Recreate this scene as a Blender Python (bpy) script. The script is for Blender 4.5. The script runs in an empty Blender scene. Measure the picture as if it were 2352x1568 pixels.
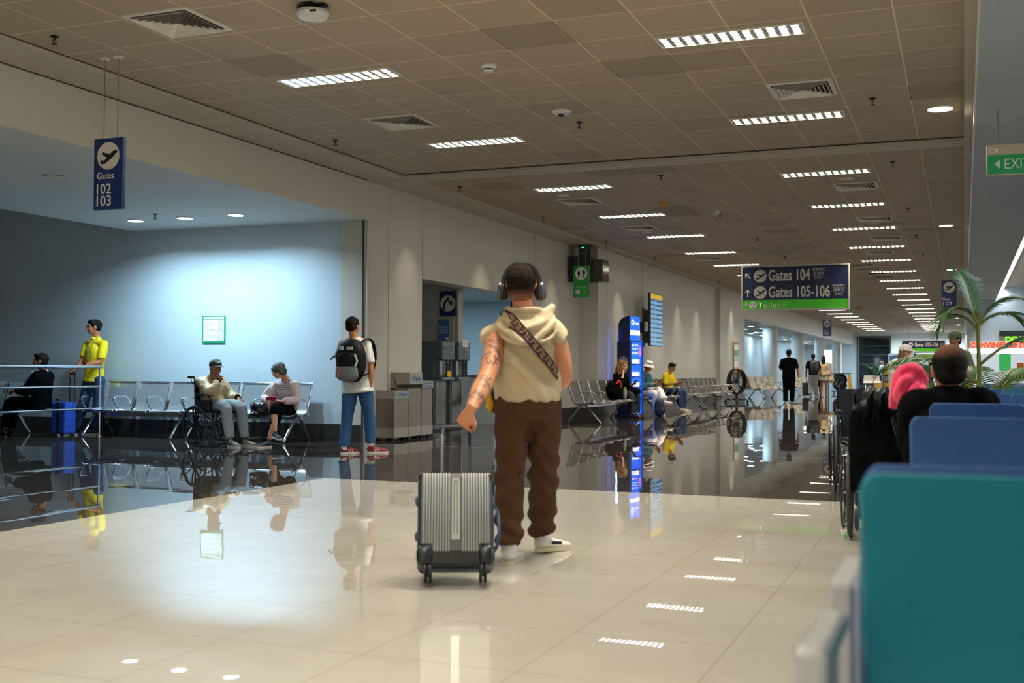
import bpy, math, random
from math import sin, cos, pi, radians, sqrt
from mathutils import Vector, Matrix, noise
V = Vector
random.seed(7)
scene = bpy.context.scene
COL = scene.collection

# ------------------------------------------------------------------ camera
FPX = 2578.0                       # focal length in pixels of the 2352 px wide frame
CAM_H = 1.10
_yaw, _pit, _rol = .3826, .0256, .0041
_f = V((-sin(_yaw)*cos(_pit), cos(_yaw)*cos(_pit), sin(_pit)))
_r = V((cos(_yaw), sin(_yaw), 0)); _u = _r.cross(_f)
CR = _r*cos(_rol) + _u*sin(_rol); CU = -_r*sin(_rol) + _u*cos(_rol)
CAM = V((0, 0, CAM_H))
cd = bpy.data.cameras.new('camera'); cam = bpy.data.objects.new('camera', cd); COL.objects.link(cam)
m = Matrix.Identity(4)
for i in range(3):
    m[i][0] = CR[i]; m[i][1] = CU[i]; m[i][2] = -_f[i]; m[i][3] = CAM[i]
cam.matrix_world = m
cd.sensor_width = 36; cd.lens = 36*FPX/2352; cd.clip_end = 300; cd.clip_start = .05
cd.dof.use_dof = True; cd.dof.focus_distance = 15.0; cd.dof.aperture_fstop = 2.6; cd.dof.aperture_blades = 9
scene.camera = cam

# ------------------------------------------------------------------ world and exposure
w = bpy.data.worlds.new('world'); scene.world = w; w.use_nodes = True
w.node_tree.nodes['Background'].inputs[0].default_value = (1, .95, .88, 1)
w.node_tree.nodes['Background'].inputs[1].default_value = .26
scene.view_settings.view_transform = 'Standard'; scene.view_settings.look = 'None'
scene.view_settings.gamma = 1; scene.view_settings.use_curve_mapping = False
scene.view_settings.exposure = 1.58
cy = scene.cycles
cy.use_denoising = True; cy.max_bounces = 7; cy.diffuse_bounces = 4; cy.glossy_bounces = 4
cy.transmission_bounces = 4; cy.sample_clamp_indirect = 6; cy.use_light_tree = True
cy.use_adaptive_sampling = True; cy.adaptive_threshold = .02
WARM = (1.0, .92, .80); COOL = (.56, .82, 1.0)

# pixel (2352x1568 frame) -> point in the place, on the plane y=Y / z=Z / x=X
def ray(u, v): return CR*((u-1176)/FPX) - CU*((v-784)/FPX) + _f
def at(u, v, Y): d = ray(u, v); return CAM + d*(Y/d.y)
def flo(u, v, Z=0.): d = ray(u, v); return CAM + d*((Z-CAM_H)/d.z)
def atx(u, v, X): d = ray(u, v); return CAM + d*(X/d.x)

# ------------------------------------------------------------------ materials
def srgb(h):
    if isinstance(h, str):
        h = h.lstrip('#'); c = [int(h[i:i+2], 16)/255 for i in (0, 2, 4)]
    else: c = h
    return tuple(((x/12.92) if x <= .04045 else ((x+.055)/1.055)**2.4) for x in c) + (1,)
MAT = {}
def mat(name, col='#808080', rough=.6, metal=0., bump=0., bscale=40., var=0., vscale=8., emit=None, es=0., spec=.5, coat=0., trans=0., sheen=0., stretch=(1, 1, 1), alpha=1.):
    if name in MAT: return MAT[name]
    mt = bpy.data.materials.new(name); mt.use_nodes = True; nt = mt.node_tree; b = nt.nodes['Principled BSDF']
    c = srgb(col)
    b.inputs['Base Color'].default_value = c; b.inputs['Roughness'].default_value = rough
    b.inputs['Metallic'].default_value = metal; b.inputs['Specular IOR Level'].default_value = spec
    b.inputs['Coat Weight'].default_value = coat; b.inputs['Transmission Weight'].default_value = trans
    b.inputs['Sheen Weight'].default_value = sheen; b.inputs['Alpha'].default_value = alpha
    if emit: b.inputs['Emission Color'].default_value = srgb(emit); b.inputs['Emission Strength'].default_value = es
    if var or bump:
        tc = nt.nodes.new('ShaderNodeTexCoord'); mp = nt.nodes.new('ShaderNodeMapping'); mp.inputs['Scale'].default_value = stretch
        nt.links.new(tc.outputs['Object'], mp.inputs['Vector'])
        if var:
            n = nt.nodes.new('ShaderNodeTexNoise'); n.inputs['Scale'].default_value = vscale; n.inputs['Detail'].default_value = 3
            nt.links.new(mp.outputs[0], n.inputs['Vector'])
            mx = nt.nodes.new('ShaderNodeMix'); mx.data_type = 'RGBA'
            mx.inputs[6].default_value = tuple(x*(1-var) for x in c[:3])+(1,); mx.inputs[7].default_value = tuple(min(1, x*(1+var)) for x in c[:3])+(1,)
            nt.links.new(n.outputs['Fac'], mx.inputs[0]); nt.links.new(mx.outputs[2], b.inputs['Base Color'])
        if bump:
            n2 = nt.nodes.new('ShaderNodeTexNoise'); n2.inputs['Scale'].default_value = bscale; n2.inputs['Detail'].default_value = 2
            nt.links.new(mp.outputs[0], n2.inputs['Vector'])
            bp = nt.nodes.new('ShaderNodeBump'); bp.inputs['Strength'].default_value = bump; bp.inputs['Distance'].default_value = .01
            nt.links.new(n2.outputs['Fac'], bp.inputs['Height']); nt.links.new(bp.outputs[0], b.inputs['Normal'])
    MAT[name] = mt
    return mt

def nodes_of(mt): return mt.node_tree.nodes, mt.node_tree.links
def mathn(nt, op, a, b=None, clamp=False):
    n = nt.nodes.new('ShaderNodeMath'); n.operation = op; n.use_clamp = clamp
    for k, x in ((0, a), (1, b)):
        if x is None: continue
        if isinstance(x, (int, float)): n.inputs[k].default_value = x
        else: nt.links.new(x, n.inputs[k])
    return n.outputs[0]
def mixc(nt, fac, a, b):
    n = nt.nodes.new('ShaderNodeMix'); n.data_type = 'RGBA'
    for k, x in ((0, fac), (6, a), (7, b)):
        if isinstance(x, (int, float)): n.inputs[k].default_value = x
        elif isinstance(x, tuple): n.inputs[k].default_value = x
        else: nt.links.new(x, n.inputs[k])
    return n.outputs[2]

# ------------------------------------------------------------------ mesh builder
class MB:
    def __init__(s): s.v = []; s.f = []
    def add(s, vs, fs):
        o = len(s.v); s.v += [tuple(x) for x in vs]; s.f += [tuple(i+o for i in f) for f in fs]; return s
    def box(s, c, d, R=None):
        c = V(c); h = V(d)*.5; vs = []
        for x in (-1, 1):
            for y in (-1, 1):
                for z in (-1, 1):
                    p = V((x*h.x, y*h.y, z*h.z)); vs.append(c + (R @ p if R else p))
        return s.add(vs, [(0, 1, 3, 2), (4, 6, 7, 5), (0, 4, 5, 1), (2, 3, 7, 6), (0, 2, 6, 4), (1, 5, 7, 3)])
    def bb(s, a, b):
        return s.box([(a[i]+b[i])/2 for i in range(3)], [abs(b[i]-a[i]) for i in range(3)])
    def rings(s, rg, closed=False, cap=True):
        n = len(rg[0]); vs = [p for r in rg for p in r]; fs = []
        m_ = len(rg)
        for i in range(m_ if closed else m_-1):
            j = (i+1) % m_
            for k in range(n):
                l = (k+1) % n; fs.append((i*n+k, i*n+l, j*n+l, j*n+k))
        if cap and not closed: fs.append(tuple(range(n-1, -1, -1))); fs.append(tuple((m_-1)*n+k for k in range(n)))
        return s.add(vs, fs)
    def tube(s, pts, r, n=8, closed=False, cap=True, sq=1., up=None):
        pts = [V(p) for p in pts]; m_ = len(pts)
        rr = r if isinstance(r, (list, tuple)) else [r]*m_
        T = []
        for i in range(m_):
            if closed: t = pts[(i+1) % m_]-pts[i-1]
            else: t = pts[min(i+1, m_-1)]-pts[max(i-1, 0)]
            T.append(t.normalized() if t.length > 1e-9 else V((0, 0, 1)))
        a = V(up) if up else (V((0, 0, 1)) if abs(T[0].z) < .9 else V((1, 0, 0)))
        N = (a - T[0]*a.dot(T[0])).normalized(); rg = []
        for i in range(m_):
            N = (N - T[i]*N.dot(T[i]));
            if N.length < 1e-6: N = T[i].orthogonal()
            N.normalize(); B = T[i].cross(N)
            q = rr[i]
            ra, rb = (q if isinstance(q, tuple) else (q, q*sq))
            rg.append([pts[i] + N*(ra*cos(2*pi*k/n)) + B*(rb*sin(2*pi*k/n)) for k in range(n)])
        return s.rings(rg, closed, cap)
    def cyl(s, a, b, r, r2=None, n=14): return s.tube([a, b], [r, r if r2 is None else r2], n)
    def ell(s, c, r, R=None, nu=16, nv=10, fn=None):
        c = V(c); r = (r, r, r) if isinstance(r, (int, float)) else r; rg = []
        vs = []; fs = []
        for j in range(1, nv):
            th = pi*j/nv
            for i in range(nu):
                ph = 2*pi*i/nu; p = V((sin(th)*cos(ph), sin(th)*sin(ph), cos(th)))
                if fn: p = fn(p)
                p = V((p.x*r[0], p.y*r[1], p.z*r[2])); vs.append(c+(R @ p if R else p))
        for sgn in (1, -1):
            p = V((0, 0, sgn));
            if fn: p = fn(p)
            p = V((p.x*r[0], p.y*r[1], p.z*r[2])); vs.append(c+(R @ p if R else p))
        T_ = len(vs)-2
        for j in range(nv-2):
            for i in range(nu):
                k = (i+1) % nu; fs.append((j*nu+i, (j+1)*nu+i, (j+1)*nu+k, j*nu+k))
        for i in range(nu):
            k = (i+1) % nu; fs.append((T_, i, k)); fs.append((T_+1, (nv-2)*nu+k, (nv-2)*nu+i))
        return s.add(vs, fs)
    def prism(s, poly, o, ax, ay, th):
        """poly in the plane (ax, ay) through o, thickness vector th"""
        o = V(o); ax = V(ax); ay = V(ay); th = V(th); n = len(poly)
        a = [o+ax*x+ay*y for x, y in poly]; b = [p+th for p in a]
        return s.add(a+b, [tuple(range(n-1, -1, -1)), tuple(range(n, 2*n))] + [(i, (i+1) % n, n+(i+1) % n, n+i) for i in range(n)])
    def lathe(s, prof, c, R=None, n=20):
        c = V(c); rg = []
        for r, z in prof:
            rg.append([c + ((R @ V((r*cos(2*pi*k/n), r*sin(2*pi*k/n), z))) if R else V((r*cos(2*pi*k/n), r*sin(2*pi*k/n), z))) for k in range(n)])
        return s.rings(rg)
    def ring(s, c, ax, R_, r, n=28, m_=8, sq=1.):
        ax = V(ax).normalized(); a = ax.orthogonal().normalized(); b = ax.cross(a); c = V(c)
        return s.tube([c+(a*cos(2*pi*k/n)+b*sin(2*pi*k/n))*R_ for k in range(n)], r, m_, closed=True, sq=sq, up=ax)
    def mesh(s, name, origin=None):
        me = bpy.data.meshes.new(name)
        vs = s.v if origin is None else [(x-origin[0], y-origin[1], z-origin[2]) for x, y, z in s.v]
        me.from_pydata(vs, [], s.f); me.validate(); me.update()
        return me

def finish(me, smooth=35):
    if smooth:
        me.polygons.foreach_set('use_smooth', [True]*len(me.polygons)); me.update()
        if smooth < 180: me.set_sharp_from_angle(angle=radians(smooth))
    return me
def link(name, me, m_=None, parent=None, smooth=35, bevel=0., loc=None):
    o = bpy.data.objects.new(name, me); COL.objects.link(o)
    if m_ is not None:
        me.materials.clear()
        for x in (m_ if isinstance(m_, (list, tuple)) else [m_]): me.materials.append(x)
    finish(me, smooth)
    if parent: o.parent = parent
    if loc: o.location = loc
    if bevel:
        b = o.modifiers.new('bevel', 'BEVEL'); b.width = bevel; b.segments = 2; b.limit_method = 'ANGLE'; b.angle_limit = radians(40); b.harden_normals = False
    return o
def org(parent):
    if parent is None: return None
    return parent.get('_o', None)
def build(name, mb, m_, parent=None, smooth=35, bevel=0., label=None):
    """world-coordinate builders: the origin of the owning thing is subtracted"""
    o_ = ORG.get(parent.name) if parent is not None else None
    ob = link(name, mb.mesh(name, o_), m_, parent, smooth, bevel)
    if parent is not None: ORG[ob.name] = o_
    if label: ob['label'] = label
    return ob
ORG = {}
K = 1.03                           # the building shell, the lamps and the signs are measured in units of 1.03 m about the camera
KS = [True]
def Q(p):
    return (p[0]*K, p[1]*K, p[2] if p[2] <= .3 else 1.1+(p[2]-1.1)*K) if KS[0] else tuple(p)
def thing(name, loc, label, cat, group=None, rz=0., world=False):
    o = bpy.data.objects.new(name, None); COL.objects.link(o); o.location = Q(loc); o.rotation_euler = (0, 0, rz)
    if KS[0]: o.scale = (K, K, K)
    o.empty_display_size = .1
    o['label'] = label; o['category'] = cat
    if group: o['group'] = group
    if world: ORG[o.name] = tuple(loc)
    return o
def tag(o, label, cat, group=None):
    o['label'] = label; o['category'] = cat
    if group: o['group'] = group
    return o
def struct(name, mb, m_, smooth=0, bevel=0., parent=None):
    mb.v = [Q(v) for v in mb.v]
    o = link(name, mb.mesh(name), m_, parent, smooth, bevel)
    if parent is None: o['kind'] = 'structure'
    return o
def dup(o, loc=None, rz=None, label=None, group=None, parent=None):
    c = o.copy(); COL.objects.link(c)
    if parent is not None: c.parent = parent; c.matrix_parent_inverse = o.matrix_parent_inverse
    if loc is not None: c.location = Q(loc)
    if rz is not None: c.rotation_euler = (0, 0, rz)
    if label: c['label'] = label
    if group: c['group'] = group
    for ch in list(o.children): dup(ch, parent=c)
    return c

TS = bpy.data.scenes.new('workbench')
def evalmesh(o):
    TS.collection.objects.link(o); vl = TS.view_layers[0]; vl.update(); dg = vl.depsgraph
    return bpy.data.meshes.new_from_object(o.evaluated_get(dg))
def fuse(mb, voxel=.01, it=4, amp=0., freq=9., stretch=(1, 1, 1), fac=.5, amp2=0., freq2=30., fn=None):
    """melt overlapping closed shapes into one continuous surface"""
    me = mb.mesh('tmp'); o = bpy.data.objects.new('tmp', me)
    r = o.modifiers.new('r', 'REMESH'); r.mode = 'VOXEL'; r.voxel_size = voxel
    if it: sm = o.modifiers.new('s', 'SMOOTH'); sm.factor = fac; sm.iterations = it
    out = evalmesh(o)
    bpy.data.objects.remove(o); bpy.data.meshes.remove(me)
    if amp or amp2 or fn:
        n_ = len(out.vertices); co = [0.]*(3*n_); nm = [0.]*(3*n_)
        out.vertices.foreach_get('co', co); out.vertex_normals.foreach_get('vector', nm)
        for i in range(0, 3*n_, 3):
            p = V(co[i:i+3]); d = 0
            if amp: d += amp*noise.fractal(V((p.x*freq*stretch[0], p.y*freq*stretch[1], p.z*freq*stretch[2])), 1., 2., 2)
            if amp2: d += amp2*noise.noise(p*freq2)
            if fn: d += fn(p)
            co[i] += nm[i]*d; co[i+1] += nm[i+1]*d; co[i+2] += nm[i+2]*d
        out.vertices.foreach_set('co', co); out.update()
    return out
def fbuild(name, mb, m_, parent, voxel=.01, label=None, **k):
    me = fuse(mb, voxel, **k); o_ = ORG.get(parent.name)
    if o_ is not None: me.transform(Matrix.Translation(-V(o_)))
    me.name = name
    ob = link(name, me, m_, parent, 180)
    ORG[ob.name] = o_
    if label: ob['label'] = label
    return ob

# ------------------------------------------------------------------ lettering
_tc = {}
def text_mesh(s, h, w_=None, bold=0., spacing=1., narrow=None):
    """mesh of the string, centred on its own origin in the xz plane (reads along +x, faces -y)"""
    c = bpy.data.curves.new('t', 'FONT'); c.body = s; c.size = 1; c.offset = bold; c.space_character = spacing; c.resolution_u = 3
    o = bpy.data.objects.new('t', c); me = evalmesh(o); bpy.data.objects.remove(o)
    xs = [v.co.x for v in me.vertices]; ys = [v.co.y for v in me.vertices]
    if not xs: return me
    x0, x1, y0, y1 = min(xs), max(xs), min(ys), max(ys); sy = h/(y1-y0); sx = (w_/(x1-x0)) if w_ else sy*(narrow or 1)
    for v in me.vertices: v.co = V(((v.co.x-(x0+x1)/2)*sx, 0, (v.co.y-(y0+y1)/2)*sy))
    return me
def lettering(s, h, m_, parent, x, z, y, w_=None, bold=0., spacing=1., narrow=None, left=False, name='lettering', back=False, extra=None):
    me = text_mesh(s, h, w_, bold, spacing, narrow)
    if left:
        mn = min(v.co.x for v in me.vertices); x = x-mn
    M_ = Matrix.Translation((x, y, z))
    if extra is not None: M_ = extra @ M_
    me.transform(M_)
    return link(name, me, m_, parent, 0)
def flat(polys, m_, parent, name, y, ox=0., oz=0., sc=1., th=.0015):
    """2-D polygons (x, z) as a thin raised sheet facing -y"""
    mb = MB()
    for p in polys: mb.prism([(a*sc+ox, b*sc+oz) for a, b in p], (0, y, 0), (1, 0, 0), (0, 0, 1), (0, th, 0))
    return link(name, mb.mesh(name), m_, parent, 0)
def circ(cx_, cz_, r, n=32, a0=0, a1=2*pi): return [(cx_+r*cos(a0+(a1-a0)*k/n), cz_+r*sin(a0+(a1-a0)*k/n)) for k in range(n)]
PLANE = [[(-.72, -.42), (-.62, -.25), (-.42, -.38), (-.12, -.14), (-.62, .18), (-.5, .3), (.14, .1), (.46, .34), (.72, .4), (.84, .3), (.7, .14), (.3, -.2), (-.3, -.56), (-.6, -.6)]]
PLANE2 = [[(-.72, -.36), (-.66, -.22), (-.48, -.36), (-.08, -.1), (-.58, .26), (-.44, .36), (.14, .12), (.5, .38), (.74, .44), (.84, .34), (.7, .16), (.3, -.16), (-.34, -.56), (-.6, -.58)]]
def arrow(ang=0.):
    p = [(-.12, -.9), (.12, -.9), (.12, .35), (.5, -.02), (.62, .2), (0, .85), (-.62, .2), (-.5, -.02), (-.12, .35)]
    return [[(x*cos(ang)-y*sin(ang), x*sin(ang)+y*cos(ang)) for x, y in p]]
def person_icon(f=False):
    P_ = [circ(0, .78, .15, 12)]
    if f: P_ += [[(-.18, .58), (.18, .58), (.42, -.1), (.28, -.14), (.16, .2), (.32, -.35), (-.32, -.35), (-.16, .2), (-.28, -.14), (-.42, -.1)], [(-.17, -.35), (-.02, -.35), (-.04, -1), (-.15, -1)], [(.17, -.35), (.02, -.35), (.04, -1), (.15, -1)]]
    else: P_ += [[(-.3, .58), (.3, .58), (.34, -.1), (.22, -.1), (.2, .3), (-.2, .3), (-.22, -.1), (-.34, -.1)], [(-.2, .3), (.2, .3), (.2, -.1), (-.2, -.1)], [(-.2, -.1), (-.02, -.1), (-.03, -1), (-.19, -1)], [(.2, -.1), (.02, -.1), (.03, -1), (.19, -1)]]
    return P_
def shift(P_, dx, dy, s=1.): return [[(x*s+dx, y*s+dy) for x, y in p] for p in P_]
# ------------------------------------------------------------------ setting materials
XL, XR = -8.2, .10          # corridor side planes
ZT, ZS, ZA = 3.96, 3.91, 3.33   # tile ceiling, perimeter strip, alcove soffit
def floor_mat():
    mt = bpy.data.materials.new('polished_floor_tiles'); mt.use_nodes = True; nt = mt.node_tree; b = nt.nodes['Principled BSDF']; L = nt.links.new
    g = nt.nodes.new('ShaderNodeNewGeometry'); sp = nt.nodes.new('ShaderNodeSeparateXYZ'); L(g.outputs['Position'], sp.inputs[0])
    x, y = sp.outputs[0], sp.outputs[1]
    tx = mathn(nt, 'DIVIDE', mathn(nt, 'ADD', x, 1.519), .6424); ty = mathn(nt, 'DIVIDE', mathn(nt, 'SUBTRACT', y, 4.507), .67)
    fx = mathn(nt, 'FRACT', tx); fy = mathn(nt, 'FRACT', ty)
    def near(fr, wd): # 1 near a joint
        d = mathn(nt, 'ABSOLUTE', mathn(nt, 'SUBTRACT', fr, .5)); return mathn(nt, 'GREATER_THAN', d, .5-wd)
    joint = mathn(nt, 'MAXIMUM', near(fx, .0032), near(fy, .0032))
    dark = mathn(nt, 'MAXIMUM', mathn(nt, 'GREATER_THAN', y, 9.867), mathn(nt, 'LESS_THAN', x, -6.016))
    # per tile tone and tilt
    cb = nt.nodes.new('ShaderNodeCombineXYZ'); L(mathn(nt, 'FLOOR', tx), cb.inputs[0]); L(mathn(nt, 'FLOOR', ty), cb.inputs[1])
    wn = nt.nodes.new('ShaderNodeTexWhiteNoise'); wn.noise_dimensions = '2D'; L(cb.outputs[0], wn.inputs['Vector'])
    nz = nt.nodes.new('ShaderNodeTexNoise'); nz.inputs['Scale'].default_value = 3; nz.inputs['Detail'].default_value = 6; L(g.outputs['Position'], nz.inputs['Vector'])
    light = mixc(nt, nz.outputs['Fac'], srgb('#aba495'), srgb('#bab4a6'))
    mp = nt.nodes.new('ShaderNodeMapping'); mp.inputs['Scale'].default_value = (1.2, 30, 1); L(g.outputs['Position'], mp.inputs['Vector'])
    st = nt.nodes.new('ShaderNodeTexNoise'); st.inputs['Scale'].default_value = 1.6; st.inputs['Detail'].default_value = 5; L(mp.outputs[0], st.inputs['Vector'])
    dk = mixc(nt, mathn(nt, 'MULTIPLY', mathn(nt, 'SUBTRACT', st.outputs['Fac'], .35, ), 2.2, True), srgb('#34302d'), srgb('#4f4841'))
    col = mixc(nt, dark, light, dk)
    jc = mixc(nt, dark, srgb('#857863'), srgb('#26221f'))
    col = mixc(nt, mathn(nt, 'MULTIPLY', joint, .8), col, jc)
    # pale movement joint that crosses the hall
    band = mathn(nt, 'MULTIPLY', mathn(nt, 'GREATER_THAN', y, 14.62), mathn(nt, 'LESS_THAN', y, 14.68))
    band = mathn(nt, 'MULTIPLY', band, mathn(nt, 'GREATER_THAN', x, -8.0))
    col = mixc(nt, band, col, srgb('#9a948a'))
    L(col, b.inputs['Base Color'])
    L(mathn(nt, 'ADD', mathn(nt, 'MULTIPLY', nz.outputs['Fac'], .008), .003), b.inputs['Roughness'])
    b.inputs['IOR'].default_value = 1.75; b.inputs['Specular IOR Level'].default_value = .6
    # slight tilt of every tile
    s1 = nt.nodes.new('ShaderNodeVectorMath'); s1.operation = 'SUBTRACT'; L(wn.outputs['Color'], s1.inputs[0]); s1.inputs[1].default_value = (.5, .5, .5)
    s2 = nt.nodes.new('ShaderNodeVectorMath'); s2.operation = 'MULTIPLY'; L(s1.outputs[0], s2.inputs[0]); s2.inputs[1].default_value = (.0025, .0035, 0)
    s3 = nt.nodes.new('ShaderNodeVectorMath'); s3.operation = 'ADD'; L(g.outputs['Normal'], s3.inputs[0]); L(s2.outputs[0], s3.inputs[1])
    s4 = nt.nodes.new('ShaderNodeVectorMath'); s4.operation = 'NORMALIZE'; L(s3.outputs[0], s4.inputs[0])
    n3 = nt.nodes.new('ShaderNodeTexNoise'); n3.inputs['Scale'].default_value = 2.2; n3.inputs['Detail'].default_value = 1; L(g.outputs['Position'], n3.inputs['Vector'])
    bp = nt.nodes.new('ShaderNodeBump'); bp.inputs['Strength'].default_value = .15; bp.inputs['Distance'].default_value = .002
    L(n3.outputs['Fac'], bp.inputs['Height']); L(s4.outputs[0], bp.inputs['Normal']); L(bp.outputs[0], b.inputs['Normal'])
    return mt
def ceil_mat():
    mt = bpy.data.materials.new('ceiling_tiles'); mt.use_nodes = True; nt = mt.node_tree; b = nt.nodes['Principled BSDF']; L = nt.links.new
    g = nt.nodes.new('ShaderNodeNewGeometry'); sp = nt.nodes.new('ShaderNodeSeparateXYZ'); L(g.outputs['Position'], sp.inputs[0])
    tx = mathn(nt, 'DIVIDE', mathn(nt, 'ADD', sp.outputs[0], 4.416*K), .6526*K); ty = mathn(nt, 'DIVIDE', mathn(nt, 'SUBTRACT', sp.outputs[1], 8.578*K), .6526*K)
    def near(fr, wd):
        d = mathn(nt, 'ABSOLUTE', mathn(nt, 'SUBTRACT', mathn(nt, 'FRACT', fr), .5)); return mathn(nt, 'GREATER_THAN', d, .5-wd)
    jt = mathn(nt, 'MAXIMUM', near(tx, .011), near(ty, .011))
    cb = nt.nodes.new('ShaderNodeCombineXYZ'); L(mathn(nt, 'FLOOR', tx), cb.inputs[0]); L(mathn(nt, 'FLOOR', ty), cb.inputs[1])
    wn = nt.nodes.new('ShaderNodeTexWhiteNoise'); wn.noise_dimensions = '2D'; L(cb.outputs[0], wn.inputs['Vector'])
    nz = nt.nodes.new('ShaderNodeTexNoise'); nz.inputs['Scale'].default_value = 1.2; nz.inputs['Detail'].default_value = 5; L(g.outputs['Position'], nz.inputs['Vector'])
    # some tiles are greyer than the others, some soiled
    v = mathn(nt, 'ADD', mathn(nt, 'MULTIPLY', mathn(nt, 'POWER', wn.outputs['Value'], 9.), -.24), 1.)
    v = mathn(nt, 'MULTIPLY', v, mathn(nt, 'ADD', mathn(nt, 'MULTIPLY', nz.outputs['Fac'], .16), .9))
    hs = nt.nodes.new('ShaderNodeVectorMath'); hs.operation = 'SCALE'; hs.inputs[0].default_value = srgb('#ab9c86')[:3]; L(v, hs.inputs['Scale'])
    # the T-bars: pale near the middle, darker gaps where a tile sits badly
    gap = mathn(nt, 'GREATER_THAN', mathn(nt, 'ADD', wn.outputs['Value'], 0.), .965)
    jc = mixc(nt, gap, srgb('#d3c3a8'), srgb('#4a4238'))
    L(mixc(nt, jt, hs.outputs[0], jc), b.inputs['Base Color'])
    b.inputs['Roughness'].default_value = .7; b.inputs['Specular IOR Level'].default_value = .25
    n2 = nt.nodes.new('ShaderNodeTexNoise'); n2.inputs['Scale'].default_value = 260; L(g.outputs['Position'], n2.inputs['Vector'])
    bp = nt.nodes.new('ShaderNodeBump'); bp.inputs['Strength'].default_value = .12; bp.inputs['Distance'].default_value = .004
    L(n2.outputs['Fac'], bp.inputs['Height']); L(bp.outputs[0], b.inputs['Normal'])
    return mt
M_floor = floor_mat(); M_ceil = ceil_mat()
M_wall = mat('painted_wall', '#bfbcb0', .38, var=.03, vscale=2., bump=.05, bscale=5, spec=.4)
M_wallb = mat('painted_alcove_wall', '#b9c8d0', .45, var=.03, vscale=1.5)
M_soff = mat('painted_soffit', '#c9cbc6', .7)
M_trim = mat('painted_ceiling_trim', '#b7ae9b', .6)
M_gap = mat('dark_joint', '#3a352d', .8)
M_base = mat('steel_baseboard', '#565452', .3, .7, var=.1, vscale=3)
M_grey = mat('grey_blue_soffit', '#a4acae', .6)

# ------------------------------------------------------------------ the setting
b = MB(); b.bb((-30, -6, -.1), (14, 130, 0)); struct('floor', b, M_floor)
# perimeter strips and cross beam
b = MB(); b.bb((XL-.1, -5, ZS), (-7.6, 14.62, ZS+.2)); struct('trim_1', b, M_trim)
b = MB(); b.bb((XL-.1, 14.62, ZS), (XR, 15.0, ZS+.2)); b.bb((XL-.1, 14.78, ZS-.012), (XR, 14.84, ZS)); struct('trim_2', b, M_trim)
b = MB(); b.bb((XL-.1, 15.0, ZS), (-7.6, 24.5, ZS+.2)); b.bb((-7.8, 24.5, ZS), (-7.52, 88, ZS+.2)); struct('trim_3', b, M_trim)
b = MB(); b.bb((.02, -5, ZS), (XR+.03, 88, ZS+.05)); struct('trim_4', b, M_trim)
b = MB(); b.bb((XL-.02, 14.655, ZA+.02), (XL+.003, 14.672, ZS)); b.bb((XL-.08, 14.6, 0), (XL-.055, 14.66, ZA)); b.bb((XL+.012, -5, ZS-.012), (XL+.02, 14.6, ZS-.001)); b.bb((-7.62, -5, ZT-.014), (-7.598, 14.6, ZT-.002)); b.bb((-7.6, 14.6, ZT-.014), (XR, 14.618, ZT-.002)); struct('trim_5', b, M_gap)
# alcove
b = MB(); b.bb((-26, 14.65, 0), (XL-.45, 14.9, 5)); struct('wall_alcove_back', b, M_wallb)
b = MB(); b.bb((XL-.45, 14.62, 0), (XL, 14.655, ZA)); struct('wall_alcove_corner', b, M_wall)
b = MB(); b.bb((-12.5, -5, ZA), (XL, 14.65, 4.4)); struct('ceiling_alcove', b, M_soff)
b = MB(); b.bb((-26, -5, 4.7), (-12.5, 14.65, 4.8)); struct('ceiling_alcove_high', b, M_soff)
b = MB(); b.bb((XL-.004, -5, ZA+.002), (XL+.012, 14.66, ZS)); struct('wall_bulkhead', b, M_wall)
b = MB(); b.bb((-26.2, -5, 0), (-26, 14.65, 5)); b.bb((-26, -5.2, 0), (-9, -5, 4.8)); struct('wall_alcove_left_light_block', b, M_wallb)  # unseen; the rear wall is added to block world light from the alcove
b = MB(); b.bb((-26, 14.632, 0), (XL-.45, 14.65, .26)); b.bb((XL-.45, 14.6, 0), (XL-.08, 14.62, .25)); struct('baseboard_alcove', b, M_base)
# corridor left wall, part with the drinking water opening
b = MB(); b.bb((XL-.35, 14.66, 0), (XL, 16.43, 4.3)); b.bb((XL-.35, 16.43, 2.59), (XL, 21.6, 4.3)); b.bb((XL-.35, 21.6, 0), (XL, 24.5, 4.3))
struct('wall_left', b, M_wall)
b = MB()
for y in (15.27, 16.43, 21.6): b.bb((XL, y, 0 if y < 16 else 2.6), (XL+.002, y+.008, ZS))
struct('trim_6', b, M_gap)
b = MB(); b.bb((XL, 14.66, 0), (XL+.01, 16.3, .03)); b.bb((XL, 21.6, 0), (XL+.012, 24.5, .24)); struct('baseboard_left', b, M_base)
# recess behind the opening
b = MB(); b.bb((-13.5, 19.3, 0), (-8.86, 19.5, 2.75)); b.bb((-8.97, 19.29, 0), (-8.962, 19.3, 2.75)); struct('wall_recess_stub', b, M_wall)
b = MB(); b.bb((-20, 28, 0), (XL-.35, 28.2, 2.95)); b.bb((-20.2, 19.5, 0), (-20, 28, 2.95)); b.bb((XL-.36, 24.5, 0), (XL-.3, 28, 2.95)); struct('wall_recess_back', b, M_wallb)
b = MB(); b.bb((-20, 15.0, 2.75), (XL-.35, 19.5, 2.9)); b.bb((-20, 19.5, 2.95), (XL-.35, 28.2, 3.05)); struct('ceiling_recess', b, M_soff)
b = MB(); b.bb((-11.3, 27.98, 0), (-11.27, 28, 2.95)); struct('trim_7', b, M_gap)
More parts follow.
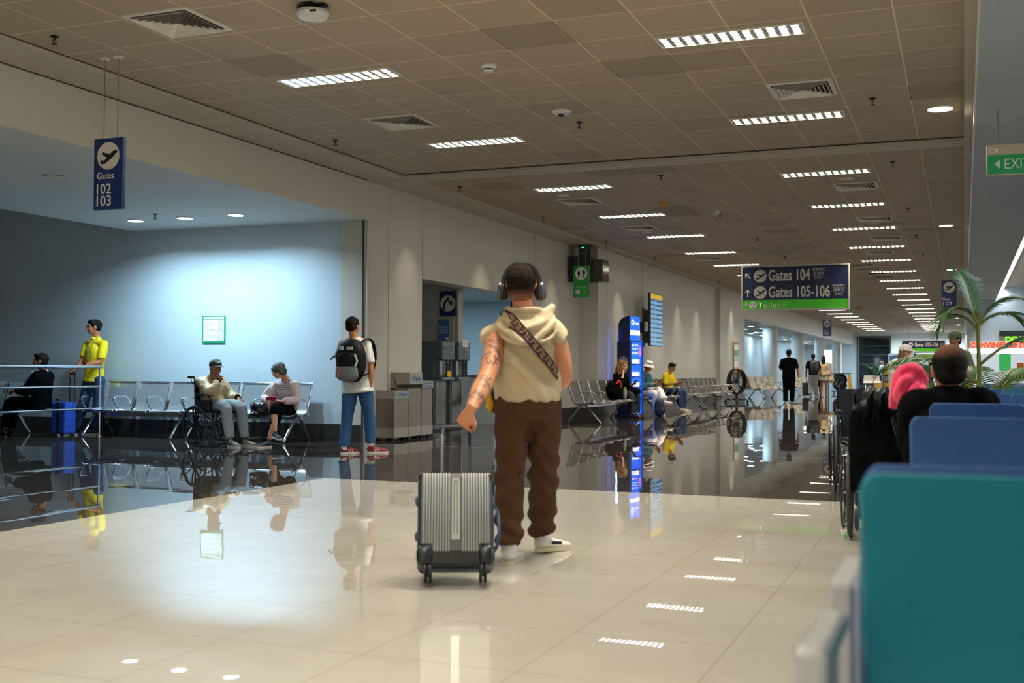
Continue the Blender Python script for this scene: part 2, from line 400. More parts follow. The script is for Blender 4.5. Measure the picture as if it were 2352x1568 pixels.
# step, wall with the flight board
XC, XD = -7.75, -7.6
b = MB(); b.bb((XL-.1, 24.5, 0), (XC, 37.7, 4.3)); struct('wall_left_middle', b, M_wall)
b = MB(); b.bb((XL-.1, 37.7, 0), (XD, 42.2, 4.3)); struct('wall_left_far', b, M_wall)
b = MB()
for y in (25.2, 28.3): b.bb((XC, y, 0), (XC+.002, y+.01, ZS))
struct('trim_8', b, M_gap)
b = MB(); b.bb((XL, 24.48, 0), (XC+.012, 24.5, .25)); b.bb((XC, 24.5, 0), (XC+.015, 37.7, .25)); b.bb((XD, 37.7, 0), (XD+.015, 42.2, .25)); struct('baseboard_left_far', b, M_base)
# far lounge opening: bulkhead, soffit, columns
b = MB(); b.bb((XD-.3, 42.2, 3.08), (XD, 88, 4.3)); struct('wall_bulkhead_far', b, M_wall)
b = MB(); b.bb((-14, 42.2, 3.12), (XD-.3, 88, 3.3)); struct('ceiling_lounge', b, M_soff)
M_lw = mat('lounge_wall', '#9fb2bd', .6)
b = MB(); b.bb((-14, 42.2, 0), (-8.4, 42.4, 3.12)); b.bb((-14.2, 42, 0), (-14, 70, 3.12)); struct('wall_lounge_left', b, M_lw)
b = MB(); b.bb((-11.4, 60, 0), (-11.2, 88, 3.12)); b.bb((-14, 70, 0), (-11.4, 70.2, 3.12)); struct('wall_lounge_side', b, M_wallb)
b = MB(); b.bb((-14, 88, 0), (-7.4, 88.3, 4.3)); struct('wall_lounge_end', b, M_wallb)
M_colm = mat('painted_column', '#cdd3d2', .5)
for y in (51.7, 60.8, 70.8, 80.8):
    b = MB(); b.lathe([(.33, 0), (.33, 3.12)], (-8.17, y, 0), n=32); struct('column', b, M_colm, 60)
# end of the hall: dark glazing, white shop wall
M_dark = mat('night_window_glass', '#06181b', .06, spec=.6)
b = MB(); b.bb((-7.3, 88, 0), (-5.05, 88.1, 3.62)); wn_ = struct('window_1', b, M_dark)
b = MB()
for z in (0.02, 1.0, 1.66, 2.35, 3.0): b.bb((-7.3, 87.93, z), (-5.05, 88, z+.05))
for x in (-7.4, -5.09): b.bb((x, 87.9, 0), (x+.09, 88, 3.65))
b.bb((-7.4, 87.9, 3.6), (-5.0, 88, 3.75)); b.v = [Q(v) for v in b.v]; link('window_frame', b.mesh('window_frame'), mat('dark_mullion', '#4a5658', .4, .5), wn_, 0)
b = MB(); b.bb((-5.05, 88, 0), (.1, 88.3, 4.3)); b.bb((-7.4, 88, 3.62), (-5.05, 88.3, 4.3)); struct('wall_end', b, mat('bright_end_wall', '#d9e4ea', .6))
# right side: boxed beam and the higher seating-hall ceiling
b = MB(); b.bb((XR+.03, -5, 3.78), (1.12, 88, 4.7)); struct('ceiling_beam_right', b, M_grey)
b = MB(); b.bb((XR+.012, -5, 3.785), (XR+.03, 88, ZT+.2)); struct('trim_9', b, mat('cream_fascia', '#d5cdbb', .35))
b = MB(); b.bb((1.12, -5, 4.3), (14, 21, 4.4)); b.bb((1.12, 20.9, 4.15), (14, 21.1, 4.4)); struct('ceiling_right_near', b, M_grey)
M_cr = mat('cream_right_ceiling', '#c4b79f', .6)
b = MB(); b.bb((1.12, 21.1, 4.25), (14, 56, 4.35)); struct('ceiling_right_far', b, M_cr)
b = MB()
for y in (24, 28, 32, 37, 43, 50): b.bb((1.12, y, 4.235), (14, y+.05, 4.25))
struct('trim_10', b, mat('pale_ceiling_joint', '#d5cbb6', .6))
# ------------------------------------------------------------------ lamps and ceiling fittings
M_reflect = mat('louvre_reflector', '#dfe4e4', .22, .75)
M_white = mat('white_enamel', '#d8d3c6', .45)
M_lens = mat('downlight_lens', '#ffffff', .3, emit='#eef6ff', es=9.)
MAT['downlight_lens'].cycles.emission_sampling = 'NONE'
def area(name, loc, sx, sy, power, col, parent=None, spread=180, rot=(0, 0, 0), shape='RECTANGLE'):
    l = bpy.data.lights.new(name, 'AREA'); l.shape = shape; l.size = sx; l.size_y = sy; l.energy = power; l.color = col; l.spread = radians(spread)
    o = bpy.data.objects.new(name, l); COL.objects.link(o); o.location = loc if parent else Q(loc); o.rotation_euler = rot
    if parent: o.parent = parent
    return o
TL, TW = 1.25, .29
def make_troffer(power, label, col=WARM):
    t = thing('ceiling_light', (0, 0, 0), label, 'ceiling light', 'louvred strip lights in the tile ceiling')
    f = MB(); x, y = TL/2, TW/2
    for s in (-1, 1):
        f.box((0, s*(y-.006), -.004), (TL, .012, .012)); f.box((s*(x-.006), 0, -.004), (.012, TW-.024, .012))
    build('frame', f, M_white, t, 0)
    h = MB()
    prof = [(-y+.012, 0), (-y+.012, -.002), (-.02, -.002)]
    lv = MB(); n = 12
    for i in range(n+1):           # wedge shaped cross blades, wide at the bottom
        cx_ = -x+.02 + (TL-.04)*i/n
        for s in (-1, 1):
            lv.prism([(-.022, -.006), (.022, -.006), (.004, .05), (-.004, .05)], (cx_, s*.008, 0), (1, 0, 0), (0, 0, 1), (0, s*(y-.02), 0))
    lv.prism([(-.014, -.006), (.014, -.006), (.003, .05), (-.003, .05)], (-x+.012, 0, 0), (0, 1, 0), (0, 0, 1), (TL-.024, 0, 0))
    build('louvre', lv, M_reflect, t, 0)
    hs = MB()
    for s in (-1, 1): hs.bb((-x+.006, s*y-.003, -.001), (x-.006, s*y+.003, .075)); hs.bb((s*x-.003, -y, -.001), (s*x+.003, y, .075))
    hs.bb((-x, -y, .075), (x, y, .085)); build('housing', hs, M_white, t, 0)
    area('lamp', (0, 0, .07), TL-.06, TW-.05, power, col, t, 118)
    return t
ys = [9.5, 12.83, 16.6, 19.95, 23.3, 26.85, 30.2] + [30.2+3.4*k for k in range(1, 16)]
tr0 = None
PW = 58.
rows_ = ['nearest', 'second', 'third', 'fourth', 'fifth', 'sixth', 'seventh', 'eighth', 'ninth', 'tenth', 'eleventh', 'twelfth']
cuts = []
for i, y in enumerate([-3.7, -.4, 2.9, 6.2]+ys):
    for cx_, side in ((-5.665, 'left'), (-1.835, 'right')):
        k = i-4
        if k < 0: lb = 'louvred strip light outside the frame, %s row' % side
        elif k < len(rows_): lb = '%s strip light of the %s row in the tiled ceiling' % (rows_[k], side)
        else: lb = 'small distant strip light in the %s row of the tiled ceiling' % side
        if tr0 is None: t = make_troffer(PW, lb); tr0 = t
        else: t = dup(tr0, label=lb)
        t.location = Q((cx_, y, ZT-.003)); cuts.append((cx_, y))
# cut the tile ceiling open over the fittings: rebuild both sheets as strips
def sheet(name, x0, x1, y0, y1):
    b = MB(); xs = [x0, -5.665-TL/2, -5.665+TL/2, -1.835-TL/2, -1.835+TL/2, x1]
    ysb = sorted(set(y for _, y in cuts if y0 < y < y1)); yy = [y0]
    for y in ysb: yy += [y-TW/2, y+TW/2]
    yy.append(y1)
    for j in range(len(yy)-1):
        for i in range(5):
            if j % 2 and i in (1, 3): continue
            b.bb((xs[i], yy[j], ZT), (xs[i+1], yy[j+1], ZT+.02))
    return struct(name, b, M_ceil)
sheet('ceiling_near', -7.62, XR, -5, 14.64); sheet('ceiling_far', -7.62, XR, 14.98, 88)
b = MB(); b.bb((-8.4, -5, 4.25), (XR, 88.2, 4.3)); struct('ceiling_slab', b, M_gap)

def make_downlight(r, power, label, col, group, spread=120):
    t = thing('downlight', (0, 0, 0), label, 'downlight', group)
    f = MB(); f.ring((0, 0, -.002), (0, 0, 1), r+.012, .012, 24, 6, .5); build('trim_ring', f, M_white, t, 60)
    l = MB(); l.lathe([(r, -.004), (r*.9, -.007), (.001, -.008)], (0, 0, 0), n=24); build('lens', l, M_lens, t, 60)
    a = area('lamp', (0, 0, -.02), r*1.9, r*1.9, power, col, t, spread, shape='DISK')
    return t
d0 = make_downlight(.105, 20, 'left one of three downlights in the alcove soffit', COOL, 'alcove downlights', 150); d0.location = Q((-11.54, 13.5, ZA-.002))
for x, lb in ((-10.64, 'middle one of three downlights in the alcove soffit'), (-9.74, 'right one of three downlights in the alcove soffit, nearest the corner')):
    dup(d0, (x, 13.5, ZA-.002), label=lb)
for x in (-9.6, -10.9, -12.0): dup(d0, (x, 8.2 if x < -11 else 7.2, ZA-.002), label='alcove downlight left of the frame, not seen')
b = MB(); b.lathe([(.13, 0), (.13, .01), (.11, .02), (.001, .021)], Q((-9.78, 10.07, ZA-.02)), n=24)
tag(build('speaker_cover', b, M_white), 'round white flush cover in the alcove soffit left of the gates 102 sign', 'ceiling speaker')
d1 = make_downlight(.12, 16, 'large round downlight by the right edge of the tiled ceiling, nearest', (1, .93, .8), 'downlights by the right edge', 150); d1.location = Q((-.22, 12.96, ZT-.002))
for y, lb in ((23.4, 'second downlight along the right edge of the tiled ceiling'), (33.5, 'third downlight along the right edge, above the gate 107 sign'), (53.8, 'distant downlight below the gate 107 sign, first of three'), (63.8, 'distant downlight below the gate 107 sign, second of three'), (73.3, 'distant downlight below the gate 107 sign, third of three')):
    dup(d1, (-.3, y, ZT-.002), label=lb)
# added spots above the left wall, no such fittings seen: they throw the scallops
M_slot = mat('added_spot_lens', '#b9ad98', .4)
def washer(x, y, z, pw, lb, col=(1, .86, .66)):
    t = thing('added_wall_spot', (x, y, z), lb, 'wall washer', 'unseen spots added to throw scallops on the left wall')
    b = MB(); b.lathe([(.022, .0), (.022, -.004), (.001, -.005)], (0, 0, 0), n=12); build('lens', b, M_slot, t, 60)
    l = bpy.data.lights.new('lamp', 'SPOT'); l.energy = pw; l.color = col; l.spot_size = radians(66); l.spot_blend = 1.; l.shadow_soft_size = .03
    o = bpy.data.objects.new('lamp', l); COL.objects.link(o); o.parent = t; o.location = (0, 0, -.02)
    return t
for y, lb in ((15.9, 'unseen spot added above the wall left of the drinking water opening'), (18.8, 'unseen spot added above the drinking water opening'), (22.6, 'unseen spot added above the wall just before the toilet sign')):
    washer(-7.7, y, ZS-.002, 34, lb)
for y, lb in ((26.1, 'unseen spot added over the blue charging kiosk'), (29.6, 'unseen spot added over the flight board'), (32.2, 'unseen spot added past the flight board'), (34.7, 'unseen spot added over the dark bench row'), (39.6, 'unseen spot added over the wall with the poster')):
    washer(-7.2, y, ZT-.004, 62, lb)

# lounge downlights far away
i = 0
pos = [(-8.9, 46), (-8.87, 50.8), (-8.82, 53.5), (-9.7, 53.9), (-9.9, 58.2), (-9.8, 59), (-10.5, 60.2), (-10.6, 64), (-9.76, 66.8), (-10.5, 72.3), (-9.85, 70.5), (-9.7, 75.8), (-9.64, 78), (-10.4, 81.6), (-10.5, 84.3)]
dl = make_downlight(.14, 17, 'round downlight in the far lounge soffit between the columns', COOL, 'downlights of the far lounge', 180)
for k, (x, y) in enumerate(pos):
    if k == 0: dl.location = Q((x, y, 3.115))
    else: dup(dl, (x, y, 3.115))
area('recess_lamp', (-13, 23.5, 2.93), 3, .3, 110, COOL)
tag(bpy.data.objects['recess_lamp'], 'cool strip lamp in the ceiling of the blue recess', 'lamp')
# linear light of the right hall
t = thing('linear_light', (1.3, 38, 4.18), 'long linear light along the boxed beam over the seats', 'ceiling light')
f = MB(); f.box((0, 0, .02), (.2, 30.6, .05)); f.box((0, -15.4, .0), (.3, .25, .1)); build('housing', f, M_white, t, 0)
l = MB()
for k in range(10): l.box((0, -15.15+1.5+3*k, -.01), (.15, 2.9, .02))
build('diffuser', l, mat('linear_diffuser', '#ffffff', .4, emit='#eef4ff', es=1.3), t, 0)
area('lamp', (0, 0, -.03), .15, 30, 150, (.9, .95, 1), t, 160)
area('shop_lamp', (-2, 84, 3.6), 4, 3, 500, (.85, .95, 1)); tag(bpy.data.objects['shop_lamp'], 'bright shop ceiling lamp at the end of the hall', 'lamp')
area('hall_lamp', (6, 8, 4.25), 6, .4, 150, (.8, .9, 1)); tag(bpy.data.objects['hall_lamp'], 'strip lamp over the seating hall on the right, outside the frame', 'lamp')
area('hall_lamp.001', (6, 16, 4.25), 6, .4, 150, (.8, .9, 1)); tag(bpy.data.objects['hall_lamp.001'], 'second strip lamp over the seating hall on the right, outside the frame', 'lamp')

# vents: square louvred diffusers, nested square cones
def make_vent(label):
    t = thing('air_vent', (0, 0, 0), label, 'ceiling vent', 'square air diffusers in the tiled ceiling')
    a = .315; fr = MB()
    for s in (-1, 1): fr.box((s*(a-.02), 0, -.004), (.04, 2*a, .012)); fr.box((0, s*(a-.02), -.004), (2*a-.08, .04, .012))
    build('frame', fr, M_white, t, 0)
    bk = MB(); bk.box((0, 0, -.0005), (2*a-.08, 2*a-.08, .001)); build('backing', bk, M_gap, t, 0)
    sl = MB()
    for k in range(6):
        r = a-.045-k*.043; q = r-.027
        vs = [(-r, -r, -.03), (r, -r, -.03), (r, r, -.03), (-r, r, -.03), (-q, -q, -.003), (q, -q, -.003), (q, q, -.003), (-q, q, -.003)]
        sl.add(vs, [(i_, (i_+1) % 4, 4+(i_+1) % 4, 4+i_) for i_ in range(4)] + [(4+i_, 4+(i_+1) % 4, (i_+1) % 4, i_) for i_ in range(4)])
    build('slat', sl, M_white, t, 0)
    return t
vents = [(-6.0, 7.5, 'square air vent nearest the top left corner of the photo'), (-6.0, 11.48, 'square air vent between the first and second left strip lights'), (-1.5, 11.58, 'square air vent between the first and second right strip lights'),
         (-1.52, 17.95, 'square air vent right after the third right strip light'), (-6.0, 17.95, 'square air vent right after the third left strip light'), (-6.0, 21.75, 'square air vent before the fifth left strip light'),
         (-1.52, 21.95, 'square air vent before the fifth right strip light'), (-1.52, 25.2, 'square air vent before the sixth right strip light'), (-1.85, 28.2, 'square air vent before the seventh right strip light'), (-6.0, 28.3, 'square air vent high above the flight board')]
v0 = make_vent(vents[0][2]); v0.location = Q((vents[0][0], vents[0][1], ZT-.002))
for x, y, lb in vents[1:]: dup(v0, (x, y, ZT-.002), label=lb)
# sprinklers
M_dk = mat('dark_metal', '#33302b', .4, .6)
def make_sprinkler(label):
    t = thing('sprinkler', (0, 0, 0), label, 'sprinkler', 'sprinkler heads in the ceiling')
    b = MB(); b.lathe([(.035, 0), (.04, -.006), (.03, -.012), (.012, -.014)], (0, 0, 0), n=14); build('rosette', b, M_dk, t)
    c = MB(); c.cyl((0, 0, -.01), (0, 0, -.035), .01, n=8); c.tube([(0, -.014, -.03), (0, -.02, -.05), (0, -.004, -.07)], .004, 6); c.tube([(0, .014, -.03), (0, .02, -.05), (0, .004, -.07)], .004, 6); c.cyl((0, 0, -.068), (0, 0, -.073), .026, n=12)
    build('head', c, M_dk, t)
    return t
sp = [(-7.25, 7.43, 'left above the gates 102 sign'), (-7.26, 12.11, 'near the left ceiling edge before the cross beam'), (-4.09, 12.21, 'in mid ceiling before the cross beam'), (-.87, 12.23, 'beside the big round downlight'), (-7.27, 15.86, 'just past the cross beam, left'), (-4.09, 15.97, 'just past the cross beam, middle'), (-.88, 16.05, 'just past the cross beam, right'),
      (-7.27, 19.6, 'near the left edge, above the water opening'), (-4.1, 20.3, 'near the yellow cone detector'), (-.89, 20.73, 'right of the fourth strip light'), (-7.27, 23.6, 'above the toilet sign'), (-4.1, 24.3, 'mid ceiling above the gates board'), (-.9, 24.9, 'right of the sixth strip light'), (-7.2, 27.5, 'above the flight board'), (-4.1, 28.3, 'far mid ceiling'), (-.9, 29, 'far right of the ceiling'), (-7.2, 31.5, 'above the long dark bench row'), (-4.1, 32.4, 'far mid ceiling behind the gates board'), (-7.2, 35.5, 'above the far wall end'), (-3.5, 5.9, 'close to the top edge of the photo')]
s0 = make_sprinkler('ceiling sprinkler head '+sp[0][2]); s0.location = Q((sp[0][0], sp[0][1], ZT-.001))
for x, y, lb in sp[1:]: dup(s0, (x, y, ZT-.001), label='ceiling sprinkler head '+lb)
dup(s0, (-10.8, 13.04, ZA-.001), label='sprinkler head in the alcove soffit between its downlights')
dup(s0, (2.1, 19.2, 4.299), label='sprinkler head in the higher ceiling right of the boxed beam')
for y, x in ((31.4, -2.5), (32.6, -2.42), (34.2, -2.3), (35.6, -2.22)):
    b = MB(); b.box((0, 0, -.004), (.5, .26, .01)); t = thing('slot_vent', (x, y, ZT-.002), 'dark open slot in the far tiled ceiling, one of a staggered row of four', 'ceiling vent', 'dark staggered ceiling slots'); build('opening', b, M_dk, t, 0)
    b = MB(); b.box((0, .16, -.02), (.52, .05, .035)); build('flap', b, M_white, t, 0)
# detectors
def detector(name, x, y, prof, m_, label, z=ZT, extra=None, cat='smoke detector'):
    t = thing(name, (x, y, z), label, cat)
    b = MB(); b.lathe(prof, (0, 0, 0), n=28); build('body', b, m_, t, 40)
    if extra: extra(t)
    return t
def ex1(t):
    b = MB(); b.box((0, 0, -.012), (.24, .07, .02)); b.box((0, 0, -.012), (.09, .2, .02)); b.cyl((0, 0, 0), (0, 0, -.05), .06); build('bracket', b, M_dk, t)
    c = MB(); c.box((.07, -.11, -.083), (.05, .02, .012)); build('slot', c, M_dk, t)
detector('wireless_access_point', -4.73, 7.53, [(.05, -.04), (.125, -.05), (.13, -.075), (.11, -.1), (.04, -.112), (.001, -.113)], mat('white_plastic', '#cfd0cb', .35), 'round white ceiling unit on a dark bracket near the top edge', extra=ex1, cat='ceiling unit')
def ex2(t):
    b = MB(); b.cyl((0, 0, -.045), (0, 0, -.055), .052, n=16); build('sensor_slot', b, M_dk, t)
    c = MB(); c.lathe([(.05, -.055), (.046, -.068), (.03, -.074), (.001, -.075)], (0, 0, 0)); build('cap', c, MAT['white_plastic'], t)
detector('smoke_detector', -4.11, 9.6, [(.075, 0), (.078, -.02), (.06, -.045), (.001, -.046)], MAT['white_plastic'], 'small white smoke detector between the two nearest strip lights', extra=ex2)
def ex3(t):
    b = MB(); b.ell((0, 0, -.045), (.035, .035, .03)); build('lens', b, mat('black_glass', '#0c0e10', .05), t)
detector('dome_camera', -4.09, 11.59, [(.1, 0), (.108, -.015), (.095, -.035), (.04, -.045), (.001, -.046)], MAT['white_plastic'], 'flat white dome camera with a dark lens in mid ceiling', extra=ex3, cat='camera')
detector('cone_detector', -4.72, 18.6, [(.09, 0), (.09, -.02), (.02, -.085), (.001, -.09)], mat('ochre_plastic', '#b98b3d', .5), 'ochre yellow cone shaped detector in the far tiled ceiling')
detector('cone_detector', -4.3, 52, [(.16, 0), (.16, -.03), (.03, -.15), (.001, -.16)], MAT['ochre_plastic'], 'small distant ochre cone detector near the end of the hall')
detector('smoke_detector', -4.1, 19.95, [(.06, 0), (.06, -.05), (.05, -.06), (.001, -.061)], MAT['white_plastic'], 'small square-looking white detector beside a sprinkler in mid ceiling')
for x, y, lb in ((-1.6, 17.2, 'thin round speaker ring by the third right strip light'), (-6.05, 17.25, 'thin round speaker ring by the third left strip light'), (-1.6, 22.6, 'thin round speaker ring by the fifth right strip light'), (-6.05, 22.45, 'thin round speaker ring by the fifth left strip light')):
    b = MB(); b.lathe([(.11, 0), (.11, -.012), (.095, -.014), (.001, -.012)], Q((x, y, ZT)), n=24); tag(build('ceiling_speaker', b, M_white), lb, 'ceiling speaker')
# ------------------------------------------------------------------ hanging signs
M_navy = mat('navy_sign_panel', '#0d2a63', .45); M_navy2 = mat('dark_navy_sign_panel', '#071c44', .45)
M_green = mat('green_sign_panel', '#1c8e2c', .5); M_lime = mat('lime_sign_panel', '#43b81d', .5, emit='#3fae18', es=.03)
M_lett = mat('pale_lettering', '#d8d2c4', .5); M_lettw = mat('white_lettering', '#eeeae0', .5); M_blk = mat('black_print', '#10140f', .5)
M_navyp = mat('navy_print', '#0b2350', .5); M_frame = mat('sign_frame', '#b9b5aa', .35, .4); M_wire = mat('steel_rod', '#8c877c', .4, .7)
def sign(name, x, y, z, w_, h_, th, panel, label, rz=0., zc=ZT, rods=None, frame=None, cat='sign', plates=True):
    t = thing(name, (x, y, z), label, cat, rz=rz)
    b = MB(); b.box((0, 0, 0), (w_, th, h_)); build('panel', b, panel, t, 0)
    if frame:
        f = MB(); k = frame
        for s in (-1, 1): f.box((s*(w_/2+k/2), 0, 0), (k, th+.02, h_+2*k)); f.box((0, 0, s*(h_/2+k/2)), (w_, th+.02, k))
        build('frame', f, M_frame, t, 0)
    if rods:
        for r in rods:
            c = MB(); c.cyl((r, 0, h_/2), (r, 0, zc-z), .004, n=6); build('rod', c, M_wire, t)
            if plates: c = MB(); c.cyl((r, 0, zc-z-.012), (r, 0, zc-z), .045, n=18); build('ceiling_rose', c, M_white, t)
    return t
def gate_sign(x, y, z, w_, h_, lines, label, rods, two=False):
    th = .04; t = sign('gate_sign', x, y, z, w_, h_, th, M_navy, label, rods=rods); f = -th/2
    r = w_*.385; cz = h_/2-r-w_*.11
    flat([circ(0, cz, r, 40)], M_lett, t, 'round_field', f-.0015)
    flat(shift(PLANE, 0, cz, r), M_blk, t, 'plane_symbol', f-.003)
    flat(shift(PLANE, 0, cz, r), M_blk, t, 'plane_symbol', th/2+.001)
    for s, zz, hh, ww, lx in lines: lettering(s, hh, M_lettw, t, lx, zz, f-.002, w_=ww, bold=.01)
    return t
gate_sign(-7.265, 8.14, 2.885, .33, .655, [('Gates', -.015, .062, .19, -.03), ('102', -.137, .098, .165, -.045), ('103', -.247, .098, .165, -.045)], 'tall navy hanging sign with a plane and Gates 102 103', (-.07, .085))
gate_sign(-.305, 28, 2.91, .325, .64, [('Gate', -.11, .06, .17, -.06), ('107', -.22, .085, .2, -.03)], 'tall navy hanging sign with a plane and Gate 107, right side', (-.06, .09))
gate_sign(-5.35, 49, 2.95, .36, .7, [('Gate', -.13, .06, .17, -.06), ('104', -.24, .085, .2, -.03)], 'small distant navy hanging sign with a plane and Gate 104', (-.06, .09))
# toilet sign
t = sign('toilet_sign', -7.28, 21.9, 2.925, .34, .65, .03, M_green, 'tall green hanging Toilet sign beside the black box', rods=(-.07, .09))
flat([circ(0, .165, .13, 36)], M_lettw, t, 'round_field', -.0165)
flat(shift(person_icon(True), -.052, .165, .088)+shift(person_icon(), .055, .165, .088)+[[(-.003, .07), (.003, .07), (.003, .26), (-.003, .26)]], M_blk, t, 'pictogram', -.018)
lettering('Toilet', .052, M_lettw, t, 0, -.115, -.017, w_=.24, spacing=1.15)
flat([circ(-.075, -.21, .05, 24)], M_lettw, t, 'wheelchair_field', -.0165)
flat([circ(-.078, -.182, .009, 8), [(-.084, -.19), (-.074, -.19), (-.072, -.215), (-.055, -.215), (-.045, -.235), (-.052, -.238), (-.062, -.222), (-.082, -.222)]]+[circ(-.08, -.222, .024, 16, pi*.75, pi*1.95)+circ(-.08, -.222, .018, 16, pi*1.95, pi*.75)], M_blk, t, 'wheelchair_symbol', -.018)
lettering('화장실', .02, M_lettw, t, .07, -.2, -.017); lettering('洗手間', .02, M_lettw, t, .07, -.225, -.017)
# big board
W_, H_ = 2.42, 1.0
t = sign('direction_board', -3.685, 27, 3.075, W_, H_, .12, M_navy2, 'wide hanging direction board reading Gates 104, Gates 105-106 and Toilet', rods=(-.95, .92), frame=.035, plates=False)
fy_ = -.0615
flat([[(-W_/2, -H_/2), (W_/2, -H_/2), (W_/2, -H_/2+.215), (-W_/2, -H_/2+.215)]], M_lime, t, 'green_band', fy_)
def bx(px): return (px-58)/(2275-58)*W_-W_/2
def bz(py): return H_/2-(py-92)/(1000-92)*H_
k_ = W_/2217
for cyp, tx_, wid in ((285, 'Gates 104', (615, 1500)), (642, 'Gates 105-106', (615, 1912))):
    flat([circ(bx(438), bz(cyp), 139*k_, 44)], M_lett, t, 'round_field', fy_-.001)
    flat(shift(PLANE2, bx(438), bz(cyp), 136*k_), M_navyp, t, 'plane_symbol', fy_-.003)
    a, b_ = wid; lettering(tx_, 252*k_, M_lett, t, bx((a+b_)/2), bz(cyp-10), fy_-.002, w_=(b_-a)*k_, bold=.022)
    x0 = 1670 if cyp < 400 else 2090
    for s, dy, hh, ww in (('登機閘口', -118, 50, 255), ('搭乗口', -30, 54, 215), ('탑승구', 62, 58, 165)): lettering(s, hh*k_, M_lett, t, bx(x0), bz(cyp+dy), fy_-.002, w_=ww*k_)
    flat([[(bx(x0-132), bz(cyp+yy)), (bx(x0+132), bz(cyp+yy)), (bx(x0+132), bz(cyp+yy)+.004), (bx(x0-132), bz(cyp+yy)+.004)] for yy in (-72, 18)], M_lett, t, 'rule', fy_-.002)
flat(shift(arrow(radians(47)), bx(168), bz(280), 92*k_), M_lett, t, 'arrow', fy_-.002)
flat(shift(arrow(0), bx(166), bz(650), 98*k_), M_lett, t, 'arrow', fy_-.002)
flat(shift(arrow(0), bx(130), bz(914), 62*k_), M_lettw, t, 'arrow', fy_-.003)
flat([circ(bx(282), bz(914), 80*k_, 36)], M_lettw, t, 'round_field', fy_-.003)
flat(shift(person_icon(True), bx(258), bz(888), 36*k_)+shift(person_icon(), bx(306), bz(888), 36*k_)+[circ(bx(275), bz(965), 14*k_, 12)], M_blk, t, 'pictogram', fy_-.005)
lettering('Toilet', 110*k_, M_lettw, t, bx(622), bz(915), fy_-.003, w_=470*k_, spacing=1.15, bold=.012)
for s, yy in (('洗手間', 870), ('お手洗い', 908), ('화장실', 946)): lettering(s, 24*k_, M_lettw, t, bx(968), bz(yy), fy_-.003)
# far board
t = sign('direction_board', -1.62, 52, 1.1+(854-795)*49/2578, 1.72, .44, .1, M_navy2, 'distant hanging board reading Gates 105-106 over a green strip', rods=(-.6, .6), frame=.03, plates=False)
flat([[(-.86, -.22), (.86, -.22), (.86, -.09), (-.86, -.09)]], M_lime, t, 'green_band', -.052)
flat([circ(-.52, .06, .1, 28)], M_lett, t, 'round_field', -.052); flat(shift(PLANE, -.52, .06, .1), M_navyp, t, 'plane_symbol', -.054)
flat(shift(arrow(radians(47)), -.73, .06, .08), M_lett, t, 'arrow', -.052)
lettering('Gates 105-106', .17, M_lett, t, .12, .06, -.053, w_=.98, bold=.02); lettering('登機閘口', .045, M_lett, t, .76, .11, -.053, w_=.14); lettering('搭乗口', .045, M_lett, t, .76, .06, -.053, w_=.14); lettering('탑승구', .045, M_lett, t, .76, .005, -.053, w_=.14)
# exit sign
t = sign('exit_sign', .54, 12.5, 3.27, .62, .31, .09, mat('beige_sign_box', '#b7a888', .5), 'green EXIT sign with a left arrow under the grey beam')
b = MB(); b.box((-.2, 0, .33), (.02, .02, .36)); b.box((.2, 0, .33), (.02, .02, .36)); build('bracket', b, M_wire, t)
flat([[(-.3, -.145), (.3, -.145), (.3, .05), (-.3, .05)]], mat('exit_green', '#0e7f45', .5, emit='#0c8a48', es=.05), t, 'green_face', -.0465)
flat([[(-.235, -.045), (-.185, .005), (-.185, -.095)]], M_lett, t, 'arrow', -.048)
lettering('EXIT', .105, M_lett, t, -.02, -.045, -.048, w_=.24); flat([[(.14, -.1), (.24, -.1), (.24, .02), (.14, .02)]], M_lett, t, 'running_figure_field', -.048)
flat([[(-.29, .075), (-.2, .075), (-.2, .12), (-.29, .12)]], M_lett, t, 'sticker', -.048); flat([[(-.28, .085), (-.235, .085), (-.235, .09), (-.28, .09)], [(-.28, .1), (-.225, .1), (-.225, .105), (-.28, .105)]], M_blk, t, 'print', -.05)

# ------------------------------------------------------------------ wall notices
t = thing('evacuation_plan', (-10.955, 14.64, 1.72), 'white evacuation plan in a green frame on the blue alcove wall', 'notice')
b = MB(); b.box((0, 0, 0), (.43, .012, .43)); build('board', b, mat('plan_green', '#149067', .4), t, 0)
M_paper = mat('printed_paper', '#dfe9ea', .4)
flat([[(-.195, -.18), (.195, -.18), (.195, .155), (-.195, .155)], [(-.195, .165), (.195, .165), (.195, .2), (-.195, .2)]], M_paper, t, 'sheet', -.0075)
lettering('EVACUATION AND RESCUE PLAN', .018, mat('grey_print', '#8fa6ab', .5), t, 0, .182, -.009, w_=.36)
flat([[(-.07, -.005), (.03, -.005), (.03, 0), (-.07, 0)], [(-.07, .09), (.03, .09), (.03, .095), (-.07, .095)], [(-.075, -.005), (-.07, -.005), (-.07, .095), (-.075, .095)], [(-.13, -.03), (-.125, -.03), (-.125, .12), (-.13, .12)], [(-.11, -.06), (-.107, -.06), (-.107, .13), (-.11, .13)], [(-.16, -.1), (.03, -.1), (.03, -.097), (-.16, -.097)], [(-.16, -.13), (.0, -.13), (.0, -.128), (-.16, -.128)], [(-.16, .11), (.05, .11), (.05, .112), (-.16, .112)]], mat('plan_lines', '#5f7078', .5), t, 'floor_plan', -.009)
def fr(x0, z0, x1, z1, k=.004): return [[(x0, z0), (x1, z0), (x1, z0+k), (x0, z0+k)], [(x0, z1-k), (x1, z1-k), (x1, z1), (x0, z1)], [(x0, z0), (x0+k, z0), (x0+k, z1), (x0, z1)], [(x1-k, z0), (x1, z0), (x1, z1), (x1-k, z1)]]
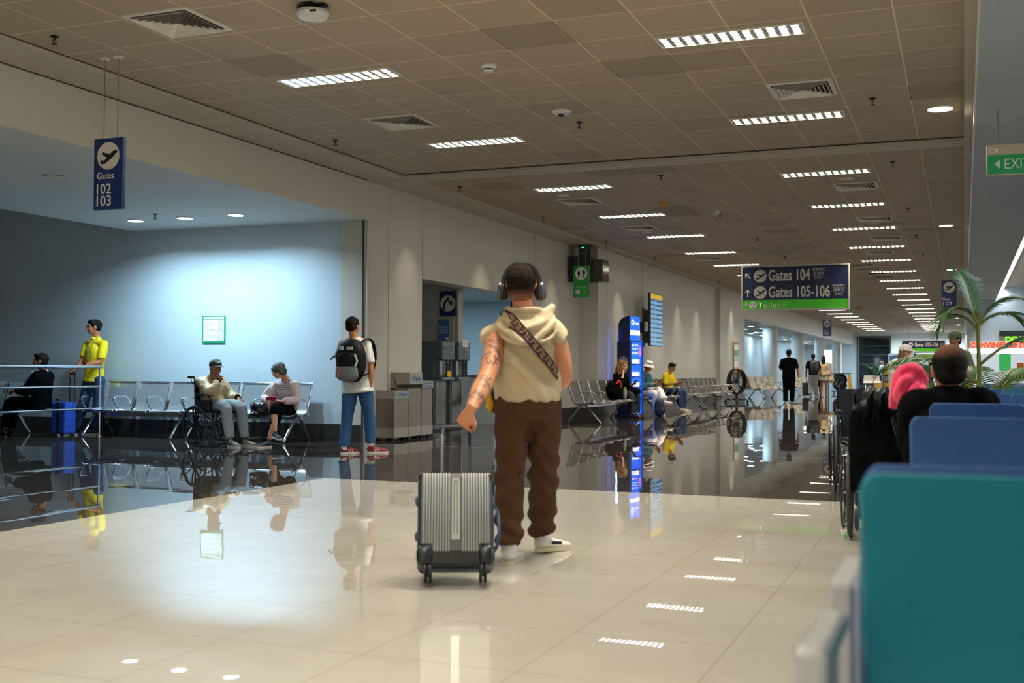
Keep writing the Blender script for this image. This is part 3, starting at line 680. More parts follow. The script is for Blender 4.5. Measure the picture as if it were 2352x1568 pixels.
flat(fr(.085, -.01, .185, .15)+fr(.085, -.165, .185, -.02), mat('plan_green', '#149067'), t, 'legend_box', -.009)
flat([[(.095, z), (.17, z), (.17, z+.004), (.095, z+.004)] for z in (.13, .1, .07, .045, .02, -.06, -.09, -.12, -.145)], M_wire, t, 'legend_text', -.009)
# drinking water sign and poster on the stub wall
t = thing('water_sign', (-9.07, 19.28, 2.36), 'navy square sign with a white circle and a drinking figure', 'sign')
b = MB(); b.box((0, 0, 0), (.36, .02, .5)); build('panel', b, M_navy, t, 0)
flat(fr(-.175, -.245, .175, .245, .006), M_lett, t, 'edge_line', -.012); flat([circ(0, 0, .155, 40)], M_lett, t, 'round_field', -.012)
flat([circ(.005, .1, .024, 14), [(-.1, -.12), (-.06, -.12), (-.05, 0), (.0, .055), (.045, -.01), (.055, .0), (.01, .085), (-.05, .07), (-.09, .0)], [(.035, .04), (.1, .04), (.09, -.03), (.05, -.03)], [(.06, .06), (.1, .055), (.1, .065), (.06, .07)]], M_navyp, t, 'pictogram', -.0135)
t = thing('water_poster', (-9.16, 19.28, 1.86), 'blue poster under the drinking water sign about free water', 'poster')
b = MB(); b.box((0, 0, 0), (.24, .006, .4)); build('sheet', b, mat('poster_blue', '#3f6fae', .4), t, 0)
for s, z in (('FREE DRINKING WATER', .05), ('EXCLUSIVE FOR', 0), ('PASSENGERS ONLY', -.05)): lettering(s, .028, M_lettw, t, 0, z, -.004, w_=.22 if z else .17, bold=.02)
flat([[(.05, -.19), (.115, -.19), (.115, -.14), (.05, -.14)]], M_lettw, t, 'white_corner', -.004)
# flight board on an arm, seen almost edge on
t = thing('flight_board', (-7.3, 28.05, 2.4), 'tall flight information screen mounted edge-on on the left wall', 'screen', rz=radians(90))
b = MB(); b.box((0, .03, 0), (1.18, .07, 1.34)); build('casing', b, mat('black_casing', '#15171a', .4), t, 0, .008)
scr = mat('screen_blue', '#5c97c4', .3, emit='#5f9ccc', es=.22); sdk = mat('screen_dark', '#28405e', .3, emit='#2b4668', es=.1)
sy_ = mat('screen_yellow', '#e5c522', .3, emit='#e0bd20', es=.15)
flat([[(-.57, .53), (.57, .53), (.57, .65), (-.57, .65)]], sy_, t, 'header', -.007)
flat([[(-.57, -.65), (.57, -.65), (.57, .525), (-.57, .525)]], scr, t, 'screen', -.007)
flat([[(-.57, .47-.117*i), (.57, .47-.117*i), (.57, .51-.117*i), (-.57, .51-.117*i)] for i in range(10)], sdk, t, 'rows', -.009)
flat([[(x, .478-.117*i), (x+w__, .478-.117*i), (x+w__, .502-.117*i), (x, .502-.117*i)] for i in range(10) for x, w__ in ((-.5, .12), (-.2, .16), (.1, .05))], M_lettw, t, 'entries', -.011)
flat([[(.35, .478-.117*i), (.5, .478-.117*i), (.5, .502-.117*i), (.35, .502-.117*i)] for i in (2, 4, 5)], mat('red_entry', '#c0343a', .5), t, 'red_entries', -.011)
b = MB(); b.box((-.3, .16, .1), (.1, .2, .3)); b.box((-.3, .16, -.45), (.1, .2, .3)); b.box((-.3, .26, -.2), (.06, .05, 1.0)); b.box((-.3, .365, -.2), (.05, .16, .3)); build('wall_arm', b, M_dk, t, 0)
# framed poster near the far wall end
t = thing('wall_poster', (-7.58, 40.3, 1.45), 'narrow colourful poster in a wooden frame at the far end of the left wall', 'poster', rz=radians(90))
b = MB(); b.box((0, 0, 0), (.9, .05, 1.35)); build('frame', b, mat('light_wood_frame', '#a98d62', .5), t, 0)
cols = ['#dfe7e2', '#2f9a4c', '#9fc3dd', '#e3e6e2', '#d58a62', '#8d97a6']; zz = .6
for i, c in enumerate(cols): flat([[(-.4, zz-.2), (.4, zz-.2), (.4, zz), (-.4, zz)]], mat('poster_c%d' % i, c, .4), t, 'picture_band', -.03); zz -= .2
# black cabinet, projector-like unit above the toilet sign
t = thing('projector_box', (-7.9, 24.1, 3.4), 'black box with a glossy brown side fixed high in the wall corner', 'box')
b = MB(); b.box((0, -.2, -.04), (.5, .5, .56)); build('case', b, mat('matt_black_box', '#0e0f0f', .5), t, 0, .01)
b = MB(); b.box((.37, -.1, -.08), (.25, .45, .5)); build('side_case', b, mat('brown_glossy_box', '#40372f', .12), t, 0, .01)
b = MB(); b.box((.05, -.1, .38), (.3, .35, .26)); b.box((.02, -.22, .42), (.12, .2, .12)); build('device', b, mat('grey_device', '#343836', .4), t, 0, .01)
flat([[(0, .44), (.05, .44), (.05, .452), (0, .452)]], mat('green_led', '#2be06a', .5, emit='#2be06a', es=2), t, 'status_light', -.33)

# ------------------------------------------------------------------ recycling bins
M_ss = mat('brushed_steel', '#8a8074', .32, .8, var=.12, vscale=5, stretch=(1, 1, 8), bump=.05, bscale=90)
M_ssp = mat('scuffed_clear_panel', '#9d9589', .3, .45, var=.12, vscale=7)
KS[0] = False
M_logo = mat('recycle_green', '#2f7f52', .5); M_lblue = mat('label_blue', '#1c50a0', .5); M_lab = mat('label_plate', '#8f9590', .4)
RECYC = []
for k in range(3):
    a = 2*pi*k/3; RECYC.append([(x*cos(a)-y*sin(a), x*sin(a)+y*cos(a)) for x, y in [(-.25, .55), (.1, .95), (.45, .6), (.62, .66), (.58, .22), (.2, .3), (.32, .42), (.1, .66), (-.05, .4)]])
# bins: their fronts face +x. Local frame: x to the reader's right (=+y of the hall), -y towards the reader
def bin_unit(X, y0, y1, dep, h, label, txt, hood=False):
    t = thing('recycling_bin', (X, (y0+y1)/2, 0), label, 'recycling bin', 'steel recycling bins by the left wall', rz=radians(90))
    w_ = (y1-y0)-.01
    b = MB(); b.bb((-w_/2, 0, .05), (w_/2, dep, h-.13 if not hood else h-.25)); build('body', b, M_ss, t, 0, .006)
    b = MB(); b.bb((-w_/2-.004, -.006, .05), (w_/2+.004, dep, .2)); build('kick_plate', b, M_ssp, t, 0)
    b = MB()
    for x in (-w_/2+.03, w_/2-.07):
        for y in (.03, dep-.06): b.bb((x, y, 0), (x+.04, y+.04, .05))
    build('feet', b, M_blk, t, 0)
    b = MB()
    if hood:
        b.prism([(-.02, h-.19), (-.02, h), (dep*.85, h), (dep*.62, h-.19)], (-w_/2-.002, 0, 0), (0, 1, 0), (0, 0, 1), (w_+.004, 0, 0))
        b.prism([(dep*.68, h-.27), (dep*.9, h), (dep, h-.02), (dep*1.0, h-.27)], (-w_/2, 0, 0), (0, 1, 0), (0, 0, 1), (.012, 0, 0))
    else:
        b.prism([(-.012, h-.13), (-.012, h-.01), (dep, h), (dep, h-.13)], (-w_/2-.002, 0, 0), (0, 1, 0), (0, 0, 1), (w_+.004, 0, 0))
    build('hood', b, M_ssp, t, 0)
    z = h-.07 if not hood else h-.1; y = -.014 if not hood else -.022; q = min(.19, w_/2-.01)
    flat([[(-q, z-.055), (q, z-.055), (q, z+.055), (-q, z+.055)]], M_lab, t, 'label_plate', y-.001)
    flat(shift(RECYC, -.12, z, .045), M_logo, t, 'recycling_symbol', y-.003)
    if isinstance(txt, tuple): lettering(txt[0], .034, M_lblue, t, .05, z+.026, y-.003, w_=.2, bold=.02); lettering(txt[1], .034, M_lblue, t, .05, z-.026, y-.003, w_=.2, bold=.02)
    else: lettering(txt, .062, M_lblue, t, .05, z, y-.003, w_=.24, bold=.025)
    if hood:
        b = MB(); b.bb((-w_/2+.02, .02, h-.26), (w_/2-.02, dep*.6, h-.2)); build('slot', b, M_gap, t, 0)
    return t
XB = -8.12
yA = atx(905, 1000, XB).y; yB = atx(937, 1000, XB).y; yC = atx(967, 1000, XB).y; yD = atx(993, 1000, XB).y
bin_unit(XB, yA, yB, .33, .78, 'low steel bin labelled Paper, nearest the walker in jeans', 'Paper')
bin_unit(XB, yB+.01, yC, .33, 1.06, 'tallest steel bin with a hood labelled Plastic, middle of the three', 'Plastic', True)
bin_unit(XB, yC+.01, yD, .33, .93, 'steel bin labelled Cans and Bottles, nearest the water dispensers', ('Cans &', 'Bottles'))

# water dispensers, fronts face +x
M_disp = mat('blue_grey_steel', '#5d6a72', .4, .25, var=.08, vscale=3); M_dispb = mat('black_dispenser_panel', '#191b1d', .2)
def dispenser(X, y, label, note=True):
    t = thing('water_dispenser', (X, y, 0), label, 'water dispenser', 'water dispensers in the opening', rz=radians(90))
    b = MB(); b.bb((-.26, .17, .03), (.26, .56, 1.3)); build('cabinet', b, M_disp, t, 0, .01)
    b = MB(); b.bb((-.26, .0, 1.28), (.26, .56, 1.62)); build('head', b, M_disp, t, 0, .012)
    for q in (-.26, .24): b = MB(); b.bb((q, .06, .96), (q+.02, .17, 1.28)); build('side_wing', b, M_disp, t, 0)
    b = MB(); b.bb((-.2, .15, 1.0), (.2, .175, 1.27)); build('splash_panel', b, mat('clear_grey_panel', '#8d8a80', .15, .2), t, 0)
    b = MB(); b.bb((-.26, .0, .92), (.26, .2, .97)); build('drip_shelf', b, mat('shelf_steel', '#6f7d86', .3, .7), t, 0, .006)
    b = MB(); b.bb((-.22, .155, .12), (.22, .175, .88)); build('glossy_door', b, mat('glossy_brown_steel', '#6b6258', .12, .75), t, 0, .004)
    b = MB(); b.bb((-.26, .17, .0), (.26, .56, .03)); build('plinth', b, M_blk, t, 0)
    flat([[(-.21, 1.37), (.21, 1.37), (.21, 1.53), (-.21, 1.53)]], M_dispb, t, 'control_panel', -.003)
    flat([[(x, 1.38), (x+.045, 1.38), (x+.045, 1.52), (x, 1.52)] for x in (-.17, -.08, .01)], mat('panel_teal', '#3f5a63', .3), t, 'display', -.005)
    flat([circ(.15, 1.515, .018, 12)], mat('red_button', '#d8202c', .4), t, 'hot_button', -.006)
    flat([circ(.15, z, .01, 10) for z in (1.48, 1.45, 1.42, 1.39)], M_lettw, t, 'small_buttons', -.006)
    b = MB(); b.cyl((-.09, .06, 1.28), (-.09, .06, 1.22), .015); b.cyl((.09, .06, 1.28), (.09, .06, 1.22), .015); build('spout', b, M_ss, t)
    flat([[(-.1, 1.16), (.0, 1.16), (.0, 1.2), (-.1, 1.2)]], M_lettw, t, 'sticker', .148); flat([circ(-.12, 1.18, .03, 12)], MAT['red_button'], t, 'red_sticker', .147)
    return t
t = dispenser(-8.66, 18.45, 'blue-grey water dispenser nearest the bins, with a yellow note')
flat([[(.0, .985), (.17, .97), (.19, 1.07), (.02, 1.09)]], mat('yellow_note', '#e8a81c', .5), t, 'yellow_note', .03)
b = MB(); b.bb((-.268, .25, .15), (-.262, .42, .6)); build('side_notice', b, mat('pale_blue_notice', '#8fa6b2', .4), t, 0)
t = dispenser(-8.66, 19.15, 'blue-grey water dispenser farther from the bins, with a white notice')
flat([[(-.1, 1.53), (.16, 1.53), (.16, 1.66), (-.1, 1.66)]], M_paper, t, 'white_notice', -.006); lettering('CAUTION', .02, MAT['red_button'], t, .03, 1.62, -.008); lettering('HOT WATER', .02, M_blk, t, .03, 1.58, -.008)
b = MB(); b.bb((-9.6, 20.7, 0), (-8.7, 21.4, .95)); o = tag(build('counter', b, mat('pale_counter', '#b9bfc2', .3), None, 0, .01), 'pale waist-high counter in the blue recess behind the dispensers', 'counter')
b = MB(); b.bb((-9.64, 20.66, .95), (-8.66, 21.44, 1.0)); c = build('counter_top', b, M_ss, None, 0); c.parent = o
# dark tall cabinet edge behind the first dispenser
b = MB(); b.bb((-9.6, 18.5, 0), (-9.3, 18.9, 1.5)); tag(build('cabinet', b, mat('dark_cabinet', '#4a4640', .5), None, 0, .01), 'dark narrow cabinet squeezed behind the water dispenser', 'cabinet')

# ------------------------------------------------------------------ charging kiosk
M_kb = mat('kiosk_blue_face', '#0d4fd0', .4, emit='#0b58e8', es=.5); M_kd = mat('kiosk_navy_side', '#06153f', .35); M_km = mat('kiosk_blue_rim', '#1c56b8', .3)
M_kw = mat('kiosk_white_light', '#ffffff', .4, emit='#f2f6ff', es=.3)
t = thing('charging_kiosk', (-7.36, 26.35, 0), 'tall blue phone charging kiosk with a rounded lit top', 'kiosk', rz=radians(79))
b = MB(); b.bb((-.32, .0, .06), (.32, .36, 1.82)); b.bb((-.36, -.04, 0), (.36, .4, .06)); build('body', b, M_kd, t, 0, .02)
b = MB(); b.bb((-.33, -.03, .06), (-.29, .02, 1.82)); b.bb((.29, -.03, .06), (.33, .02, 1.82)); b.bb((-.29, -.03, 1.79), (.29, .02, 1.83)); b.bb((-.29, -.03, .7), (.29, .02, .74)); build('rim', b, M_km, t, 0, .008)
b = MB(); b.prism([(-.0, 1.82), (.3, 1.82), (.3, 2.2)]+[(.3*cos(a)*1., 2.2+.22*sin(a)) for a in [radians(x) for x in (20, 40, 60, 80, 90)]]+[(0, 2.42)], (-.28, .04, 0), (0, 1, 0), (0, 0, 1), (.56, 0, 0)); build('crown', b, M_kd, t, 40)
flat([[(-.27, 1.84), (.27, 1.84), (.27, 2.41), (-.27, 2.41)]], M_kb, t, 'lit_crown_face', .035)
flat([[(-.27, 1.96), (.27, 1.96), (.27, 2.08), (-.27, 2.08)]], M_kw, t, 'white_bar', .033)
flat([circ(-.12, 2.27, .075, 24)], M_kw, t, 'round_mark', .033); flat([circ(-.12, 2.27, .03, 16)], M_kb, t, 'round_mark_core', .031)
lettering('Globe', .085, M_kw, t, .09, 2.25, .033, w_=.24, bold=.02)
flat([[(-.29, .74), (.29, .74), (.29, 1.79), (-.29, 1.79)], [(-.29, .06), (.29, .06), (.29, .7), (-.29, .7)]], M_kb, t, 'lit_face', -.003)
for s, z, h in (('MAX YOUR', 1.71, .05), ('POWER UP', 1.63, .035), ('RECHARGE', 1.53, .06)): lettering(s, h, M_kw, t, -.07, z, -.006, w_=.33, bold=.015)
flat([circ(.2, 1.54, .07, 16), circ(.2, 1.65, .04, 12)], mat('kiosk_red_graphic', '#e0566a', .5, emit='#e05a70', es=.6), t, 'red_graphic', -.006)
for i, z in enumerate((1.27, .97, .72)):
    b = MB(); b.bb((-.27, -.1, z-.03), (.27, -.005, z)); build('shelf', b, M_km, t, 0, .004)
    b = MB(); b.bb((-.25, -.09, z), (.0, -.02, z+.1)); build('shelf_screen', b, M_kw, t, 0)
b = MB(); b.tube([(.0, -.1, .98), (.08, -.16, .8), (.16, -.3, .62), (.2, -.42, .5), (.24, -.5, .45)], .006, 6); build('charging_cable', b, mat('grey_cable', '#8a8f94', .5), t)
area('back_light', (-.26, .39, 1.35), .08, 1.5, 9, (.08, .25, 1), t, 170, rot=(radians(-90), 0, 0))
# marks on the navy side
for P_, mm, nm in ((None, M_kw, 'x'),):
    rg = MB()
    for k in range(9):
        a = 2*pi*k/9; rg.prism([(.085*cos(a+q)+.0, .085*sin(a+q)) for q in (-.25, .25)]+[(.125*cos(a+q), .125*sin(a+q)) for q in (.25, -.25)], (-.322, .18, 1.32), (0, -1, 0), (0, 0, 1), (-.002, 0, 0))
    rg.prism(circ(0, 0, .06, 18), (-.322, .18, 1.32), (0, -1, 0), (0, 0, 1), (-.002, 0, 0))
    build('side_emblem', rg, mat('kiosk_side_mark', '#b9c6dd', .4), t, 0)
R90 = Matrix.Translation((-.324, .18, 1.08)) @ Matrix.Rotation(radians(-90), 4, 'Z') @ Matrix.Rotation(radians(90), 4, 'Y')
me = text_mesh('G', .1); me.transform(R90); link('side_letter', me, MAT['kiosk_side_mark'], t, 0)
flat([circ(.1, .63, .05, 16)], M_kw, t, 'lower_mark', -.006)

# ------------------------------------------------------------------ benches
M_chrome = mat('chrome', '#c9ccd0', .12, 1.); M_alu = mat('satin_aluminium', '#aeb0b2', .28, .95)
def perf_mat(name, col, sc, hole='#20272c', rough=.25, metal=.9, rd=.33):
    if name in MAT: return MAT[name]
    mt = mat(name, col, rough, metal); nt = mt.node_tree; bs = nt.nodes['Principled BSDF']; L = nt.links.new
    tc = nt.nodes.new('ShaderNodeTexCoord'); mp = nt.nodes.new('ShaderNodeMapping'); mp.inputs['Scale'].default_value = (sc, sc, sc); L(tc.outputs['Object'], mp.inputs[0])
    vo = nt.nodes.new('ShaderNodeVectorMath'); vo.operation = 'FRACTION'; L(mp.outputs[0], vo.inputs[0]); sp = nt.nodes.new('ShaderNodeSeparateXYZ'); L(vo.outputs[0], sp.inputs[0])
    a = mathn(nt, 'SUBTRACT', sp.outputs[0], .5); c = mathn(nt, 'SUBTRACT', sp.outputs[2], .5); e = mathn(nt, 'SUBTRACT', sp.outputs[1], .5)
    g = nt.nodes.new('ShaderNodeNewGeometry'); sn = nt.nodes.new('ShaderNodeSeparateXYZ'); L(tc.outputs['Normal'], sn.inputs[0])
    up = mathn(nt, 'GREATER_THAN', mathn(nt, 'ABSOLUTE', sn.outputs[2]), .6)
    q = mathn(nt, 'ADD', mathn(nt, 'MULTIPLY', up, e), mathn(nt, 'MULTIPLY', mathn(nt, 'SUBTRACT', 1., up), c))
    r = mathn(nt, 'SQRT', mathn(nt, 'ADD', mathn(nt, 'MULTIPLY', a, a), mathn(nt, 'MULTIPLY', q, q)))
    h = mathn(nt, 'LESS_THAN', r, rd)
    L(mixc(nt, h, srgb(col), srgb(hole)), bs.inputs['Base Color']); L(mathn(nt, 'MULTIPLY', mathn(nt, 'SUBTRACT', 1., h), metal), bs.inputs['Metallic'])
    return mt
def seat_profile(back_h=.46, seat_d=.43, z0=.42, lean=.13):
    # (y, z) side profile: front lip, seat pan, curved into the back, top
    return [(-.02, z0-.02), (.0, z0+.01), (.08, z0+.012), (.25, z0-.015), (seat_d-.06, z0-.01), (seat_d-.01, z0+.03), (seat_d+.03, z0+.12), (seat_d+.03+lean*.4, z0+.28), (seat_d+.02+lean*.8, z0+back_h-.04), (seat_d+lean, z0+back_h)]
def seat_shell(x0, x1, prof, th):
    n = len(prof); b = MB(); N = []
    for i in range(n):
        a = V((prof[max(i-1, 0)][0], prof[max(i-1, 0)][1])); c = V((prof[min(i+1, n-1)][0], prof[min(i+1, n-1)][1])); d = (c-a).normalized(); N.append(V((d.y, -d.x)))
    rg = [[(x0, y, z), (x1, y, z), (x1, y+N[i].x*th, z+N[i].y*th), (x0, y+N[i].x*th, z+N[i].y*th)] for i, (y, z) in enumerate(prof)]
    return b.rings(rg)
def subdiv(p, k=3):
    out = []
    n = len(p)
    for i in range(n-1):
        p0 = p[max(i-1, 0)]; p1 = p[i]; p2 = p[i+1]; p3 = p[min(i+2, n-1)]
        for j in range(k):
            t = j/k
            out.append(tuple(.5*((2*p1[d])+(-p0[d]+p2[d])*t+(2*p0[d]-5*p1[d]+4*p2[d]-p3[d])*t*t+(-p0[d]+3*p1[d]-3*p2[d]+p3[d])*t**3) for d in range(len(p1))))
    out.append(tuple(p[-1])); return out
PROF = subdiv(seat_profile())
def arm_loop(b, x, z0=.42, r=.014):
    p = [(x, .40, z0-.02), (x, .33, z0+.16), (x, .24, z0+.225), (x, .02, z0+.225), (x, -.03, z0+.2), (x, -.03, z0+.15), (x, .06, z0+.03), (x, .12, z0-.04)]
    b.tube(subdiv(p, 4), r, 8)
def leg_pair(b, x, spread_f=.0, spread_b=.5, z0=.37):
    """curved Y shaped leg in the yz plane"""
    for y in (spread_f, spread_b):
        m_ = (.25+y)/2; b.tube(subdiv([(x, .25, z0), (x, .25+(y-.25)*.25, z0-.03), (x, .25+(y-.25)*.7, .15), (x, y, .03), (x, y, .0)], 3), [(.03, .018)]*0 or .02, 8, sq=1.4)
    b.box((x, .25, z0), (.05, .12, .05))
def bench(name, n, pitch, label, group, style, rz, loc, arms=None, legs=None, color=None):
    t = thing(name, loc, label, 'bench', group, rz=rz)
    L0 = n*pitch
    for i in range(n):
        x0 = i*pitch+.02; x1 = (i+1)*pitch-.02
        if style == 'steel':
            b = seat_shell(x0+.02, x1-.02, PROF, .006); build('seat', b, perf_mat('perforated_steel', '#c9d1d6', 110, '#9ba4aa', .22, .75, .24), t, 60)
            r = MB()
            for x in (x0+.02, x1-.02): r.tube([(x, y, z-.003) for y, z in PROF], [(.012, .022)]*len(PROF), 8)
            r.tube([(x0, PROF[-1][0], PROF[-1][1]), (x1, PROF[-1][0], PROF[-1][1])], .014, 8); r.tube([(x0, -.01, .41), (x1, -.01, .41)], .02, 8)
            build('seat_frame', r, M_chrome, t, 60)
        elif style == 'pad':
            b = seat_shell(x0+.015, x1-.015, PROF, .03); build('seat', b, mat('dark_vinyl', '#48433a', .4, var=.06), t, 50)
            r = MB()
            for x in (x0, x1): r = MB(); r.tube([(x, y, z) for y, z in PROF], [(.008, .02)]*len(PROF), 8); build('side_frame', r, M_alu, t, 60)
        elif style == 'plate':
            b = seat_shell(x0, x1, PROF, .008); build('seat', b, perf_mat('perforated_plate', '#c9c2b2', 45, '#7d786c', .4, .35, .22), t, 60)
            r = MB()
            for x in (x0, x1): r = MB(); r.tube([(x, y, z) for y, z in PROF], .01, 6); build('side_frame', r, M_alu, t, 60)
    b = MB(); b.box((L0/2, .25, .36), (L0-.02, .06, .06)); build('beam', b, M_alu, t, 0, .008)
    for i in (arms if arms is not None else range(n+1)):
        b = MB(); arm_loop(b, i*pitch); build('armrest', b, M_chrome if style == 'steel' else M_alu, t, 60)
    for x in (legs or (.25*pitch, L0-.25*pitch)):
        b = MB(); leg_pair(b, x, -.12, .58); build('leg', b, M_alu if style != 'steel' else M_chrome, t, 60)
        for y in (-.12, .58): b = MB(); b.cyl((x, y, 0), (x, y, .02), .03, n=12); build('foot_pad', b, M_blk, t)
    return t
# steel bench in the alcove (faces the hall, -y)
GB = 'steel benches in the alcove'
bench('bench', 3, .665, 'perforated steel bench with loop armrests, left half by the railing', GB, 'steel', 0, (-13.33, 14.39, 0), legs=(.1, 1.85))
bench('bench', 3, .665, 'perforated steel bench with loop armrests, right half under the seated woman', GB, 'steel', 0, (-11.3, 14.39, 0), legs=(.12, 1.9))
bench('bench', 2, .62, 'steel bench under the man in the black jacket, turned sideways', GB, 'steel', radians(-90), (-15.25, 14.75, 0), legs=(.15, 1.1))
# railing: runs towards the camera along x = -13.1
t = thing('railing', (-13.1, 14.3, 0), 'steel tube railing in front of the man in black and the man in yellow', 'railing')
for z, r, nm in ((1.13, .03, 'top_rail'), (.81, .017, 'rail'), (.45, .017, 'rail')):
    b = MB(); b.cyl((0, .25, z), (0, -5.5, z), r, n=14); build(nm, b, M_chrome, t)
b = MB(); b.cyl((0, .22, 0), (0, .22, 1.13), .02); b.cyl((0, .22, 0), (0, .22, .012), .06, n=18); build('post', b, M_chrome, t)
for y in (-2.25, -2.05, -5.3):
    b = MB(); b.cyl((0, y, .45), (0, y, 1.13), .016); build('post', b, M_chrome, t)
for y in (-2.1, -5.2):
    b = MB(); b.cyl((0, y, 0), (0, y, .46), .02); b.cyl((0, y, 0), (0, y, .012), .06, n=18); build('post', b, M_chrome, t)
# dark padded benches along the left wall (seats face +x)
GD = 'dark padded benches along the left wall'
for k, (y, n, lb) in enumerate(((22.0, 5, 'dark padded bench with chrome side frames, nearest, holding the black backpack'), (26.8, 4, 'dark padded bench with chrome side frames, under the person in the white hat'), (29.5, 4, 'dark padded bench with chrome side frames, under the seated person in yellow'), (32.2, 4, 'dark padded bench with chrome side frames, empty, behind the seated person in yellow'), (34.9, 3, 'dark padded bench with chrome side frames, farthest, beside the round fan'))):
    bench('bench', n, .66, lb, GD, 'pad', radians(90), (-7.05, y, 0), arms=(0, 1, n-1, n) if k else (0, 1), legs=(.12, n*.66-.14))
# far perforated benches
GF = 'perforated benches of the far lounge'
for x, y, rz, n, lb in ((-7.45, 44.9, 74, 4, 'pale perforated bench left of the walker in black, facing the hall'), (-8.15, 47.4, 254, 4, 'perforated bench back to back with the pale one, seen from behind'), (-6.95, 51.2, 74, 4, 'pale perforated bench between the walker in black and the backpacker'), (-9.9, 49.2, 74, 4, 'perforated bench deeper in the lounge by the first column'), (-11.3, 46.6, 10, 3, 'perforated bench of the woman in green')):
    bench('bench', n, .6, lb, GF, 'plate', radians(rz), (x, y, 0), arms=(1, 2, 3))
bench('bench', 3, .62, 'pale three-seat bench in front of the dark window at the end of the hall', None, 'plate', 0, (-5.9, 74, 0), arms=(0, 1, 2, 3))
b = MB(); b.prism([(0, 0), (1.1, 0), (.95, -.32), (.12, -.32)], (-5.25, 73.95, .36), (1, 0, 0), (0, 0, 1), (0, .4, 0)); tag(build('storage_tub', b, mat('mustard_plastic', '#c99a1e', .5), None, 0, .01), 'mustard yellow tub under the far three-seat bench', 'tub')

# ------------------------------------------------------------------ foreground seats
def fseat(loc, label, col, rough, arm=True, facing=1, rz=0, seat=True, n=1, pitch=.56, wd=.5):
    """shell chair row; the back is at y=0 and the sitter looks along +y (facing=1) or -y"""
    t = thing('beam_seat', loc, label, 'seat', 'blue shell seats of the right seating hall', rz=rz)
    s = facing; top = .94
    for i in range(n):
        x0 = i*pitch
        nu, rg = 12, []
        prof = [(.0, .37), (-.015, .42), (-.005, .5), (.03, .58), (.035, .66), (.02, .76), (-.005, .86), (-.03, .925), (-.035, .94)]
        prof = subdiv(prof, 3)
        for y, z in prof:
            k = min(1, max(0, (top-z)/.022)); ww = wd/2-.02*(1-k)*1.; ring_ = []
            fr_ = [(-ww, -.0), (-ww*.97, .018), (0, .03), (ww*.97, .018), (ww, 0), (ww*.97, -.012), (0, -.0), (-ww*.97, -.012)]
            ring_ = [(x0+wd/2+a, s*(-y)+c_, z) for a, c_ in fr_]; rg.append(ring_)
        b = MB(); b.rings(rg); o = build('backrest', b, mat(col[0], col[1], rough, bump=.25, bscale=420, spec=.4), t, 50)
        m_ = o.modifiers.new('bevel', 'BEVEL'); m_.width = .012; m_.segments = 3; m_.limit_method = 'ANGLE'; m_.angle_limit = radians(50)
        if seat:
            b = MB(); pr = subdiv([(0.0, .4), (.05, .385), (.25, .39), (.42, .41), (.46, .39)], 3); b.rings([[(x0+.02, s*y, z), (x0+wd-.02, s*y, z), (x0+wd-.02, s*y, z-.03), (x0+.02, s*y, z-.03)] for y, z in pr]); build('seat', b, MAT[col[0]], t, 50)
    if arm:
        b = MB(); r = .03
        path = [(0, .02), (0, .34)]
        if isinstance(arm, tuple):
            ya, yb, xa = arm; b.bb((xa, ya, .34), (xa+.052, ya+.05, .7)); b.bb((xa-.001, ya+.02, .661), (xa+.053, yb, .701)); b.bb((xa+.012, ya+.03, .42), (xa+.04, yb-.04, .67))
        else: b.box((-.045, s*.17, .68), (.055, .32, .035)); b.box((-.045, s*.315, .5), (.055, .045, .38)); b.box((-.045, s*.03, .5), (.05, .04, .36))
        build('armrest', b, mat('cast_aluminium', '#c3c5c2', .33, .55), t, 0, .016)
    b = MB(); b.box((n*pitch/2, s*.2, .33), (n*pitch, .06, .07)); build('beam', b, M_alu, t, 0, .01)
    b = MB(); b.box((.1, s*.2, .16), (.06, .05, .3)); b.box((.1, s*.2, .02), (.06, .5, .04)); build('leg', b, M_alu, t, 0, .01)
    return t
CT = ('teal_shell', '#0f7f90'); CB = ('blue_shell', '#33619b'); CB2 = ('deep_blue_shell', '#1f4f8f')
p1 = at(1972, 1066, 1.95); p2 = at(2089, 950, 4.3); p3 = at(2134, 921, 6.15)
GSX = -.19
fx1 = at(1974, 1066, 1.9).x; ax1 = at(1819, 1476, 1.66).x; ax2 = at(1903, 1317, 2.22).x
fseat((fx1, 1.9, 0), 'teal shell seat nearest the camera, very large and blurred', CT, .45, facing=-1, wd=.48, n=2, arm=(1.66-1.9, 1.97-1.9, ax1-fx1))
fx2 = at(1974, 1066, 1.98).x; fseat((fx2, 1.99, 0), 'blue shell seat back to back with the nearest teal one', CB2, .45, facing=1, wd=.48, arm=(2.22-1.99, 2.55-1.99, ax2-fx2))
fseat((at(2089, 950, 4.3).x, 4.3, 0), 'blue-grey shell seat of the second row from the camera', CB, .4, facing=-1, wd=.52, n=2)
fseat((at(2134, 921, 6.1).x, 6.1, 0), 'blue shell seat right behind the man in the black jacket', CB2, .42, facing=-1, wd=.455, arm=False)
fseat((at(2134, 921, 6.1).x, 6.2, 0), 'blue shell seat on which the man in the black jacket sits', CB2, .42, facing=1, wd=.455, arm=False)
for u, v, y, lb, c in ((2196, 893, 8.6, 'small teal-topped seat back right of the man in the black jacket', CB2), (2300, 892, 8.4, 'teal seat back by the right photo edge behind the palm', ('grey_teal_shell', '#256680')), (2208, 905, 7.6, 'blue seat back lower right of the man in the black jacket', CB2), (2318, 906, 7.5, 'blue seat back lowest by the right photo edge', CB2)):
    p = at(u, v, y); fseat((p.x, y, p.z-.94), lb, c, .45, facing=1, wd=.42 if u < 2300 else .6, arm=False)
b = MB(); b.bb((.32, 9.3, 0), (.42, 9.34, .93)); tag(build('yellow_panel', b, mat('yellow_panel', '#d9a21b', .5), None, 0), 'narrow yellow panel between the seat backs under the palm', 'panel')

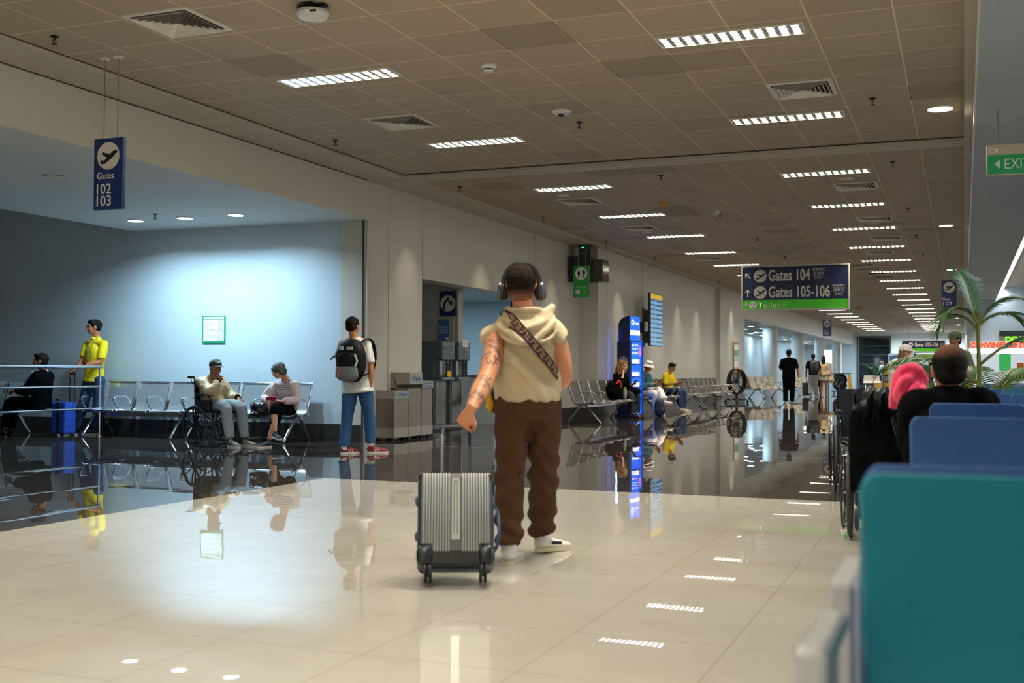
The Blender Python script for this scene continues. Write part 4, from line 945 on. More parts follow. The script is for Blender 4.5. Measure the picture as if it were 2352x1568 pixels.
# dark cafe ledge on the right
t = thing('ledge', (1.0, 12, 0), 'long black ledge with posts at the right edge behind the palm', 'ledge')
b = MB(); b.bb((-.62, -.12, 1.03), (1.6, .12, 1.08)); build('top', b, mat('black_ledge', '#101416', .3), t, 0, .006)
for x in (-.15, .42, 1.4):
    b = MB(); b.bb((x-.03, -.03, 0), (x+.03, .03, 1.03)); build('post', b, MAT['black_ledge'], t, 0)
b = MB(); b.bb((-.3, -.02, .73), (1.6, .02, .79)); build('rail', b, MAT['black_ledge'], t, 0)
b = MB(); b.bb((.15, 16, .35), (3.5, 16.3, .95)); tag(build('seat_row', b, mat('hazy_blue_row', '#3e6488', .4), None, 0, .04), 'long row of dull blue seat backs far behind the palm', 'seat row')
# ------------------------------------------------------------------ people
def skin(name, col): return mat(name, col, .5, var=.06, vscale=14, spec=.35)
def frame_of(F, U):
    U = V(U).normalized(); F = V(F); F = (F-U*F.dot(U)).normalized(); R_ = F.cross(U)      # right, forward, up
    return Matrix((R_, F, U)).transposed()
def lerp(a, b, t): return a+(b-a)*t
class Person:
    def __init__(s, label, Y, J, skin_m, sc=1., vox=.012, faceF=None, headU=(0, 0, 1), prof=None, ground=None, group=None, bend=None):
        s.J = {k: (at(q[0], q[1], Y+q[2]) if len(q) == 3 else V(q[:3])) for k, q in J.items()}
        j = s.J; s.sc = sc; s.vox = vox
        g = ground or (j['an_l']+j['an_r'])/2
        s.root = thing('person', (g[0], g[1], 0), label, 'person', group, world=True)
        s.hip = (j['hip_l']+j['hip_r'])/2; s.shc = (j['sh_l']+j['sh_r'])/2; s.neck = j['neck']
        s.up = (s.shc-s.hip).normalized(); s.bend = V(bend) if bend else V((0, 0, 0))
        s.headF = V(faceF or (0, 1, 0)); s.HM = frame_of(s.headF, headU); s.skin = skin_m
        s.prof = prof or [(-.14, .12, .09), (-.02, .165, .112), (.14, .16, .108), (.35, .14, .098), (.58, .152, .105), (.8, .16, .112), (.93, .148, .095), (1.03, .1, .075), (1.12, .062, .06)]
    def spine(s, t):
        if t <= 1: p = lerp(s.hip, s.shc, t); return p+s.bend*max(0, 4*t*(1-t))
        return lerp(s.shc, s.neck, (t-1)/.15)
    def axes(s, t):
        j = s.J; a = lerp((j['hip_r']-j['hip_l']).normalized(), (j['sh_r']-j['sh_l']).normalized(), min(1, max(0, t))); a = (a-s.up*a.dot(s.up)).normalized()
        return a, s.up.cross(a)
    def torso(s, mb, infl=0., t0=-9, t1=9, wk=1., dk=1., n=20, extra=None, yoke=False):
        rg = []
        for t, hw, hd in (extra or s.prof):
            if t < t0 or t > t1: continue
            a, f = s.axes(t); c = s.spine(t); hw = hw*s.sc*wk+infl; hd = hd*s.sc*dk+infl
            rg.append([c+a*(hw*(abs(cos(q))**.85)*(1 if cos(q) > 0 else -1))+f*(hd*sin(q)) for q in [2*pi*k/n for k in range(n)]])
        mb.rings(rg)
        if yoke:
            j = s.J; q = s.sc; nb = s.shc+s.up*.03*q; k = infl*.8
            for a in 'lr':
                mb.tube([j['sh_'+a], lerp(j['sh_'+a], nb, .5)+s.up*.008*q, nb], [(.046*q+k, .05*q+k), (.052*q+k, .066*q+k), (.056*q+k, .078*q+k)], 14, up=s.up)
                mb.tube([lerp(j['sh_'+a], nb, .3), lerp(j['sh_'+a], s.neck, .72), lerp(s.neck, nb, .35)], [.036*q+k*.7, .04*q+k*.7, .05*q+k*.5], 12)
    def limb(s, mb, names, radii, infl=0., frac=1., n=12):
        """frac: how far along the chain the shape reaches"""
        pts = [s.J[k] for k in names]; seg = [(pts[i+1]-pts[i]).length for i in range(len(pts)-1)]; tot = sum(seg)*frac
        P_, R_ = [], []; d = 0; m_ = len(radii)-1
        N = 14
        for i in range(N+1):
            x = tot*i/N; acc = 0
            for q in range(len(seg)):
                if x <= acc+seg[q]+1e-9 or q == len(seg)-1: P_.append(lerp(pts[q], pts[q+1], min(1, (x-acc)/max(seg[q], 1e-6)))); g = (q+min(1, (x-acc)/max(seg[q], 1e-6)))/len(seg); break
                acc += seg[q]
            r = g*m_; k = min(int(r), m_-1); R_.append(lerp(radii[k], radii[k+1], r-k)*s.sc+infl)
        # soften the bend
        Q_ = [P_[0]]+[(P_[i-1]+P_[i]*2+P_[i+1])/4 for i in range(1, N)]+[P_[N]]
        mb.tube(Q_, R_, n); mb.ell(Q_[0], R_[0], nu=12, nv=8)
        return Q_, R_
    ARM = [.052, .05, .046, .04, .042, .036, .028]; LEG = [.085, .082, .07, .056, .058, .048, .036]
    def hand(s, mb, side, D, Nn, curl=.5, spread=.0, k=1.):
        """D pointing direction, Nn palm facing direction"""
        w_ = s.J['wr_'+side]; D = V(D).normalized(); Nn = V(Nn); Nn = (Nn-D*Nn.dot(D)).normalized(); S_ = D.cross(Nn)
        th = 1 if side == 'l' else -1      # thumb side along S_
        q = s.sc*k; mb.tube([w_-D*.03*q, w_+D*.01*q, w_+D*.05*q, w_+D*.088*q], [(.02*q, .027*q), (.018*q, .031*q), (.016*q, .042*q), (.013*q, .041*q)], 12, up=Nn)
        for i in range(4):
            o = (i-1.5)*.0205*q*th*-1
            base = w_+D*(.086-.004*abs(i-1))*q+S_*o; ln = (.042, .047, .043, .034)[i]*q; c_ = curl*(1+.07*i); d = D.copy(); pts = [base-D*.012*q, base]
            for k_, l in enumerate((ln, ln*.62, ln*.5)):
                a = c_*(.9, 1.15, .8)[k_]; d = (d*cos(a)+Nn*sin(a)).normalized(); Nn2 = Nn; pts.append(pts[-1]+d*l)
                Nn = (Nn-d*Nn.dot(d)).normalized()
            mb.tube(pts, [.0095*q, .0095*q, .009*q, .0082*q, .006*q], 8)
            Nn = V(Nn2); Nn = (D.cross(S_)*-1) if False else s._n0(D, S_)
        Nn = s._n0(D, S_)
        b0 = w_+D*.025*q+S_*(th*.026*q); t1 = b0+(D*.6+S_*th*.75+Nn*.25).normalized()*.042*q; t2 = t1+(D*.85+S_*th*(.3-.5*curl)+Nn*(.2+.5*curl)).normalized()*.032*q; t3 = t2+(D*.85-S_*th*.3*curl+Nn*(.2+.6*curl)).normalized()*.024*q
        mb.tube([b0-S_*th*.012*q, b0, t1, t2, t3], [.012*q, .014*q, .0115*q, .0095*q, .0065*q], 8)
    def _n0(s, D, S_): return S_.cross(D)
    def head(s, mb, big=1.):
        c = s.J['head']; M_ = s.HM; q = s.sc*big
        def E(p, r, R=None): mb.ell(c+M_ @ (V(p)*q), tuple(x*q for x in r), M_ if R is None else M_ @ R, 18, 12)
        E((0, -.012, .022), (.076, .096, .09)); E((0, .022, -.038), (.061, .068, .072)); E((0, .06, -.088), (.026, .024, .02)); E((0, .03, -.075), (.046, .05, .035))
        E((0, .078, .028), (.05, .016, .014)); E((.035, .062, -.025), (.022, .02, .02)); E((-.035, .062, -.025), (.022, .02, .02))
        mb.tube([c+M_ @ (V(p)*q) for p in ((0, .086, .014), (0, .1, -.008), (0, .112, -.028), (0, .094, -.036))], [.008*q, .01*q, .015*q, .012*q], 8)
        E((0, .084, -.056), (.024, .011, .006)); E((0, .082, -.067), (.02, .011, .007))
        for sx in (-1, 1): E((sx*.079, -.004, -.012), (.009, .02, .032), Matrix.Rotation(sx*.25, 3, 'Z')); E((sx*.083, -.012, -.002), (.006, .014, .018))
        # neck
        a = c+M_ @ V((0, -.03, -.03))*q; b_ = s.neck; d = lerp(a, b_, .55)
        mb.tube([a, d, b_, b_+(s.shc-s.neck)*.6], [(.055*q, .055*q), (.053*q, .055*q), (.06*q, .066*q), (.075*q, .09*q)], 14)
    def body(s, hands=None, arms=True, legs=True, big=1.):
        mb = MB(); s.torso(mb, 0., yoke=True)
        for a in 'lr':
            s.limb(mb, ['sh_'+a, 'el_'+a, 'wr_'+a], s.ARM)
            if legs: h0 = s.J['hip_'+a]; s.J['hip_'+a] = lerp(h0, s.J['kn_'+a], .09); s.limb(mb, ['hip_'+a, 'kn_'+a, 'an_'+a], s.LEG); s.J['hip_'+a] = h0
            if hands and a in hands: s.hand(mb, a, *hands[a])
        s.head(mb, big); s.big = big
        ob = fbuild('body', mb, s.skin, s.root, s.vox, it=3, fac=.45)
        return ob
    def face(s, brow='#241a14', lips='#8d4f42', iris='#1d1410'):
        c = s.J['head']; M_ = s.HM; q = s.sc*getattr(s, 'big', 1); mb = MB(); m2 = MB(); m3 = MB(); m4 = MB()
        for sx in (-1, 1):
            mb.ell(c+M_ @ V((sx*.031, .078, .006))*q, (.0135*q, .009*q, .0065*q), M_, 12, 8)
            m2.ell(c+M_ @ V((sx*.031, .085, .006))*q, (.0058*q, .0035*q, .0058*q), M_, 10, 6)
            m3.tube([c+M_ @ V(p)*q for p in ((sx*.014, .094, .026), (sx*.032, .094, .032), (sx*.05, .08, .026))], [.0035*q, .0045*q, .002*q], 6)
        m4.tube([c+M_ @ V(p)*q for p in ((-.022, .085, -.061), (0, .0945, -.0605), (.022, .085, -.061))], [.003*q, .006*q, .003*q], 6)
        build('eyes', mb, mat('eye_white', '#cfc6bb', .2), s.root); build('irises', m2, mat('iris'+iris, iris, .2), s.root)
        build('eyebrows', m3, mat('brow'+brow, brow, .8), s.root); build('lips', m4, mat('lips'+lips, lips, .5), s.root)
    def hair(s, style, m_, amp=.006, vox=None, name='hair'):
        c = s.J['head']; M_ = s.HM; q = s.sc*getattr(s, 'big', 1); mb = MB()
        def E(p, r): mb.ell(c+M_ @ (V(p)*q), tuple(x*q for x in r), M_, 18, 12)
        if style in ('short', 'buzz'):
            k = .0 if style == 'buzz' else .008
            E((0, -.02, .03+k*.6), (.0775+k, .0945+k, .087+k)); E((0, -.05, -.018), (.07+k*.5, .057+k, .062))
            if style == 'short': E((0, .03, .075), (.06, .055, .038))
        elif style == 'side':
            E((0, -.02, .036), (.084, .1, .088)); E((0, -.05, -.015), (.074, .058, .06)); E((.02, .055, .082), (.052, .038, .03)); E((-.03, .045, .088), (.045, .045, .028))
        elif style == 'bob':
            E((0, -.016, .03), (.092, .106, .094)); E((0, -.045, -.03), (.086, .072, .07)); E((.05, -.01, -.01), (.038, .055, .065)); E((-.05, -.01, -.01), (.038, .055, .065)); E((0, .06, .055), (.062, .035, .035))
        elif style == 'long':
            E((0, -.02, .03), (.088, .102, .092)); mb.tube([c+M_ @ V(p)*q for p in ((0, -.05, .02), (0, -.085, -.08), (0, -.1, -.2), (0, -.1, -.32), (.01, -.09, -.4))], [(.07*q, .08*q), (.05*q, .09*q), (.045*q, .085*q), (.035*q, .06*q), (.01*q, .02*q)], 14, up=s.HM @ V((0, 1, 0)))
        elif style == 'balding':
            E((0, -.028, .018), (.079, .096, .082)); E((0, -.052, -.03), (.072, .055, .06))
        elif style == 'pony':
            E((0, -.02, .03), (.088, .102, .092)); E((0, -.09, -.02), (.05, .04, .07)); E((0, -.1, -.09), (.035, .03, .06))
        elif style == 'curly':
            rnd = random.Random(3)
            for i in range(230):
                a = rnd.uniform(0, 2*pi); z = rnd.uniform(-.2, .13); rad = .105+(.02 if z < 0 else -.03*max(0, z-.04)/.1)
                x, y = cos(a)*rad, sin(a)*rad-.03
                if y > .045 and z < .06 and abs(x) < .06: continue
                if z < -.05 and y > .035: continue
                zz = z; E((x, y, zz), (.024, .024, .028))
            E((0, -.03, .04), (.09, .1, .085)); E((0, -.06, -.05), (.09, .07, .1))
        return fbuild(name, mb, m_, s.root, vox or max(.006, s.vox*.7), it=2 if style != 'curly' else 1, amp=amp, freq=28, stretch=(1, 1, .6))
    def shirt(s, m_, hem=-.12, sleeve=.45, infl=.014, sr=None, amp=.008, neck=1.04, wk=1., dk=1., name='shirt', extra=None, vox=None, freq=9, more=None):
        mb = MB()
        prof = extra or [(hem, .176*wk, .13*dk), (hem+.05, .177*wk, .132*dk)]+[(t, max(hw*wk, .168*wk if t < .7 else hw), hd*dk*1.04) for t, hw, hd in s.prof if hem+.08 < t <= .96]+[(1.0, .1, .08), (neck, .074, .07)]
        s.torso(mb, infl, extra=prof, yoke=True)
        rr = sr or [.06, .064, .062, .057, .052, .047, .043]
        for a in 'lr':
            sl = sleeve[a] if isinstance(sleeve, dict) else sleeve
            if sl > 0: s.limb(mb, ['sh_'+a, 'el_'+a, 'wr_'+a], rr, infl*.35, sl, 14)
        if more: more(mb)
        return fbuild(name, mb, m_, s.root, vox or s.vox, it=4, amp=amp, freq=freq, stretch=(1, 1, .55), amp2=amp*.25, freq2=34)
    def trousers(s, m_, radii=None, frac=.97, top=.12, infl=.008, amp=.008, name='trousers', wk=1., vox=None, freq=10, more=None, dk=1.):
        mb = MB(); s.torso(mb, infl, extra=[(-.12, .14*wk, .11*dk), (-.03, .168*wk, .122*dk), (.06, .162*wk, .118*dk), (top, .152*wk, .112*dk)])
        rr = radii or [.1, .095, .085, .075, .072, .066, .062]
        for a in 'lr':
            h0 = s.J['hip_'+a]; s.J['hip_'+a] = lerp(h0, s.J['kn_'+a], .09); s.limb(mb, ['hip_'+a, 'kn_'+a, 'an_'+a], rr, infl, frac[a] if isinstance(frac, dict) else frac, 16); s.J['hip_'+a] = h0
        if more: more(mb)
        return fbuild(name, mb, m_, s.root, vox or s.vox, it=4, amp=amp, freq=freq, stretch=(1, 1, .7), amp2=amp*.2, freq2=30)
    def shoe(s, side, toe, m_, sole_m, q=1., lift=None, nm='shoe'):
        """toe: world point at the tip of the shoe (on its sole)"""
        an = s.J['an_'+side]; toe = V(toe); d = (toe-an); d.z = 0; dl = d.normalized(); heel = V((an.x, an.y, 0))-dl*.045*s.sc
        tz = toe.z; hz = (an.z-.085*s.sc) if lift is None else lift
        hp = V((heel.x, heel.y, hz)); tp = V((heel.x, heel.y, 0))+dl*(.275*s.sc*q); tp.z = tz
        ax = (tp-hp).normalized(); up = (V((0, 0, 1))-ax*ax.z).normalized(); sd = ax.cross(up); k = s.sc*q; L_ = (tp-hp).length
        def pt(a, z): return hp+ax*(a*L_)+up*(z*k)
        mb = MB(); mb.tube([pt(0, .045), pt(.08, .05), pt(.3, .05), pt(.55, .04), pt(.8, .032), pt(.96, .028), pt(1., .026)], [(.02*k, .02*k), (.035*k, .034*k), (.038*k, .037*k), (.032*k, .042*k), (.024*k, .045*k), (.018*k, .036*k), (.006*k, .012*k)], 14, up=up)
        mb.ell(pt(.2, .075), (.036*k, .04*k, .04*k))
        o = fbuild(nm, mb, m_, s.root, .008 if s.vox < .011 else s.vox*.8, it=2)
        sb = MB(); rg = []
        for a, w_ in ((0, .012), (.04, .028), (.15, .034), (.4, .033), (.65, .043), (.82, .044), (.95, .03), (1.005, .01)):
            c = pt(a, 0); rg.append([c-sd*w_*k, c+sd*w_*k, c+sd*w_*k+up*.024*k, c-sd*w_*k+up*.024*k])
        sb.rings(rg); so = build('sole', sb, sole_m, s.root, 60); so.parent = o
        return o

def wheelchair(loc, rz, label, wsep=.56, fab='#12161c', big_r=.305, rests=True, back_h=.95, footd=.62, grips=True, cast_ang=0., cr=.075):
    """faces local +y, axle at the origin"""
    t = thing('wheelchair', loc, label, 'wheelchair', rz=rz)
    mf = mat('black_frame', '#0d0f12', .25, .3, coat=.4); mtire = mat('grey_tyre', '#3b3c3a', .7); mfab = mat('fabric'+fab, fab, .7, bump=.1, bscale=60)
    mrim = mat('dark_rim', '#17191b', .3, .5)
    for s in (-1, 1):
        x = s*(wsep/2+.03)
        b = MB(); b.ring((x, 0, big_r), (1, 0, 0), big_r-.015, .015, 44, 8); w_ = build('wheel', b, mtire, t)
        b = MB(); b.ring((x, 0, big_r), (1, 0, 0), big_r-.035, .01, 44, 6); b.cyl((x-.03, 0, big_r), (x+.03, 0, big_r), .028, n=14); c = build('rim', b, mrim, w_)
        b = MB()
        for k in range(8):
            a = 2*pi*k/8+.2; b.tube([(x, .02*cos(a), big_r+.02*sin(a)), (x, (big_r-.04)*cos(a), big_r+(big_r-.04)*sin(a))], [.016, .012], 6)
        build('spokes', b, mrim, w_)
        b = MB(); b.ring((x+s*.045, 0, big_r), (1, 0, 0), big_r-.05, .008, 40, 6)
        for k in range(6):
            a = 2*pi*k/6; b.cyl((x, (big_r-.04)*cos(a), big_r+(big_r-.04)*sin(a)), (x+s*.045, (big_r-.05)*cos(a), big_r+(big_r-.05)*sin(a)), .005, n=6)
        build('hand_rim', b, mf, w_)
        xi = s*wsep/2
        b = MB()
        b.tube(subdiv([(xi, -.16, back_h), (xi, -.08, back_h), (xi, -.05, back_h-.05), (xi, -.04, .7), (xi, -.02, .5), (xi, 0, .32)], 3), .012, 8)
        b.tube([(xi, -.03, .48), (xi, .42, .5), (xi, .47, .42), (xi, .5, .25), (xi, .56, .14)], .012, 8)
        b.tube([(xi, 0, .3), (xi, .36, .26), (xi, .4, .5)], .011, 8); b.cyl((xi, .38, .5), (xi, .38, .2), .012)
        b.tube(subdiv([(xi, -.03, .7), (xi, .1, .72), (xi, .26, .72), (xi, .34, .66), (xi, .36, .5)], 3), .011, 8)
        build('side_frame', b, mf, t)
        b = MB(); b.bb((xi-.008, -.02, .48), (xi+.008, .33, .66)); build('skirt_guard', b, mfab, t, 0)
        b = MB(); b.bb((xi-.025, -.01, .72), (xi+.025, .28, .75)); build('armrest', b, mfab, t, 0, .01)
        if grips: b = MB(); b.tube([(xi, -.2, back_h), (xi, -.07, back_h)], .018, 10); build('push_grip', b, mf, t); b = MB(); b.tube([(xi, -.15, back_h-.01), (xi, -.12, back_h-.07), (xi, -.05, back_h-.1)], .006, 6); build('brake_lever', b, mf, t)
        # caster
        b = MB(); cx_, cy_ = xi, .4; dx, dy = sin(cast_ang)*.05, -cos(cast_ang)*.05
        b.ring((cx_+dx, cy_+dy, cr), (cos(cast_ang), sin(cast_ang), 0), cr-.015, .016, 24, 8); b.cyl((cx_+dx-.012, cy_+dy, cr), (cx_+dx+.012, cy_+dy, cr), cr*.65, n=16); b.tube([(cx_, cy_, .15+cr), (cx_, cy_, .1+cr), (cx_+dx*.5+.02, cy_+dy*.5, cr*2), (cx_+dx+.02, cy_+dy, cr)], .014, 6)
        build('caster', b, mtire, t)
        if rests:
            b = MB(); b.bb((xi-.02 if s > 0 else xi-.13, .52, .1), (xi+.13 if s < 0 else xi+.02, .68, .12)); build('footplate', b, mf, t, 0, .004)
    b = MB(); b.rings([[(-wsep/2, -.05+.03*0, z), (-wsep/4, -.085, z-.0), (wsep/4, -.085, z), (wsep/2, -.05, z), (wsep/2, -.035, z), (wsep/4, -.07, z), (-wsep/4, -.07, z), (-wsep/2, -.035, z)] for z in (.5, .7, back_h-.05)]); build('backrest', b, mfab, t, 60)
    b = MB(); b.rings([[(-wsep/2, y, .49), (0, y, .455), (wsep/2, y, .49), (wsep/2, y, .515), (0, y, .48), (-wsep/2, y, .515)] for y in (-.03, .2, .42)]); build('seat', b, mfab, t, 60)
    b = MB(); b.cyl((-wsep/2, .1, .46), (wsep/2, .1, .2), .01); b.cyl((wsep/2, .1, .46), (-wsep/2, .1, .2), .01); b.cyl((-wsep/2-.03, 0, big_r), (wsep/2+.03, 0, big_r), .01); build('cross_brace', b, mf, t)
    return t
# ------------------------------------------------------------------ the man with the suitcase
Y0 = 6.05
S_main = skin('light_tan_skin', '#c4845c')
P = Person('person seen from behind in a sleeveless cream hoodie and brown trousers, pulling a suitcase', Y0,
  dict(head=(1198, 658, .02), neck=(1206, 722, .03), sh_l=(1146, 768, -.02), sh_r=(1272, 764, .06), el_l=(1118, 868, -.26), wr_l=(1081, 941, -.545),
       el_r=(1298, 862, .08), wr_r=(1268, 896, .3), hip_l=(1178, 930, .0), hip_r=(1246, 930, .06), kn_l=(1171, 1092, -.02), an_l=(1168, 1258, -.12),
       kn_r=(1250, 1085, .2), an_r=(1243, 1232, .33)), S_main, 1.0, .0075, faceF=(-.26, .96, -.1), headU=(.03, -.1, 1))
P.ARM = [.06, .066, .06, .05, .057, .046, .032]
J = P.J
D_ = (at(1056, 990, Y0+.02)-J['wr_l']).normalized()
bd = P.body(hands={'l': ((-.5, .0, -.85), (.1, .97, -.2), 1.35, 0, 1.12), 'r': ((-.6, .5, 0), (0, 0, -1), .4)}, big=1.14)
me = bd.data; o_ = V(ORG[P.root.name])
at_ = me.attributes.new('tattoo', 'FLOAT', 'POINT'); vals = []
el, wr, sh = J['el_l'], J['wr_l'], J['sh_l']
for v in me.vertices:
    p = v.co+o_; k = 0.
    for a, b_, t0, t1 in ((sh, el, .25, .88), (el, wr, .1, .5), (el, wr, .56, .86)):
        ab = b_-a; t = (p-a).dot(ab)/ab.length_squared; d = (p-(a+ab*t)).length
        if d < .085 and t0 < t < t1: k = max(k, min(1, (t-t0)/.06, (t1-t)/.06))
    a, b_ = J['el_r'], J['wr_r']; ab = b_-a; t = (p-a).dot(ab)/ab.length_squared
    if 0.35 < t < 1 and (p-(a+ab*t)).length < .07: k = max(k, .8)
    vals.append(k)
at_.data.foreach_set('value', vals)
mt = S_main.copy(); mt.name = 'tattooed_skin'; nt = mt.node_tree; bs = nt.nodes['Principled BSDF']; L = nt.links.new
src = bs.inputs['Base Color'].links[0].from_socket
an = nt.nodes.new('ShaderNodeAttribute'); an.attribute_name = 'tattoo'
tc = nt.nodes.new('ShaderNodeTexCoord')
n1 = nt.nodes.new('ShaderNodeTexNoise'); n1.inputs['Scale'].default_value = 15; n1.inputs['Detail'].default_value = 6; n1.inputs['Roughness'].default_value = .65; n1.inputs['Distortion'].default_value = 1.1; L(tc.outputs['Object'], n1.inputs['Vector'])
w1 = nt.nodes.new('ShaderNodeTexVoronoi'); w1.feature = 'DISTANCE_TO_EDGE'; w1.inputs['Scale'].default_value = 24; L(tc.outputs['Object'], w1.inputs['Vector'])
ink = mathn(nt, 'MAXIMUM', mathn(nt, 'MULTIPLY', mathn(nt, 'SUBTRACT', n1.outputs['Fac'], .47), 7, True), mathn(nt, 'MULTIPLY', mathn(nt, 'LESS_THAN', w1.outputs['Distance'], .07), mathn(nt, 'GREATER_THAN', n1.outputs['Fac'], .46)))
ink = mathn(nt, 'MULTIPLY', mathn(nt, 'MULTIPLY', ink, an.outputs['Fac'], True), .78)
L(mixc(nt, ink, src, srgb('#3a3832')), bs.inputs['Base Color'])
me.materials.clear(); me.materials.append(mt)
# short dark hair, thinner at the crown and faded towards the neck
hm = mat('cropped_dark_hair', '#17110d', .85, spec=.1, bump=.6, bscale=260)
hm = hm.copy(); nt = hm.node_tree; bs = nt.nodes['Principled BSDF']; L = nt.links.new; tc = nt.nodes.new('ShaderNodeTexCoord')
c_ = J['head']-o_+V((.02, -.065, .075)); sb = nt.nodes.new('ShaderNodeVectorMath'); sb.operation = 'DISTANCE'; L(tc.outputs['Object'], sb.inputs[0]); sb.inputs[1].default_value = c_
f1 = mathn(nt, 'SUBTRACT', 1., mathn(nt, 'MULTIPLY', sb.outputs['Value'], 24.), True)
sp = nt.nodes.new('ShaderNodeSeparateXYZ'); L(tc.outputs['Object'], sp.inputs[0]); zz = (J['head']-o_).z
f2 = mathn(nt, 'MULTIPLY', mathn(nt, 'SUBTRACT', zz-.02, sp.outputs[2]), 13., True)
nz = nt.nodes.new('ShaderNodeTexNoise'); nz.inputs['Scale'].default_value = 240; L(tc.outputs['Object'], nz.inputs['Vector'])
ff = mathn(nt, 'MULTIPLY', mathn(nt, 'MAXIMUM', f1, f2), mathn(nt, 'MULTIPLY', nz.outputs['Fac'], 1.5), True)
n4 = nt.nodes.new('ShaderNodeTexNoise'); n4.inputs['Scale'].default_value = 130; n4.inputs['Detail'].default_value = 4; L(tc.outputs['Object'], n4.inputs['Vector'])
L(mixc(nt, ff, mixc(nt, mathn(nt, 'MULTIPLY', mathn(nt, 'SUBTRACT', n4.outputs['Fac'], .42), 5., True), srgb('#0e0a07'), srgb('#33241a')), srgb('#a8765a')), bs.inputs['Base Color'])
P.hair('buzz', hm, amp=.002, vox=.006)
# hoodie: body, short open sleeve caps, gathered hem, hood lying in folds
M_hood = mat('cream_cotton', '#c4b391', .85, bump=.15, bscale=160, spec=.25, var=.03, vscale=30)
M_brown = mat('brown_twill', '#4c301b', .85, bump=.15, bscale=220, spec=.25, var=.1, vscale=12)
def hoodf(mb):
    for a, tgt in (('l', at(1113, 772, Y0-.02)), ('r', at(1295, 782, Y0+.08))):
        s_ = J['sh_'+a]; mb.tube([lerp(s_, P.neck, .4), s_, lerp(s_, tgt, .7), tgt], [(.08, .08), (.074, .074), (.062, .072), (.05, .08)], 16)
    hm_ = lerp(P.hip, P.shc, .1)
extra = [(.04, .172, .12), (.1, .192, .138), (.2, .197, .14), (.4, .198, .138), (.6, .196, .134), (.8, .19, .13), (.93, .17, .11), (1.0, .125, .09), (1.06, .08, .07)]
def foldd(p):
    d = 0
    # long soft diagonal creases radiating from under the hood, vertical gathers at the hem
    zr = (p.z-P.hip.z)/.5; c = P.hip
    x = (p-c).dot(CR)
    w = sin(x*30+p.z*26+1.6*sin(p.z*11)+.8*sin(x*17)); d += .015*(abs(w)**.7*(1 if w > 0 else -1))*max(0, min(1, 1.15-abs(zr-.45)*1.6))*(.55+.45*sin(x*9+2))
    for (cx0, cz0, ax0, fr0, am) in ((-.1, .28, -.9, 60, .006), (.09, .2, .8, 55, .007), (.02, .36, .2, 48, .005)):
        u_ = (x-cx0)*cos(ax0)+(p.z-c.z-cz0)*sin(ax0); v_ = -(x-cx0)*sin(ax0)+(p.z-c.z-cz0)*cos(ax0); d += am*sin(u_*fr0)*math.exp(-(v_/.12)**2-(u_/.1)**2)
    d += .005*sin(x*85+3*sin(p.z*20))*max(0, 1-abs(p.z-(c.z+.06))/.09)
    return d
mbh = MB(); P.torso(mbh, .0, extra=extra); hoodf(mbh)
fbuild('hoodie', mbh, M_hood, P.root, .0085, it=5, amp=.009, freq=7, stretch=(1, 1, .5), fn=foldd)
b = MB()
def Wp(u, v, dy): return at(u, v, Y0+dy)
roll = [Wp(1150, 742, -.02), Wp(1152, 752, -.1), Wp(1178, 768, -.155), Wp(1212, 787, -.17), Wp(1240, 768, -.12), Wp(1268, 742, -.04), Wp(1262, 722, .03)]
b.tube(subdiv(roll, 4), [(.02, .028)]*25, 10)
for k, (dz, dy) in enumerate(((0, 0), (.018, .025), (.04, .045), (.062, .06))):
    rr = [p+V((0, dy, dz)) for p in [Wp(1156, 733, -.04), Wp(1175, 741, -.12), Wp(1210, 757, -.15), Wp(1243, 742, -.1), Wp(1262, 727, -.02)]]
    b.tube(subdiv(rr, 4), .022, 10)
b.tube(subdiv([Wp(1160, 724, .02), Wp(1172, 714, -.05), Wp(1205, 712, -.095), Wp(1240, 712, -.06), Wp(1262, 722, .02)], 4), .017, 10)
b.tube(subdiv([Wp(1168, 722, -.06), Wp(1196, 741, -.12), Wp(1206, 765, -.155)], 4), [.02]*8+[.014], 10)
b.tube(subdiv([Wp(1250, 718, -.03), Wp(1226, 741, -.1), Wp(1214, 768, -.15)], 4), [.021]*8+[.014], 10)
b.ell(Wp(1206, 732, -.06), (.1, .045, .05))
b.tube(subdiv([Wp(1143, 756, -.05), Wp(1160, 778, -.15), Wp(1200, 792, -.168)], 4), .012, 8)
b.tube(subdiv([Wp(1278, 758, .0), Wp(1262, 778, -.1), Wp(1224, 792, -.16)], 4), .012, 8)
fbuild('hood', b, M_hood, P.root, .006, it=3, amp=.004, freq=16)
def trf(p):
    c = P.hip; x = (p-c).dot(CR); d = .005*sin(x*110)*max(0, 1-abs(p.z-(c.z+.045))/.05)
    for nm, zz in (('kn_l', 1.), ('kn_r', 1.)): 
        k = J[nm]; xl = (p-k).dot(CR); s_ = -1 if nm == 'kn_l' else 1
        if abs(xl) < .15: w = sin((p.z-k.z)*46+xl*38*s_+1.2*sin(xl*20)); d += .011*(abs(w)**.6*(1 if w > 0 else -1))*max(0, 1-abs(p.z-k.z-.02)/.22)
        if abs(xl) < .15: w = sin((p.z-k.z)*30-xl*26*s_+2); d += .006*w*max(0, 1-abs(p.z-k.z-.26)/.18)
    w = sin(p.z*56+x*30+1.5*sin(x*16)); d += .014*(abs(w)**.7*(1 if w > 0 else -1))*max(0, 1-abs(p.z-.18)/.15)
    return d
P.trousers(M_brown, [.108, .1, .094, .09, .086, .08, .078], frac={'l': .985, 'r': .975}, top=.1, infl=.006, amp=.007, wk=1.1, dk=1.12, vox=.0085, freq=8) if False else None
mb = MB(); P.torso(mb, .006, extra=[(-.2, .13, .12), (-.1, .175, .135), (-.02, .183, .138), (.05, .172, .128), (.1, .155, .118)])
